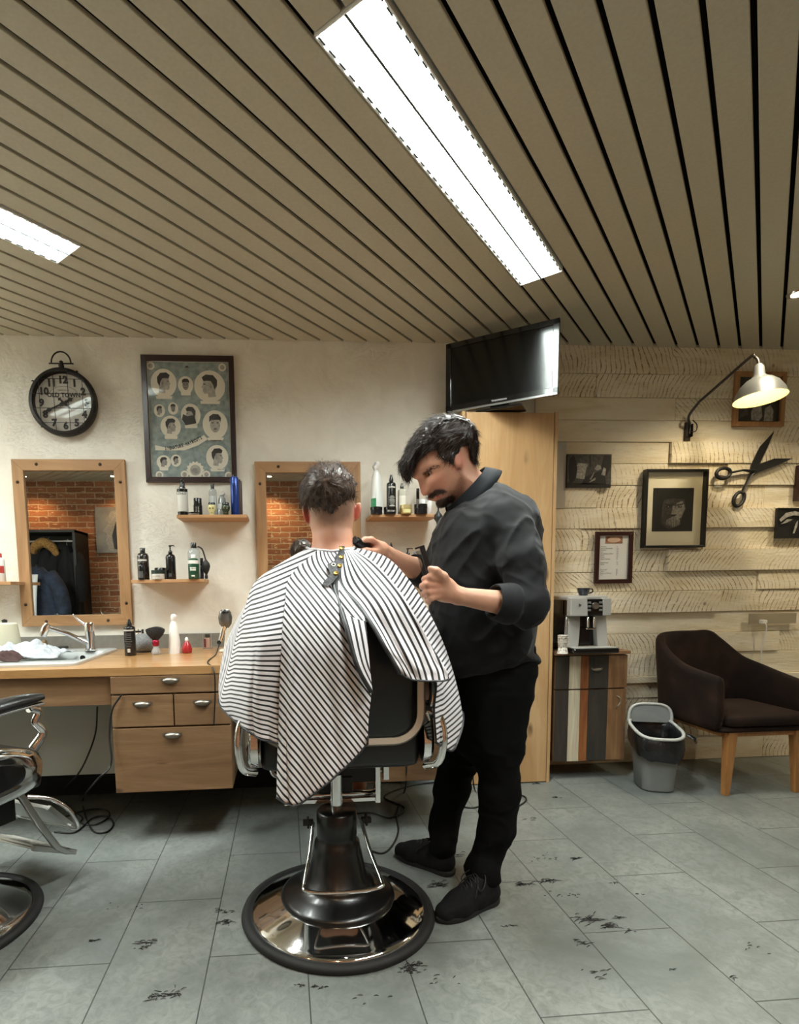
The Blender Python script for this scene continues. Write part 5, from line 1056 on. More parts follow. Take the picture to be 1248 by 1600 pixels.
hipL, knL, anL = A3(778, 1085, 1.96), A3(778, 1235, 1.93), A3(757, 1362, 1.925)
hipR, knR, anR = A3(752, 1085, 2.16), A3(712, 1225, 2.16), A3(686, 1322, 2.175)
def barber_body(p):
    hd = infl(p, head_o, YH, .079, .098)
    hd = smin(hd, elli(p, A3(704, 693, YH), (.090, .074, .069), HR), .03)
    # nose kept narrow, cheeks and jaw
    hd = smin(hd, cap(p, hw_(657, 752, 0), hw_(663, 768, 0), .008, .0118), .008)
    for sg in (-1, 1):
        hd = smax(hd, -elli(p, hw_(665, 744, sg*.044), (.018, .013, .010), HR), .008)
        hd = smin(hd, elli(p, hw_(671, 743.5, sg*.033), (.014, .0125, .0125)), .004)
        hd = smin(hd, elli(p, hw_(672, 755, sg*.040), (.026, .020, .018), HR), .014)
        hd = smin(hd, cap(p, hw_(650, 743, sg*.012), hw_(667, 735, sg*.046), .007, .007), .010)
        hd = smin(hd, elli(p, hw_(664, 771, sg*.010), (.009, .007, .007)), .005)
        e = elli(p, ear_c+np.array([0, 0 if sg < 0 else .166, 0]), (.0175, .0065, .030), ER if sg < 0 else np.stack([ER[:, 0]*[1, -1, 1], ER[:, 1]*[-1, 1, 1], ER[:, 2]], 1))
        rimc = ear_c+np.array([0, -.004 if sg < 0 else .170, 0]); 
        e = smax(e, -elli(p, rimc+np.array([-.003, -.004*(-sg), -.001]) + (np.array([0, -.006, 0]) if sg < 0 else np.array([0, .006, 0])), (.0115, .007, .018), ER), .004)
        hd = smin(hd, e, .006)
    hd = smin(hd, cap(p, hw_(672, 778, 0), hw_(684, 777, 0), .010, .016), .006)
    hd = smax(hd, -cap(p, hw_(672, 780, -.022), hw_(676, 779.5, .022), .0018, .0018), .003)
    hd = smin(hd, chain(p, [(A3(716, 740, YH), .055), (A3(733, 775, YH+.01), .058), (A3(745, 800, YH+.02), .052)], .02), .02)
    to = infl(p, torso_o, 2.02+.0*p[:, 0], .150, .12)+.030
    d = smin(hd, to, .03)
    d = smin(d, chain(p, [(shL+np.array([0, .04, -.01]), .045), (elL, .040)], .02), .03); d = smin(d, chain(p, [(shR+np.array([0, -.05, -.01]), .045), (elR, .038)], .02), .03)
    d = smin(d, chain(p, [(elL, .038), (elL*.72+wrL*.28, .040), (wrL, .0265)], .02), .02); d = smin(d, chain(p, [(elR, .037), (elR*.7+wrR*.3, .038), (wrR, .0245)], .02), .02)
    d = smin(d, hand_near(p), .010); d = smin(d, hand_far(p), .010)
    d = smin(d, chain(p, [(hipL+np.array([.01, 0, 0]), .075), (A3(777, 1170, 1.95), .060), (A3(780, 1238, 1.935), .050), (A3(774, 1295, 1.93), .044), (A3(752, 1362, 1.925), .036), (anL, .034)], .03), .03)
    d = smin(d, chain(p, [(hipR, .075), (A3(722, 1165, 2.14), .060), (A3(706, 1235, 2.15), .048), (A3(693, 1290, 2.17), .040), (anR, .033)], .03), .03)
    for a_, toe in ((anL, FTL), (anR, FTR)):
        d = smin(d, chain(p, [(a_, .032), (a_+np.array([.01, 0, -.035]), .028), (toe, .020)], .02), .02)
    return d
def gp(px, py, z): q = at(px, py, Z=z); return np.array([q.x, q.y, z])
HLL, TOL = gp(762, 1398, .03), gp(706, 1420, .03); HLR, TOR = gp(694, 1352, .03), gp(624, 1326, .03)
FTL, FTR = HLL*.3+TOL*.7, HLR*.3+TOR*.7
anL = HLL+np.array([-.01, .0, .075]); anR = HLR+np.array([-.01, 0, .075])
Vb, Fb = surf(barber_body, (.15, 1.55, -.03), (1.25, 2.45, 1.80), .0042)
Vb = relax(Vb, Fb, 1, .4)
# colours of skin, lips, stubble, brows (all of them real pigment)
n1 = vnoise(Vb, 60, 2)*.5+vnoise(Vb, 160, 4)*.5
base = S3('c4947a')[None]*(1+.05*n1[:, None]); base[:, 0] *= 1.0
def blend(base, m, c): return base*(1-m[:, None])+S3(c)[None]*m[:, None]
def sstep(a, b, x): t = np.clip((x-a)/(b-a), 0, 1); return t*t*(3-2*t)
PXh = np.array(pxz([(0, 0), (1, 0)], YH)); 
def near(c, r, rr=.5): return 1-sstep(r*rr, r, np.linalg.norm(Vb-c, axis=1))
nose_m = near(hw_(660, 768, 0), .035); base = blend(base, nose_m*.35, 'c9705a')
for q in (hw_(676, 756, -.055), hw_(676, 756, .055)): base = blend(base, near(q, .04)*.25, 'cf7d66')
for e_ in (ear_c, ear_c+np.array([0, .166, 0])): base = blend(base, near(e_, .045)*.45, 'cd7a68')
hd_m = (Vb[:, 2] > at(700, 800, Y=YH).z) & (np.abs(Vb[:, 1]-YH) < .12)
beard_o = pxz(Z2([(470, 1010), (520, 985), (620, 1010), (700, 1000), (740, 880), (700, 760), (760, 720), (800, 800), (850, 920), (860, 1060), (800, 1150), (700, 1230), (600, 1230), (540, 1150), (520, 1110), (560, 1085), (500, 1090), (440, 1080)]), YH)
bd = poly2(Vb[:, 0], Vb[:, 2], beard_o); bm_ = (1-sstep(-.018, .010, bd+.004*vnoise(Vb, 90, 8)))*hd_m
dense_o = pxz(Z2([(440, 1080), (470, 1015), (530, 985), (600, 1010), (625, 1060), (660, 1130), (760, 1090), (820, 1120), (700, 1240), (590, 1230), (545, 1150), (530, 1110), (570, 1085), (520, 1075), (500, 1100)]), YH)
must = poly2(Vb[:, 0], Vb[:, 2], pxz(Z2([(446, 1075), (460, 1036), (520, 1002), (590, 1006), (628, 1036), (600, 1046), (540, 1056), (505, 1080), (470, 1094)]), YH))
chin = poly2(Vb[:, 0], Vb[:, 2], pxz(Z2([(556, 1120), (590, 1104), (640, 1095), (700, 1060), (760, 1090), (740, 1160), (680, 1250), (590, 1240), (566, 1160)]), YH))
dm = (1-sstep(-.004, .005, np.minimum(must, chin)+.002*vnoise(Vb, 150, 3)))*hd_m
base = blend(base, np.clip(bm_*.55, 0, 1), '5a3a2b'); base = blend(base, dm*.85, '24170f')
lip = near(hw_(681, 779, 0), .030, .6)*(np.abs(poly2(Vb[:, 0], Vb[:, 2], pxz(Z2([(520, 1060), (600, 1050), (610, 1085), (560, 1112)]), YH))) < 1)
lm = (poly2(Vb[:, 0], Vb[:, 2], pxz(Z2([(515, 1070), (560, 1066), (598, 1070), (585, 1088), (556, 1108), (548, 1096)]), YH)) < .0) & hd_m
base[lm] = S3('b06a5a')
hand_m = near(A3(672, 912, 1.69), .05)+near(A3(575, 852, 1.91), .05); base = blend(base, np.clip(hand_m, 0, 1)*.22, 'd98a72')
body = npmesh('body', Vb, Fb, SKIN, barber, base)
# eyes, brows
EW = M('eye_white', 'd8d0c6', .2); IRS = M('iris_brown', '2b1a10', .1)
for sg in (-1, 1):
    c_ = hw_(669.0, 743.0, sg*.0370)
    ob('eyeball', mv(lathe([(.0, -.0118)]+[(.0118*cos(a), .0118*sin(a)) for a in [-pi/2+pi*i/12 for i in range(1, 12)]]+[(0, .0118)], 16), *c_), EW, barber, smooth=True)
    dr = Vector((-.80, -.42 if sg < 0 else .42, -.42)).normalized(); q = Vector((0, 0, 1)).rotation_difference(dr).to_matrix().to_4x4()
    ob('iris', xf(lathe([(.0048, .0107), (.0035, .0117), (0, .0122)], 16), T(*c_) @ q), IRS, barber, smooth=True)
HB = hair_mat('barber_hair', '17110e', '332822', .38); HBB = hair_mat('barber_beard', '1a110c', '33221a', .5)
hair_o = pxz(Z2([(110, 640), (120, 720), (150, 800), (215, 872), (235, 840), (228, 790), (250, 800), (262, 740), (290, 650), (350, 590), (420, 545), (500, 545), (525, 620), (590, 680), (680, 728), (725, 690), (742, 600), (768, 530), (820, 492), (870, 510), (895, 580), (910, 655), (960, 680), (1022, 665), (1022, 560), (1002, 420), (960, 308), (880, 205), (770, 132), (640, 108), (540, 102), (430, 150), (325, 262), (225, 410), (165, 560)]), YH)
def skull(p):
    hd = infl(p, head_o, YH, .079, .098); hd = smin(hd, elli(p, A3(704, 693, YH), (.090, .074, .069), HR), .03)
    return smin(hd, chain(p, [(A3(716, 740, YH), .055), (A3(733, 775, YH+.01), .058)], .02), .02)
def hairf(p):
    sk = skull(p); o2 = poly2(p[:, 0], p[:, 2], hair_o); th = .011+.009*sstep(at(0, 715, Y=YH).z, at(0, 680, Y=YH).z, p[:, 2])
    d = smax(sk-th, o2, .006); d = smin(d, infl(p, hair_o, YH, .072, .06), .01)
    for sg in (0, .166): d = smax(d, -elli(p, ear_c+np.array([.002, sg, -.008]), (.014, .03, .022), ER), .003)
    n_ = vnoise(p, 70, 1)*.003+vnoise(p, 140, 2)*.0015; return d+n_
lo_, hi_ = (at(618, 760, Y=YH)), (at(750, 645, Y=YH))
Vh, Fh = surf(hairf, (lo_.x-.02, YH-.11, lo_.z-.03), (hi_.x+.02, YH+.11, hi_.z+.03), .0034)
Vh = relax(Vh, Fh, 1, .4); Nh = normals(Vh, Fh)
hair = npmesh('hair', Vh, Fh, HB, barber)
crown = A3(728, 680, YH)
def flowb(P):
    q = P-crown; f = np.array([-.75, 0, -.45])[None]*np.ones((len(P), 1)); up_ = sstep(at(0, 715, Y=YH).z, at(0, 690, Y=YH).z, P[:, 2])
    back = sstep(at(715, 0, Y=YH).x, at(735, 0, Y=YH).x, P[:, 0]); dn = np.array([.1, 0, -1.0])
    f = f*(1-back[:, None])+dn*back[:, None]; side = (1-up_)[:, None]*np.array([[.25, 0, -.7]]); return f+side
strands('hair_locks', Vh, Nh, flowb, 3600, .030, .00085, HB, hair, 4, .35, 5, .35, keep=(Nh[:, 1] < .5))
fr_keep = (Vh[:, 0] < at(650, 0, Y=YH).x)
strands('fringe_locks', Vh, Nh, lambda P: np.array([-.35, 0, -1.0])[None]+0*P, 500, .022, .0010, HB, hair, 9, .3, 5, .3, keep=fr_keep)
Nb = normals(Vb, Fb)
strands('beard', Vb, Nb, lambda P: np.array([-.1, 0, -1.0])[None]+0*P, 3000, .0075, .00045, HBB, barber, 6, .7, 4, .5, keep=dm > .5)
strands('stubble', Vb, Nb, lambda P: np.array([-.1, 0, -1.0])[None]+0*P, 2600, .0035, .0003, HBB, barber, 7, .6, 3, .5, keep=(bm_ > .5))
for sg in (-1, 1):
    kp = (poly2(Vb[:, 0], Vb[:, 2], pxz(Z2([(350, 808), (372, 785), (430, 752), (500, 738), (520, 752), (440, 778), (375, 812)]), YH)) < .0015) & ((Vb[:, 1]-YH)*sg > .008) & hd_m
    if kp.sum() > 5: strands('eyebrow', Vb, Nb, lambda P: np.array([.9, 0, .35])[None]+0*P, 240, .0075, .0005, HBB, barber, 8, .3, 4, .3, keep=kp)
# ---- clothes
t = NT('shirt_black', .82); n_ = t.noise(t.coord('Object'), 12, 4); t.col(t.ramp(n_, [(.3, '060709'), (.7, '0c0f12')])); t.b.inputs['Specular IOR Level'].default_value = .28; t.b.inputs['Sheen Weight'].default_value = .08; t.bump(t.noise(t.coord('Object'), 500, 2), .1, .001); SHIRT = MATS['shirt_black']
TROU = M('trousers_black', '050506', .9, spec=.12)
shirt_o = pxz([(700, 800), (712, 788), (745, 762), (760, 748), (778, 758), (800, 768), (820, 780), (833, 800), (838, 830), (838, 880), (832, 930), (829, 985), (827, 1008), (838, 1027), (833, 1038), (790, 1052), (735, 1062), (700, 1062), (688, 1040), (682, 1000), (676, 950), (672, 900), (678, 860), (684, 825)], 2.0)
shirt_front = pxz([(702, 798), (740, 800), (760, 860), (760, 1000), (700, 1030), (690, 1000), (684, 950), (682, 900), (686, 850), (692, 820)], 2.0)
cufL = elL*.62+wrL*.38
def folds(p):
    a = p[:, 0]*.6+p[:, 2]*.8; b = p[:, 0]*.8-p[:, 2]*.6
    r1 = 1-np.abs(vnoise(np.stack([a*.7, p[:, 1], b*2.2], 1), 9, 3)); r2 = 1-np.abs(vnoise(np.stack([a*1.5, p[:, 1], b*.6], 1), 14, 6))
    return .010*(r1**3-.45)+.005*(r2**3-.4)+.002*vnoise(p, 38, 4)
def shirtf(p):
    d = infl(p, shirt_o, 2.02, .195, .12)
    aL = chain(p, [(shL+np.array([-.0, .03, .0]), .078), (shL*.5+elL*.5+np.array([.012, 0, 0]), .070), (elL+np.array([.005, 0, 0]), .066), (elL*.80+wrL*.20, .058)], .02)
    aR = chain(p, [(shR+np.array([0, -.03, 0]), .078), (shR*.5+elR*.5, .062), (elR, .058), (elR*.86+wrR*.14, .056)], .02)
    d = smin(smin(d, aL, .025), aR, .055); d = smin(d, elli(p, A3(737, 790, YH+.01), (.094, .088, .042), np.stack([[.67, 0, .74], [0, 1, 0], [-.74, 0, .67]], 1)), .03); d = smin(d, infl(p, shirt_front, 2.02, .165, .05), .03); d = d-folds(p)
    nk = chain(p, [(A3(712, 752, YH+.01), .058), (A3(724, 764, YH+.01), .052)], .02); d = smax(d, -nk+.0, .01)
    return d
Vs, Fs = surf(shirtf, (.30, 1.58, .70), (1.2, 2.45, 1.62), .0052)
Vs = relax(Vs, Fs, 1, .4); shirt = npmesh('shirt', Vs, Fs, SHIRT, barber)
def ringpath(c, n, rx, ry, ref=(0, 0, 1), k=40, wob=0):
    n = Vector(n).normalized(); a = n.cross(Vector(ref)).normalized(); b = n.cross(a)
    return [Vector(c)+a*rx*cos(2*pi*i/k)*(1+wob*sin(6*pi*i/k))+b*ry*sin(2*pi*i/k) for i in range(k)]
def cuff(elb, wr, t0, t1, r0, r1, nm='rolled_cuff'):
    ax = Vector(wr-elb); rings = []
    for t_, r in ((t0, r0*.9), (t0, r0*1.02), (t0+(t1-t0)*.25, r0*1.06), (t0+(t1-t0)*.7, (r0+r1)*.54), (t1-.01, r1*1.05), (t1, r1), (t1-.02, r1*.90), (t0+.05, r0*.86)):
        rings.append([tuple(q) for q in ringpath(Vector(elb)+ax*t_, ax, r, r*1.02, wob=.03)])
    ob(nm, loft(rings, False), SHIRT, shirt, smooth=True, sub=1)
cuff(elL, wrL, .16, .50, .060, .052); cuff(elL, wrL, .20, .40, .063, .056); cuff(elR, wrR, .10, .36, .056, .049)
# collar: a band that stands round the neck and folds down
def collar():
    c0 = A3(731, 767, YH+.005); e1 = Vector((-.67, 0, -.74)).normalized(); ax = Vector((-.74, 0, .67)).normalized(); e2 = Vector((0, -1, 0)); K = 48
    rings = [[], [], [], [], []]
    for i in range(K+1):
        a = pi*.03+(2*pi-pi*.06)*i/K; fr = (1+cos(a))/2
        c = Vector(c0)+e1*cos(a)*.094+e2*sin(a)*.083; out_ = (e1*cos(a)*.7+e2*sin(a)).normalized(); hh = .012+.004*fr; drop = .050+.012*fr
        rings[0].append(tuple(c-ax*.030)); rings[1].append(tuple(c+ax*hh)); rings[2].append(tuple(c+ax*(hh+.002)+out_*.005)); rings[3].append(tuple(c+ax*(hh-drop*.5)+out_*.022)); rings[4].append(tuple(c+ax*(hh-drop)+out_*(.034+.006*fr)))
    o = ob('collar', loft(rings, False, False), M('shirt_collar', '14181c', .85, spec=.25), shirt, smooth=True)
    s_ = o.modifiers.new('solid', 'SOLIDIFY'); s_.thickness = .0022; return o
collar()
pk_ = [A3(692+q[0], q[1], 1.845+.0) for q in ((4, 812), (-2, 850), (0, 900), (2, 960), (6, 1010))]
tro_hip = pxz([(702, 1000), (760, 975), (822, 985), (829, 1025), (830, 1050), (822, 1085), (812, 1125), (806, 1170), (760, 1185), (738, 1195), (712, 1170), (704, 1110), (700, 1060)], 2.03)
def trouf(p):
    d = infl(p, tro_hip, 2.03, .165, .10)
    L_ = chain(p, [(hipL+np.array([.01, .0, 0]), .096), (A3(777, 1170, 1.95), .079), (A3(780, 1238, 1.935), .069), (A3(774, 1295, 1.93), .062), (A3(752, 1362, 1.925), .055), (anL+np.array([.0, 0, -.0]), .054)], .03)
    R__ = chain(p, [(hipR, .096), (A3(722, 1165, 2.14), .080), (A3(706, 1235, 2.15), .066), (A3(693, 1290, 2.17), .058), (anR+np.array([0, 0, 0]), .052)], .03)
    d = smin(d, smin(L_, R__, .012), .035)
    fz = np.stack([p[:, 0]*.8, p[:, 1], p[:, 2]*1.8], 1); g = 1-np.abs(vnoise(fz, 11, 5)); d = d-.008*(g**3-.4)-.002*vnoise(p, 30, 2)
    cut = np.maximum(.052-p[:, 2], -1); return smax(d, cut, .008)
Vt, Ft = surf(trouf, (.45, 1.75, .02), (1.12, 2.40, .95), .0055); Vt = relax(Vt, Ft, 1, .4)
npmesh('trousers', Vt, Ft, TROU, barber)
SHOE = M('shoe_black', '0f0f12', .85, spec=.2, noise=(60, '151518', .15)); SOLE = M('sole_black', '121213', .8)
for heel, toe, an_, nm in ((HLL, TOL, anL, 'left'), (HLR, TOR, anR, 'right')):
    dv = toe-heel; dv[2] = 0; Lf = np.linalg.norm(dv); dv = dv/Lf; sd = np.array([-dv[1], dv[0], 0]); h0 = heel-dv*.045; h0[2] = 0; LL = .295
    FR = np.stack([dv, sd, [0, 0, 1.]], 1)
    def q3(a, b, c): return h0+dv*a+sd*b+np.array([0, 0, c])
    def shoef(p):
        d = chain(p, [(q3(.045, 0, .045), .042), (q3(.11, 0, .045), .044), (q3(.19, .002, .036), .046), (q3(.245, 0, .026), .036)], .02)
        d = smin(d, cap(p, q3(.055, 0, .055), q3(.06, 0, .105), .044, .042), .02); d = smin(d, cap(p, q3(.06, 0, .10), q3(.17, 0, .055), .038, .034), .02)
        d = smax(d, .014-p[:, 2], .004); d = smax(d, -cap(p, q3(.055, 0, .10), q3(.05, 0, .16), .036, .036), .004); return smax(d, p[:, 2]-.118, .004)
    lo_ = np.minimum(q3(-.02, 0, 0), q3(LL+.02, 0, 0))-.07; hi_ = np.maximum(q3(-.02, 0, 0), q3(LL+.02, 0, 0))+.07; lo_[2] = 0; hi_[2] = .14
    V_, F__ = surf(shoef, lo_, hi_, .004); so_ = npmesh('shoe', relax(V_, F__, 1, .4), F__, SHOE, barber)
    ol = [(.0, 0), (.012, .027), (.04, .037), (.1, .036), (.17, .045), (.22, .043), (.262, .028), (.284, 0), (.262, -.028), (.22, -.042), (.17, -.043), (.1, -.036), (.04, -.036), (.012, -.027)]
    ol = [tuple(p) for p in spline([(a, b, 0) for a, b in ol], 4, True)]
    rg = [[tuple(q3(.14+(a-.14)*k, b*k, z)) for a, b, _ in ol] for z, k in ((0.0005, .97), (.006, 1.0), (.018, 1.01), (.022, .98))]
    ob('sole', loft(rg), SOLE, so_, smooth=True)
    for j in range(5):
        a0 = .105+j*.019; z0 = .1235-j*.0088
        ob('lace', tube(spline([tuple(q3(a0, -.022, z0-.010)), tuple(q3(a0+.004, 0, z0+.002)), tuple(q3(a0, .022, z0-.010))], 4), .0022, 6), M('lace_black', '101012', .7), so_, smooth=True)
        if j < 4: ob('lace', tube(spline([tuple(q3(a0, -.022, z0-.010)), tuple(q3(a0+.01, 0, z0-.002)), tuple(q3(a0+.019, .022, z0-.02))], 4), .0022, 6), M('lace_black'), so_, smooth=True)
    for s_ in (-1, 1):
        ob('lace_loop', tube(spline([tuple(q3(.10, 0, .125)), tuple(q3(.09, s_*.028, .128)), tuple(q3(.115, s_*.050, .105)), tuple(q3(.13, s_*.042, .09)), tuple(q3(.105, 0, .122))], 5), .0022, 6), M('lace_black'), so_, smooth=True)
        ob('lace_end', tube(spline([tuple(q3(.10, 0, .125)), tuple(q3(.125, s_*.03, .104)), tuple(q3(.15, s_*.044, .070))], 5), .0020, 6), M('lace_black'), so_, smooth=True)
# comb and trimmer in his hands
cbm = thing('comb', 'long black comb held upright in the near hand of the barber', 'comb', tuple(A3(672, 908, 1.685)))
cp0, cp1 = Vector(A3(659, 858, 1.69)), Vector(A3(674, 909, 1.69)); ax = (cp1-cp0); Lc = ax.length; ax.normalize()
RM = Matrix((( -ax.z, 0, ax.x, 0), (0, 1, 0, 0), (ax.x, 0, ax.z, 0), (0, 0, 0, 1)))
def cm_(vf): return [tuple(RM @ Vector((p[0], p[1], p[2])) - Vector((0, 0, 0)) + (cp0-cbm.location)) for p in vf[0]], vf[1]
ob('spine', cm_(box(-.006, -.003, -.01, .010, .003, Lc+.03)), BLACKP, cbm, bevel=.001)
mb = MB()
for k in range(44): z = .002+k*(Lc-.02)/44; mb.add(cm_(box(-.020, -.0012, z, -.004, .0012, z+.0011)))
mb.add(cm_(box(-.020, -.003, -.010, .0, .003, -.005))); ob('teeth', mb, BLACKP, cbm)
tr = thing('hair_trimmer', 'black hair trimmer held against the neck of the customer', 'trimmer', tuple(A3(566, 853, 1.895)))
p0 = Vector(A3(553, 842, 1.865))-tr.location; p1 = Vector(A3(580, 861, 1.93))-tr.location
ob('body', tube([p0*.75, p0*.4, p1*.3, p1], [.014, .017, .016, .013], 14), BLACKP, tr, smooth=True); ob('cutting_head', tube([p0, p0*.72], [.012, .014], 4), M('blade_dark', '3a3a3a', .3, .8), tr)
# black band on the far wrist side, rolled sleeve edge
# ================================================================== the customer under the cape
cust = thing('person', 'seated customer seen from behind with freshly faded brown hair, under a striped cape', 'person', (0, 0, 0))
YC = 1.90
C1 = lambda pts: zoomed(pts, 460, 700, 8.914)
ch_o = pxz(C1([(100, 560), (150, 400), (250, 250), (380, 190), (550, 185), (680, 225), (790, 330), (855, 450), (862, 600), (855, 760), (845, 900), (830, 1010), (818, 1100), (812, 1250), (830, 1500), (230, 1500), (262, 1300), (248, 1180), (215, 1060), (185, 900), (130, 740)]), YC-.02)
def cw(px, py, Y): return A3(px, py, Y)
csh = [A3(436, 940, 1.90), A3(614, 940, 1.90)]
def custf(p):
    zz = p[:, 2]; d2 = poly2(p[:, 0], p[:, 2], ch_o)
    Wz = .058+.040*sstep(at(0, 835, Y=YC).z, at(0, 790, Y=YC).z, zz); yc = YC-.005+.035*sstep(at(0, 840, Y=YC).z, at(0, 770, Y=YC).z, zz)
    dep = np.clip(-d2/.075, 0, 1); w_ = Wz*np.sqrt(np.maximum(1-(1-dep)**2, 0)); yy = np.abs(p[:, 1]-yc)
    d = np.where(d2 > 0, np.sqrt(d2**2+(.35*yy)**2), np.maximum((yy-w_)*np.clip(w_/Wz, .35, 1), d2))
    for (x0, y0), (x1, y1), s_ in (((476, 789), (484, 820), -1), ((558, 787), (554.5, 812), 1)):
        c0 = A3((x0+x1)/2+s_*1.5, (y0+y1)/2, YC+.0); ax = np.array([s_*.55, -.55, .25]); ax = ax/np.linalg.norm(ax); up_ = np.array([s_*.22, 0, .97]); up_ /= np.linalg.norm(up_); ou_ = np.cross(up_, ax); ou_ /= np.linalg.norm(ou_); ax = np.cross(ou_, up_)
        e = elli(p, c0, (.017, .0065, .034), np.stack([ax, ou_, up_], 1)); d = smin(d, e, .006)
    # nose and chin on the far side
    d = smin(d, elli(p, A3(520, 805, YC+.125), (.016, .022, .028)), .012); d = smin(d, elli(p, A3(520, 845, YC+.085), (.035, .035, .03)), .03)
    d = smin(d, chain(p, [(A3(520, 850, YC-.01), .062), (A3(520, 885, YC-.02), .075)], .02), .02)
    tor = chain(p, [(A3(520, 905, YC), .10), (A3(522, 1000, YC-.02), .135), (A3(524, 1120, YC-.02), .145)], .05)
    d = smin(d, elli(p, A3(523, 1000, YC), (.17, .105, .28)), .05); d = smin(d, tor, .04)
    d = smin(d, cap(p, csh[0], csh[1], .062, .062), .05)
    for k, s_ in ((0, -1), (1, 1)):
        el = A3(400 if k == 0 else 655, 1075, 1.95); hn = A3(430 if k == 0 else 625, 1085, 2.20)
        d = smin(d, chain(p, [(csh[k], .056), (el, .043), (hn, .03), (hn+np.array([0, .07, -.01]), .022)], .02), .03)
        hp = A3(480 if k == 0 else 572, 1150, 1.86); kn = A3(486 if k == 0 else 560, 1110, 2.24); ft = A3(490 if k == 0 else 556, 1225, 2.26)
        d = smin(d, chain(p, [(hp, .085), (kn, .062), (ft, .04), (ft+np.array([0, .12, -.01]), .035)], .02), .04)
    return d
Vc, Fc_ = surf(custf, (-.32, 1.68, .20), (.62, 2.68, 1.62), .0048); Vc = relax(Vc, Fc_, 1, .4); Nc = normals(Vc, Fc_)
n1 = vnoise(Vc, 60, 2)*.5+vnoise(Vc, 170, 4)*.5; base = S3('c99c82')[None]*(1+.04*n1[:, None])
zh = at(0, 800, Y=YC-.09).z; zn = at(0, 850, Y=YC-.09).z
nk_ = 1-sstep(at(0, 850, Y=1.85).z, at(0, 818, Y=1.85).z, Vc[:, 2]); base = blend(base, np.clip(nk_, 0, 1)*.35, 'd9896a')
for q in (A3(479.5, 805, YC), A3(557.5, 800, YC)):
    m = 1-sstep(.02, .036, np.linalg.norm((Vc-q)*np.array([1.8, 1, 1]), axis=1)); base = blend(base, m*.75, 'c04a3c')
hair_low = pxz(C1([(60, 560), (110, 720), (190, 810), (300, 925), (430, 1000), (560, 1015), (650, 970), (740, 895), (830, 775), (900, 640), (900, 300), (500, 100), (80, 300)]), YC-.07)
hd2 = poly2(Vc[:, 0], Vc[:, 2], hair_low); fz = (1-sstep(-.004, .030, hd2+.003*vnoise(Vc, 120, 3)))*(Vc[:, 2] > at(0, 860, Y=YC).z)
base = blend(base, np.clip(fz, 0, 1)*.62, '4a3a2e')
npmesh('body', Vc, Fc_, SKIN, cust, base)
HC = hair_mat('customer_hair', '2a1f19', '55453a', .40)
cho = pxz(C1([(78, 560), (95, 470), (130, 390), (225, 235), (340, 165), (470, 150), (560, 150), (660, 178), (765, 268), (850, 380), (888, 500), (884, 640), (835, 755), (760, 880), (665, 990), (560, 1075), (430, 1065), (300, 965), (185, 830), (112, 715)]), YC-.06)
def chf(p):
    d = infl(p, cho, YC+.03, .130, .085); sk = custf(p); d = smax(d, -sk-.004, .004)
    return d+.0045*(np.abs(vnoise(p, 38, 3))-.4)+.003*vnoise(p, 80, 5)
Vk, Fk = surf(chf, (-.0, 1.70, 1.28), (.36, 2.10, 1.62), .0034); Vk = relax(Vk, Fk, 1, .4); Nk = normals(Vk, Fk)
chair_ = npmesh('hair', Vk, Fk, HC, cust)
whorl = A3(506, 758, YC-.09)
def flowc(P):
    q = P-whorl; r = np.stack([q[:, 0], q[:, 1]*.4, q[:, 2]], 1); tw = np.stack([-q[:, 2], 0*q[:, 0], q[:, 0]], 1)
    up_ = sstep(at(0, 770, Y=1.82).z, at(0, 745, Y=1.82).z, P[:, 2])[:, None]
    return (r*.8+tw*.55)/np.maximum(np.linalg.norm(q, axis=1), .01)[:, None]*(.5+up_)+(1-up_)*np.array([[0, 0, -1.2]])
strands('hair_locks', Vk, Nk, flowc, 3800, .026, .00085, HC, chair_, 14, .5, 5, .7, keep=(Nk[:, 1] < .55))
strands('short_hair', Vk, Nk, lambda P: np.array([0, 0, -1.0])[None]+0*P, 1800, .008, .0005, HC, chair_, 15, .4, 3, .4, keep=(Vk[:, 2] < at(0, 795, Y=1.82).z) & (Nk[:, 1] < .4))
strands('crown_tufts', Vk, Nk, lambda P: np.array([.2, 0, .8])[None]+0*P, 160, .016, .0006, HC, chair_, 16, 1.2, 4, .8, keep=(Vk[:, 2] > at(0, 730, Y=1.85).z))
# ================================================================== the striped cape
t = NT('cape_stripes', .7)
a_ = t.n('Attribute', attribute_name='stripe'); fr = t.math('FRACT', a_.outputs['Fac'])
s_ = t.math('SUBTRACT', t.math('ABSOLUTE', t.math('SUBTRACT', fr, .5)), .19); msk = t.ramp(t.math('ADD', t.math('MULTIPLY', s_, 9.0), .5), [(.3, (0, 0, 0, 1)), (.7, (1, 1, 1, 1))])
t.col(t.mix(msk, '141416', 'e4e2e6')); t.b.inputs['Sheen Weight'].default_value = .15; t.bump(t.noise(t.coord('Object'), 350, 2), .08, .001); CAPE = MATS['cape_stripes']
cape = thing('barber_cape', 'black and white striped cape fastened round the neck of the seated customer', 'cape', (0, 0, 0))
YR = [1.812, 1.735, 1.640, 1.592, 1.578, 1.570, 1.563, 1.556]
def colpts(px, Y): return [tuple(A3(a, b, y)) for (a, b), y in zip(px, Y)]
L0 = colpts([(528, 860), (527, 905), (561, 949), (571, 975), (576, 1030), (580, 1080), (576, 1125), (574.5, 1163)], YR)
L1 = colpts([(523, 861), (520, 908), (528, 950), (536, 1000), (541, 1050), (545, 1100), (547, 1150), (548, 1192)], [y-.004 for y in YR])
L2 = colpts([(514, 861), (505, 905), (504, 955), (506, 1010), (508, 1065), (509, 1115), (510, 1170), (510, 1224)], [y-.010 for y in YR])
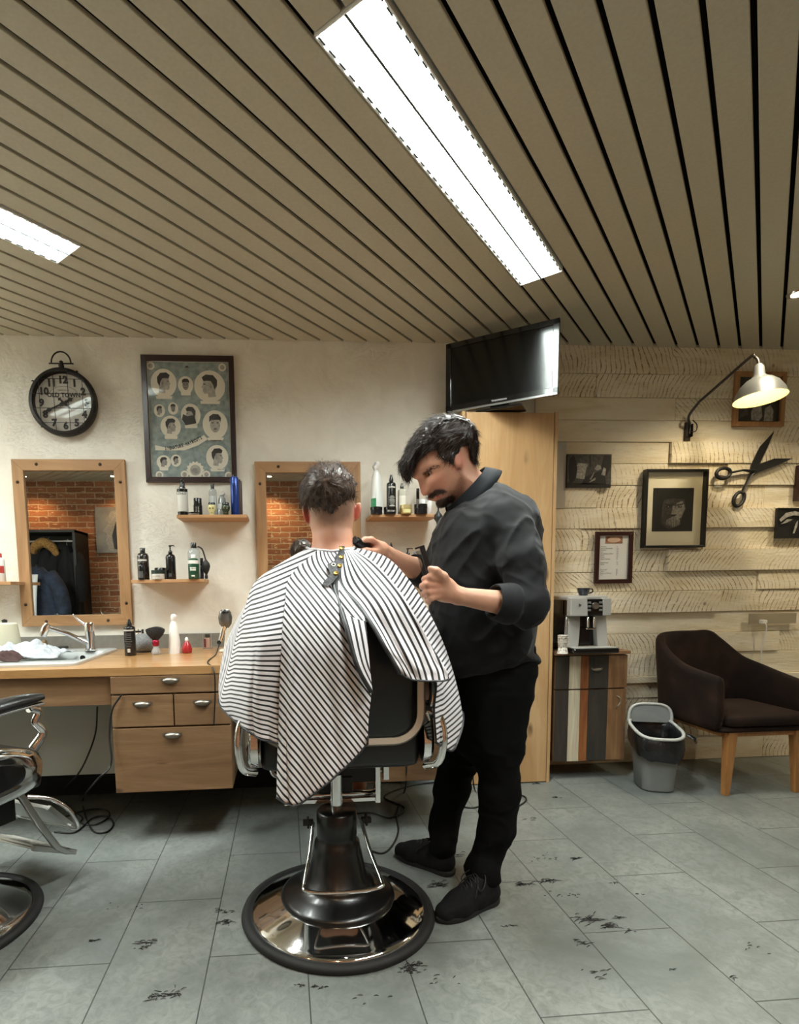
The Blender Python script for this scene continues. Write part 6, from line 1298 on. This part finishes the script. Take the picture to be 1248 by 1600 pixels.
L3 = colpts([(505, 860), (482, 900), (476, 950), (473, 1005), (471, 1065), (469, 1130), (468, 1195), (468, 1257)], [y-.012 for y in YR])
L35 = colpts([(501, 860), (468, 899), (460, 945), (455, 1000), (451, 1065), (448, 1130), (447, 1195), (449, 1257)], [y-.010 for y in YR])
L4 = colpts([(497, 859), (454, 900), (445, 945), (440, 1000), (437, 1065), (435, 1130), (433, 1195), (432, 1247)], [y+.004 for y in YR])
L5 = colpts([(496, 859), (458, 903), (450, 950), (446, 1000), (445, 1050), (444, 1095), (443, 1130), (444, 1163)], [1.82, 1.755, 1.655, 1.605, 1.592, 1.588, 1.585, 1.58])
L6 = colpts([(490, 858), (430, 899), (418, 950), (411, 1000), (407, 1050), (405, 1090), (406, 1125), (408, 1155)], [1.835, 1.785, 1.68, 1.61, 1.592, 1.588, 1.585, 1.58])
L65 = colpts([(487, 858), (420, 900), (404, 950), (393, 1000), (387, 1050), (384, 1085), (384, 1115), (386, 1141)], [1.85, 1.805, 1.72, 1.655, 1.62, 1.61, 1.605, 1.60])
L7 = colpts([(484, 858), (411, 902), (391, 950), (376, 1000), (366, 1050), (361, 1080), (361, 1103), (366, 1126)], [1.86, 1.83, 1.79, 1.76, 1.73, 1.715, 1.71, 1.705])
L8 = colpts([(480, 857), (405, 905), (381, 955), (364, 1010), (354, 1050), (348, 1078), (345, 1092), (345, 1103)], [1.88, 1.88, 1.87, 1.86, 1.85, 1.84, 1.835, 1.83])
F1 = [(.115, 1.95, 1.235), (-.02, 2.0, 1.17), (-.13, 2.02, 1.05), (-.19, 2.02, .95), (-.21, 2.03, .88), (-.215, 2.03, .82), (-.21, 2.02, .78), (-.205, 2.02, .74)]
F2 = [(.15, 1.985, 1.225), (.12, 2.08, 1.13), (.08, 2.14, .98), (.05, 2.22, .88), (.03, 2.34, .82), (.02, 2.40, .70), (.02, 2.42, .58), (.02, 2.43, .50)]
F3 = [(.20, 1.985, 1.225), (.22, 2.08, 1.13), (.26, 2.14, .98), (.29, 2.22, .88), (.31, 2.34, .82), (.32, 2.40, .70), (.32, 2.42, .58), (.32, 2.43, .50)]
F4 = [(.235, 1.95, 1.235), (.34, 2.0, 1.18), (.45, 2.04, 1.06), (.52, 2.05, .94), (.53, 2.03, .84), (.545, 2.02, .76), (.55, 2.01, .70), (.555, 2.0, .66)]
R0 = colpts([(553, 856), (604, 872), (642, 911), (668, 952), (690, 1000), (706, 1045), (716, 1082), (722, 1114)], [1.875, 1.90, 1.90, 1.89, 1.87, 1.86, 1.85, 1.84])
R1 = colpts([(551, 857), (592, 876), (628, 915), (655, 962), (680, 1015), (698, 1065), (706, 1120), (710, 1170)], [1.86, 1.85, 1.82, 1.78, 1.74, 1.72, 1.71, 1.71])
R15 = colpts([(550, 857), (584, 881), (620, 922), (646, 968), (672, 1020), (690, 1066), (693, 1118), (694, 1169)], [1.85, 1.81, 1.74, 1.69, 1.65, 1.665, 1.66, 1.66])
R2 = colpts([(549, 857), (578, 884), (613, 928), (640, 973), (664, 1022), (681, 1060), (678, 1110), (681, 1160)], [1.845, 1.785, 1.69, 1.63, 1.60, 1.60, 1.60, 1.60])
R3 = colpts([(548, 857), (584, 879), (622, 921), (650, 966), (674, 1010), (688, 1032), (697, 1047), (703, 1062)], [1.84, 1.77, 1.66, 1.605, 1.605, 1.585, 1.575, 1.57])
R35 = colpts([(545, 858), (574, 888), (610, 932), (636, 976), (660, 1018), (672, 1038), (680, 1050), (685, 1064)], [1.83, 1.75, 1.635, 1.595, 1.575, 1.567, 1.56, 1.555])
R4 = colpts([(541, 858), (564, 897), (597, 940), (620, 984), (642, 1022), (652, 1042), (658, 1053), (663, 1064)], [1.82, 1.735, 1.625, 1.59, 1.567, 1.558, 1.555, 1.552])
R5 = colpts([(536, 859), (548, 907), (576, 946), (599, 985), (618, 1020), (630, 1038), (637, 1050), (643, 1062)], [1.815, 1.735, 1.635, 1.592, 1.563, 1.556, 1.555, 1.552])
R6 = colpts([(531, 860), (530, 911), (558, 944), (580, 975), (598, 1006), (610, 1026), (618, 1040), (625, 1053)], [1.812, 1.733, 1.652, 1.592, 1.563, 1.556, 1.553, 1.552])
def px_of(p):
    d = Vector(p)-CAMLOC; z = d.dot(_f); return PPX+F_PX*d.dot(_r)/z, PPY-F_PX*d.dot(_u)/z
def patch(cols, vals, nu, nv, ripple, seed):
    """cols: control polylines; vals: a stripe value for each control point; both interpolated smoothly"""
    C4 = [[Vector((*p, v)).to_4d() if 0 else (p[0], p[1], p[2], v) for p, v in zip(c, vv)] for c, vv in zip(cols, vals)]
    A = np.array(C4)                                   # cols x rows x 4
    def cr(arr, n):                                    # Catmull-Rom along axis 0
        m = len(arr); out = []
        for i in range(m-1):
            p0 = arr[i-1] if i else 2*arr[0]-arr[1]; p1 = arr[i]; p2 = arr[i+1]; p3 = arr[i+2] if i+2 < m else 2*arr[-1]-arr[-2]
            for k in range(n):
                t = k/n; out.append(.5*((2*p1)+(p2-p0)*t+(2*p0-5*p1+4*p2-p3)*t*t+(3*p1-p0-3*p2+p3)*t**3))
        out.append(arr[-1]); return np.array(out)
    G = cr(A, nu); G = cr(G.transpose(1, 0, 2), nv).transpose(1, 0, 2); nU, nV = G.shape[:2]
    P = G[:, :, :3].reshape(-1, 3); r = np.tile(np.linspace(0, 1, nV), nU); u = np.repeat(np.arange(nU)/nu, nV)
    q = np.stack([u*1.3+seed, r*1.4, 0*r], 1); q2 = np.stack([u*.5+seed, r*3.2, 0*r+4], 1)
    dy = ripple*(np.abs(vnoise(q, 1.0, seed))*2-.8+.5*vnoise(q2, 1.6, seed+3))*np.clip(r*3, 0, 1)
    P = P.copy(); P[:, 1] -= dy
    v_ = G[:, :, 3].reshape(-1); f = [(i*nV+j, (i+1)*nV+j, (i+1)*nV+j+1, i*nV+j+1) for i in range(nU-1) for j in range(nV-1)]
    return P, f, v_, P.reshape(nU, nV, 3)
def vL(c): 
    out = []
    for k, p in enumerate(c):
        x, y = px_of(p); out.append((y-1.28*x)/12.6 if k else None)
    x, y = px_of(c[0]); x1, y1 = px_of(c[1]); out[0] = out[1]-sqrt((x-x1)**2+(y-y1)**2)/9.5; return out
def vB(c):
    out = []
    for p in c:
        x, y = px_of(p); g = .42-.75*min(1, max(0, (y-900)/230)); out.append((y+g*(x-400))/7.4)
    return out
def vR(c, o=0):
    out = [0]; 
    for k in range(1, len(c)): a, b = px_of(c[k-1]), px_of(c[k]); out.append(out[-1]+sqrt((a[0]-b[0])**2+(a[1]-b[1])**2)/8.2)
    return [v+o for v in out]
pa = patch([L0, L1, L2, L3, L35, L4], [vL(c) for c in (L0, L1, L2, L3, L35, L4)], 9, 9, .010, 3)
fv = lambda c: [v for v in vR(c, 120)]
pb = patch([L5, L6, L65, L7, L8, F1, F2, F3, F4, R0, R1, R15, R2], [vB(L5), vB(L6), vB(L65), vB(L7), vB(L8), fv(F1), fv(F2), fv(F3), fv(F4), fv(R0), fv(R1), fv(R15), fv(R2)], 8, 9, .007, 5)
def vC(n): return [n+.10*k*0 for k in range(8)]
pc = patch([R3, R35, R4, R5, R6], [[q*s for q in (1, 1, 1, 1.0, 1.05, 1.1, 1.15, 1.2)] for s in (8.0, 6.1, 4.2, 2.1, .1)], 9, 9, .008, 8)
V_, F_, S_ = [], [], []
for P, f, v_, _ in (pa, pb, pc):
    o = len(V_); V_ += [tuple(p) for p in P]; F_ += [tuple(i+o for i in q) for q in f]; S_ += list(v_)
def striped(name, V_, F_, S_, par):
    o = ob(name, (V_, F_), CAPE, par, smooth=True); a = o.data.attributes.new('stripe', 'FLOAT', 'POINT'); a.data.foreach_set('value', np.array(S_, dtype=np.float32))
    so = o.modifiers.new('solid', 'SOLIDIFY'); so.thickness = .0016; so.offset = 0; return o
striped('cloth', V_, F_, S_, cape)
# turned-back edge
EA = colpts([(527, 868), (520, 908), (528, 940), (540, 978), (552, 1024), (562, 1050), (580, 1082)], [1.795, 1.722, 1.66, 1.578, 1.546, 1.538, 1.54])
EB = colpts([(529, 868), (530, 910), (566, 953), (571.5, 975), (576.5, 1030), (579, 1056), (582, 1083)], [1.797, 1.724, 1.640, 1.588, 1.556, 1.55, 1.548])
pe = patch([EA, EB], [[.15]*7, [.4, .8, 3.4, 3.6, 3.1, 2.2, .6]], 6, 8, 0, 2)
striped('turned_back_edge', [tuple(p) for p in pe[0]], pe[1], pe[2], cape)
TRIM = M('cape_trim', '1d1e20', .5, noise=(40, '2b2d30'))
def trim(path, r=.0062, up=.0): return tube([Vector(p)+Vector((0, -.0015, 0)) for p in path], r, 8, flat=.45)
mb = MB()
for path in (pa[3][:, -1], pe[3][0], pc[3][:, -1], pc[3][-1], pb[3][:, -1], pa[3][0, 60:], pb[3][-1, 46:]): mb.add(trim([tuple(p) for p in path]), True)
ob('edge_trim', mb, TRIM, cape)
mb = MB(); mb.add(tube([tuple(p) for p in list(pa[3][::-1, 0])+list(pc[3][::-1, 0])], .0045, 8), True); mb.add(tube([tuple(p) for p in pb[3][:, 0]], .0045, 8), True); ob('neck_band', mb, CAPE if 0 else M('band_white', 'dcdade', .7), cape)
def Yn(py): return float(np.interp(py, [854, 860, 905, 915], [1.795, 1.792, 1.716, 1.702]))
st = [(530, 853), (538.5, 853), (538, 866), (537, 876), (532, 890), (527, 901), (520, 910), (513, 916), (503.5, 912), (507, 907), (513, 901), (516, 897), (513.5, 890), (511, 882), (519, 878), (528, 874), (529.5, 864)]
f3 = [tuple(A3(a, b, Yn(b)-.007)) for a, b in st]; b3 = [tuple(A3(a, b, Yn(b)+.002)) for a, b in st]; n = len(st)
ob('neck_strap', (f3+b3, [tuple(range(n)), tuple(range(2*n-1, n-1, -1))]+[(i, (i+1) % n, n+(i+1) % n, n+i) for i in range(n)]), M('strap_black', '1a1b1e', .6, noise=(120, '2c2d31', .3)), cape)
SNAP = M('snap_gold', 'c8a04a', .3, .9)
for a, b, hol in ((533.7, 857, 0), (533.5, 870.5, 0), (530.8, 884, 0), (524.8, 895.6, 0), (521, 882.2, 1)):
    c_ = A3(a, b, Yn(b)-.008); m = T(*c_) @ rot('X', pi/2-.6)
    if hol: ob('snap', xf(tube([(.0055*cos(2*pi*i/16), .0055*sin(2*pi*i/16), 0) for i in range(16)], .0015, 6, closed=True), m), M('snap_silver', 'cfc9b8', .3, .8), cape, smooth=True)
    else: ob('snap', xf(lathe([(.0075, -.001), (.0075, .001), (.005, .003), (.003, .002), (0, .002)], 18), m), SNAP, cape, smooth=True)

# ================================================================== barber chairs
LEA = M('chair_leather', '0d0d0e', .32, noise=(26, '151516', .06)); LEA.node_tree.nodes['Principled BSDF'].inputs['Specular IOR Level'].default_value = .5
RUB = M('base_rubber', '0e0e0e', .7); GBK = M('gloss_black', '09090a', .3, coat=.15); IVY = M('frame_reflection_cream', 'd8d3c6', .22, .35)  # the frame's cream colour stands in for a pale reflection in chrome
def barber_chair(loc, rz, lift, lab, scuff=True):
    c = thing('barber_chair', lab, 'barber chair', loc, rz, 'barber chairs with chrome bases')
    ob('rubber_ring', lathe([(.297, .001), (.333, .001), (.337, .010), (.333, .020), (.322, .027), (.308, .025), (.297, .016)], 96), RUB, c, smooth=True)
    ob('chrome_base', lathe([(.304, .004), (.303, .021), (.296, .027), (.280, .032), (.272, .036), (.19, .066), (.17, .072)], 96), CHROME, c, smooth=True)
    cov = ob('base_cover', lathe([(.196, .062), (.199, .070), (.196, .078), (.185, .086), (.15, .100), (.128, .112), (.122, .122), (.120, .128), (.102, .140), (.082, .24), (.078, .262), (.070, .27), (.068, .285), (.070, .29), (.070, .368), (.064, .375), (.024, .376)], 64), GBK, c, smooth=True)
    ob('piston', lathe([(.021, .37), (.021, .50+lift)], 32), CHROME, c, smooth=True)
    lv = ob('pump_lever', tube(spline([(-.083, -.02, .338), (-.10, -.10, .27), (-.122, -.19, .215), (-.118, -.215, .205), (-.06, -.222, .198), (.06, -.222, .198), (.118, -.215, .205), (.122, -.19, .215), (.10, -.10, .27), (.083, -.02, .338)], 5), .0062, 10), CHROME, c, smooth=True)
    for s in (-1, 1): ob('pivot', MB().add(box(s*.1-.018, -.028, .330, s*.1+.018, -.008, .348)).add(box(s*.1-.004, -.032, .322, s*.1+.004, -.004, .356)), BLACKM, c, bevel=.002)
    z = lift
    ob('mechanism', MB().add(box(-.16, .03, .455+z, .15, .22, .575+z)).add(box(-.06, .025, .42+z, .06, .12, .48+z)), BLACKM, c, bevel=.004)
    ob('cross_bar', MB().add(tube([(-.18, .045, .410+z), (.15, .045, .410+z)], .012, 12), True).add(box(-.18, .035, .384+z, .15, .055, .396+z)), CHROME, c)
    ob('bracket', MB().add(box(.14, .02, .38+z, .158, .05, .56+z)).add(box(.165, .0, .47+z, .185, .05, .585+z)).add(box(-.18, .03, .38+z, -.165, .06, .42+z)), CHROME, c, bevel=.003)
    def sq(x, y, zz, s=1): return rrect(-x, -y, x, y, .035)
    rg = [[(p[0]*k, p[1]*k+.03, zz+z) for p in rrect(-.248, -.232, .248, .245, .04)] for zz, k in ((.578, .93), (.585, .985), (.60, 1.0), (.69, 1.0), (.705, .985), (.715, .93), (.725, .6))]
    ob('seat', loft(rg), LEA, c, smooth=True)
    # backrest with bright frame
    bt = radians(.6); bm_ = T(0, -.198, .655+z) @ rot('X', bt)
    ob('backrest', xf(loft([[(p[0]*k, y, .215+(p[1]-.215)*k) for p in rrect(-.238, .015, .238, .385, .075)] for y, k in ((-.012, .90), (-.004, .975), (.008, 1), (.05, .99), (.075, .95), (.085, .8))]), bm_), LEA, c, smooth=True)
    fr_ = [(p[0], -.004, p[1]) for p in rrect(-.246, .010, .246, .392, .085, 8)]
    rgs = []
    for q in range(len(fr_)):
        p = Vector(fr_[q]); a = Vector(fr_[q-1]); b = Vector(fr_[(q+1) % len(fr_)]); tdir = (b-a).normalized(); nn = Vector((tdir.z, 0, -tdir.x))
        rgs.append([tuple(p+nn*u+Vector((0, w, 0))) for u, w in ((-.012, -.006), (.006, -.010), (.014, 0), (.014, .03), (-.006, .03), (-.012, .01))])
    v, f = loft(rgs, False); n = 6; m = len(rgs); f += [((m-1)*n+i, (m-1)*n+(i+1) % n, (i+1) % n, i) for i in range(n)]
    ob('back_frame', xf((v, f), bm_), IVY, c, smooth=True)
    for s in (-1, 1):
        pl = [(-.19, .595), (-.22, .65), (-.20, .73), (-.14, .775), (-.03, .775), (.12, .76), (.22, .72), (.24, .66), (.20, .60), (.05, .58), (-.1, .575)]
        pl = [(p.x, p.y) for p in spline([(a, b, 0) for a, b in pl], 4, True)]
        rings = [[(s*(.254+d), y*k+.01*(1-k), .675+(zz-.675)*k+z) for y, zz in pl] for d, k in ((0, 1), (.022, 1), (.034, .93), (.040, .75), (.041, .4))]
        ob('side_shell', loft(rings), CHROME if 1 else None, c, smooth=True)
        ob('side_inlay', loft([[(s*(.2955+d), y*k*.62+.01, .675+(zz-.675)*k*.5+z) for y, zz in pl] for d, k in ((0, 1), (.002, .97))]), GBK, c, smooth=True)
        arm = spline([(s*.285, .20, .74+z), (s*.295, .235, .79+z), (s*.29, .21, .83+z), (s*.292, .225, .865+z), (s*.295, .19, .885+z)], 5)
        ob('arm_support', tube(arm, [.018, .015, .012, .014, .016], 12), CHROME, c, smooth=True)
        ob('arm_support', tube(spline([(s*.28, -.17, .74+z), (s*.292, -.18, .80+z), (s*.295, -.13, .875+z)], 5), [.016, .013, .013], 12), CHROME, c, smooth=True)
        rings = []
        for k in range(9):
            q = k/8; y = -.16+.40*q; w_ = .036*(1-abs(2*q-1)**4*.55); h_ = .024*(1-abs(2*q-1)**4*.5); zc = .868+.045*q+z+.012*sin(pi*q)
            rings.append([(s*.295+w_*cos(a), y, zc+h_*sin(a)*(1.2 if sin(a) > 0 else .7)) for a in [2*pi*i/20 for i in range(20)]])
        ob('arm_pad', loft(rings), GBK if 0 else LEA, c, smooth=True); ob('arm_rail', tube([(s*.295, -.16+.40*i/10, .848+.0045*i+z+.012*sin(pi*i/10)) for i in range(11)], .0125, 12, flat=.6), CHROME, c, smooth=True)
    for s in (-1, 1): ob('side_tube', tube(spline([(s*.262, -.16, .765+z), (s*.298, -.205, .745+z), (s*.312, -.225, .68+z), (s*.300, -.215, .60+z), (s*.265, -.18, .575+z)], 5), .012, 12), CHROME, c, smooth=True)
    # foot rest
    ob('footrest_loop', tube(spline([(-.16, .26, .53+z), (-.2, .33, .50+z), (-.235, .38, .44+z), (-.22, .42, .36+z), (-.12, .44, .345+z), (.12, .44, .345+z), (.22, .42, .36+z), (.235, .38, .44+z), (.2, .33, .50+z), (.16, .26, .53+z)], 6), .0085, 10), CHROME, c, smooth=True)
    for s in (-1, 1):
        ob('footrest_strut', loft([[(s*.19-.008, y-.014, zz+z), (s*.19+.008, y-.014, zz+z), (s*.19+.008, y+.014, zz+z), (s*.19-.008, y+.014, zz+z)] for y, zz in ((.16, .64), (.22, .54), (.28, .42), (.35, .30), (.40, .255))]), STEEL, c, bevel=.003, smooth=True)
    for nm, m_, w_, d_ in (('footplate', T(0, .40, .395+z) @ rot('X', radians(-48)), .17, .085), ('footplate', T(0, .35, .29+z) @ rot('X', radians(-28)), .18, .10)):
        mb = MB(); mb.add(box(-w_, -d_, -.008, w_, d_, 0)); 
        for k in range(7): y = -d_*.85+1.7*d_*k/6; mb.add(box(-w_*.9, y-.007, 0, w_*.9, y+.007, .009))
        mb.add(box(-w_-.006, -d_-.004, -.012, -w_+.01, d_+.004, .008)); mb.add(box(w_-.01, -d_-.004, -.012, w_+.006, d_+.004, .008))
        mb.v = xf((mb.v, []), m_)[0]; ob(nm, mb, STEEL, c, bevel=.0015)
    return c
barber_chair((.165, 1.868, 0), 0, 0, 'black leather and chrome barber chair in the middle, the customer sitting on it')
barber_chair((-1.222, 1.92, 0), radians(-28), -.14, 'black and chrome barber chair cut off by the left edge of the photo')

# ================================================================== hair clippings on the floor
CLIP = M('hair_clipping', '1c1a18', .8); rg = random.Random(11)
def tuft(px, py, n, spread, ln, lab):
    c = at(px, py, Z=0); V = MB()
    for k in range(n):
        a = rg.uniform(-.5, .9)+(.0 if rg.random() < .8 else 1.5); x = c.x+rg.gauss(0, spread); y = c.y+rg.gauss(0, spread*.5); l = ln*rg.uniform(.5, 1.3); cv = rg.uniform(-.4, .4); ph = rg.choice((0, pi))
        pts = [(x+l*t_*cos(a+ph+cv*t_), y+l*t_*sin(a+ph+cv*t_)*.6, .0012+.0015*sin(pi*t_)) for t_ in (0, .33, .66, 1)]
        V.add(tube(pts, [.0008, .0012, .0010, .0003], 3))
    return ob('hair_clippings', V, CLIP, label=lab, cat='hair clippings', kind='stuff', group='hair clippings on the floor')
V = MB()
for px, py, n, sp_, ln in ((923, 1438, 40, .022, .03), (948, 1446, 24, .012, .025), (815, 1382, 30, .014, .022), (857, 1377, 26, .013, .028), (900, 1342, 18, .010, .020), (682, 1382, 34, .020, .028), (692, 1384, 20, .012, .03),
                           (638, 1515, 30, .016, .02), (650, 1508, 18, .010, .02), (467, 1540, 10, .007, .014), (491, 1542, 8, .006, .012), (505, 1543, 8, .006, .012), (145, 1471, 14, .008, .016), (232, 1472, 22, .016, .018), (222, 1481, 12, .008, .014),
                           (268, 1553, 24, .020, .02), (240, 1558, 16, .014, .018), (355, 1441, 24, .016, .02), (350, 1425, 16, .02, .02), (998, 1398, 6, .004, .012), (960, 1380, 8, .005, .012), (965, 1434, 12, .008, .018), (983, 1455, 8, .006, .014), (950, 1449, 10, .006, .016), (1048, 1516, 4, .004, .016), (1142, 1527, 6, .006, .016),
                           (838, 1225, 16, .012, .02), (870, 1246, 10, .01, .02), (720, 1337, 6, .02, .03), (795, 1448, 10, .014, .014), (830, 1280, 5, .03, .03), (930, 1520, 10, .03, .02), (911, 1473, 12, .014, .02), (700, 1530, 6, .03, .018), (570, 1560, 5, .03, .014), (180, 1420, 6, .04, .012), (890, 1400, 12, .03, .012), (850, 1340, 14, .04, .012), (1180, 1480, 6, .04, .014)):
    q = tuft(px, py, n, sp_, ln, 'x'); o = len(V.v); V.v += [tuple(v.co) for v in q.data.vertices]; V.f += [tuple(i+o for i in p.vertices) for p in q.data.polygons]; V.smooth += [False]*len(q.data.polygons); me_ = q.data; bpy.data.objects.remove(q); bpy.data.meshes.remove(me_)
ob('hair_clippings', V, CLIP, label='dark cut hair strewn over the floor tiles around the barber chair', cat='hair clippings', kind='stuff')
# ================================================================== things by the brick wall, seen in the mirrors
def mir(px, py, y):                                   # real point at depth y whose mirror image is seen at a pixel
    p = at(px, py, Y=2*DW-y); return Vector((p.x, y, p.z))
wa, wb = mir(118, 828, -.36), mir(-4, 828, -.36)
wr = thing('coat_wardrobe', 'open black wardrobe niche full of coats against the brick wall, seen in the left mirror', 'wardrobe', (wb.x, BY0+.001, 0))
W_ = wa.x-wb.x; H_ = wa.z; D_ = -.36-BY0; BLK = M('wardrobe_black', '121110', .5)
for nm, b in (('side_panel', (0, 0, 0, .03, D_, H_)), ('side_panel', (W_-.03, 0, 0, W_, D_, H_)), ('top_panel', (-.0, 0, H_-.03, W_, D_+.02, H_)), ('back_panel', (.03, 0, 0, W_-.03, .015, H_-.03))): ob(nm, box(*b), BLK, wr)
ob('rail', tube([(.03, D_*.6, H_-.12), (W_-.03, D_*.6, H_-.12)], .012, 10), STEEL, wr, smooth=True)
def coat(name, cx, y, z1, z0, w, dep, mat, lab, seed, sleeve=True, grp='coats in the wardrobe'):
    c = thing(name, lab, 'coat', (cx, y, 0), 0, grp); rings = []
    for k in range(15):
        q = k/14; z = z1-(z1-z0)*q; ww = w*(.35+.65*min(1, q*5))*(1+.25*q); dd = dep*(.5+.5*min(1, q*4))*(1+.2*q); r = []
        for i in range(44):
            a = 2*pi*i/44; f_ = 1+.10*sin(7*a+seed+q*2)*q+.05*sin(13*a+seed*2); r.append((ww*cos(a)*f_, dd*sin(a)*f_, z))
        rings.append(r)
    ob('coat_body', loft(rings), mat, c, smooth=True)
    if sleeve:
        for s in (-1, 1): ob('sleeve', tube(spline([(s*w*.75, 0, z1-.10), (s*w*1.15, .03, z1-.25), (s*w*1.25, .05, z1-.5), (s*w*1.2, .06, z1-.68)], 5), [.075, .075, .07, .055], 14), mat, c, smooth=True)
    ob('hanger_hook', tube([(0, 0, z1), (0, 0, z1+.06), (.02, 0, z1+.08)], .004, 6), STEEL, c)
    return c
CB_ = M('coat_black', '0a0a0c', .9, noise=(20, '121216', .5))
c_ = mir(112, 850, -.42); coat('black_coat', c_.x-.06, -.46, c_.z-.02, .75, .125, .10, CB_, 'long black coat hanging right in the wardrobe, seen in the left mirror', 1)
c_ = mir(72, 850, -.42); fc = coat('black_coat', c_.x, -.50, c_.z+.0, .80, .125, .10, M('coat_navy', '0e1016', .9), 'black coat with a tan fur collar in the wardrobe, seen in the left mirror', 2)
fur = ob('fur_collar', tube(spline([(-.14, .06, c_.z-.10), (-.10, .10, c_.z-.03), (0, .11, c_.z+.01), (.09, .11, c_.z-.04), (.14, .09, c_.z-.14)], 6), [.04, .055, .06, .055, .035], 16), M('fur_tan', 'b98f52', .95, noise=(70, '6e4d26', 1.0)), fc, smooth=True)
c_ = mir(66, 885, -.15)
JB = M('jacket_blue', '151c2b', .85, noise=(14, '2b374e', .3)); 
jk = thing('blue_jacket', 'blue jacket with a white lining hanging on a coat stand, seen in the left mirror', 'jacket', (c_.x-.06, -.17, 0))
ob('stand_pole', tube([(0, -.02, .02), (0, -.02, c_.z+.02)], .018, 12), BLK, jk, smooth=True); ob('stand_foot', lathe([(.2, 0), (.2, .015), (.03, .03), (.018, .05)], 32, (0, -.02, 0)), BLK, jk, smooth=True)
rings = []
for k in range(13):
    q = k/12; z = c_.z-.01-.85*q; w0 = .10+.20*min(1, q*2.2)**.7+.03*q
    rings.append([(w0*cos(a)*(1+.05*sin(5*a+q*4)), .06+(.08+.05*q)*sin(a)*(1+.08*sin(9*a)), z) for a in [2*pi*i/40 for i in range(40)]])
ob('jacket_body', loft(rings), JB, jk, smooth=True)
ob('sleeve', tube(spline([(.16, .07, c_.z-.10), (.27, .09, c_.z-.27), (.32, .10, c_.z-.48), (.31, .1, c_.z-.68)], 6), [.09, .09, .08, .06], 16), JB, jk, smooth=True)
ob('white_lining', loft([[(x, .215+.04*min(1, q*2.5)+.004*sin(30*x), c_.z-.10-.75*q) for x in np.linspace(-.22, .10-.04*q, 14)] for q in np.linspace(0, 1, 9)], False, False), M('lining_white', 'd5d8d8', .8), jk, smooth=True).modifiers.new('s', 'SOLIDIFY').thickness = .004
p0, p1 = mir(149, 793, BY0+.03), mir(184, 864, BY0+.03); x1_ = p0.x+.52
gp_ = thing('wall_picture', 'large grey portrait print on the brick wall, seen in the left mirror', 'picture', (p0.x, BY0+.001, p1.z))
hh = p0.z-p1.z; ob('panel', box(0, 0, 0, .52, .03, hh), M('print_grey3', '6a6763', .35, noise=(6, '8b8782')), gp_)
ob('printed_face', ([(x-.2, .0315, z) for x, z in ((.36, .03), (.50, .02), (.50, hh-.03), (.40, hh-.06), (.33, hh-.16), (.36, hh-.2), (.29, hh-.30), (.34, hh-.34), (.32, hh-.42))], [tuple(range(9))]), PL, gp_)
ob('printed_shadow', ([(x-.2, .0325, z) for x, z in ((.42, .05), (.50, .03), (.50, hh-.1), (.45, hh-.2), (.40, hh-.36))], [tuple(range(5))]), PD, gp_)
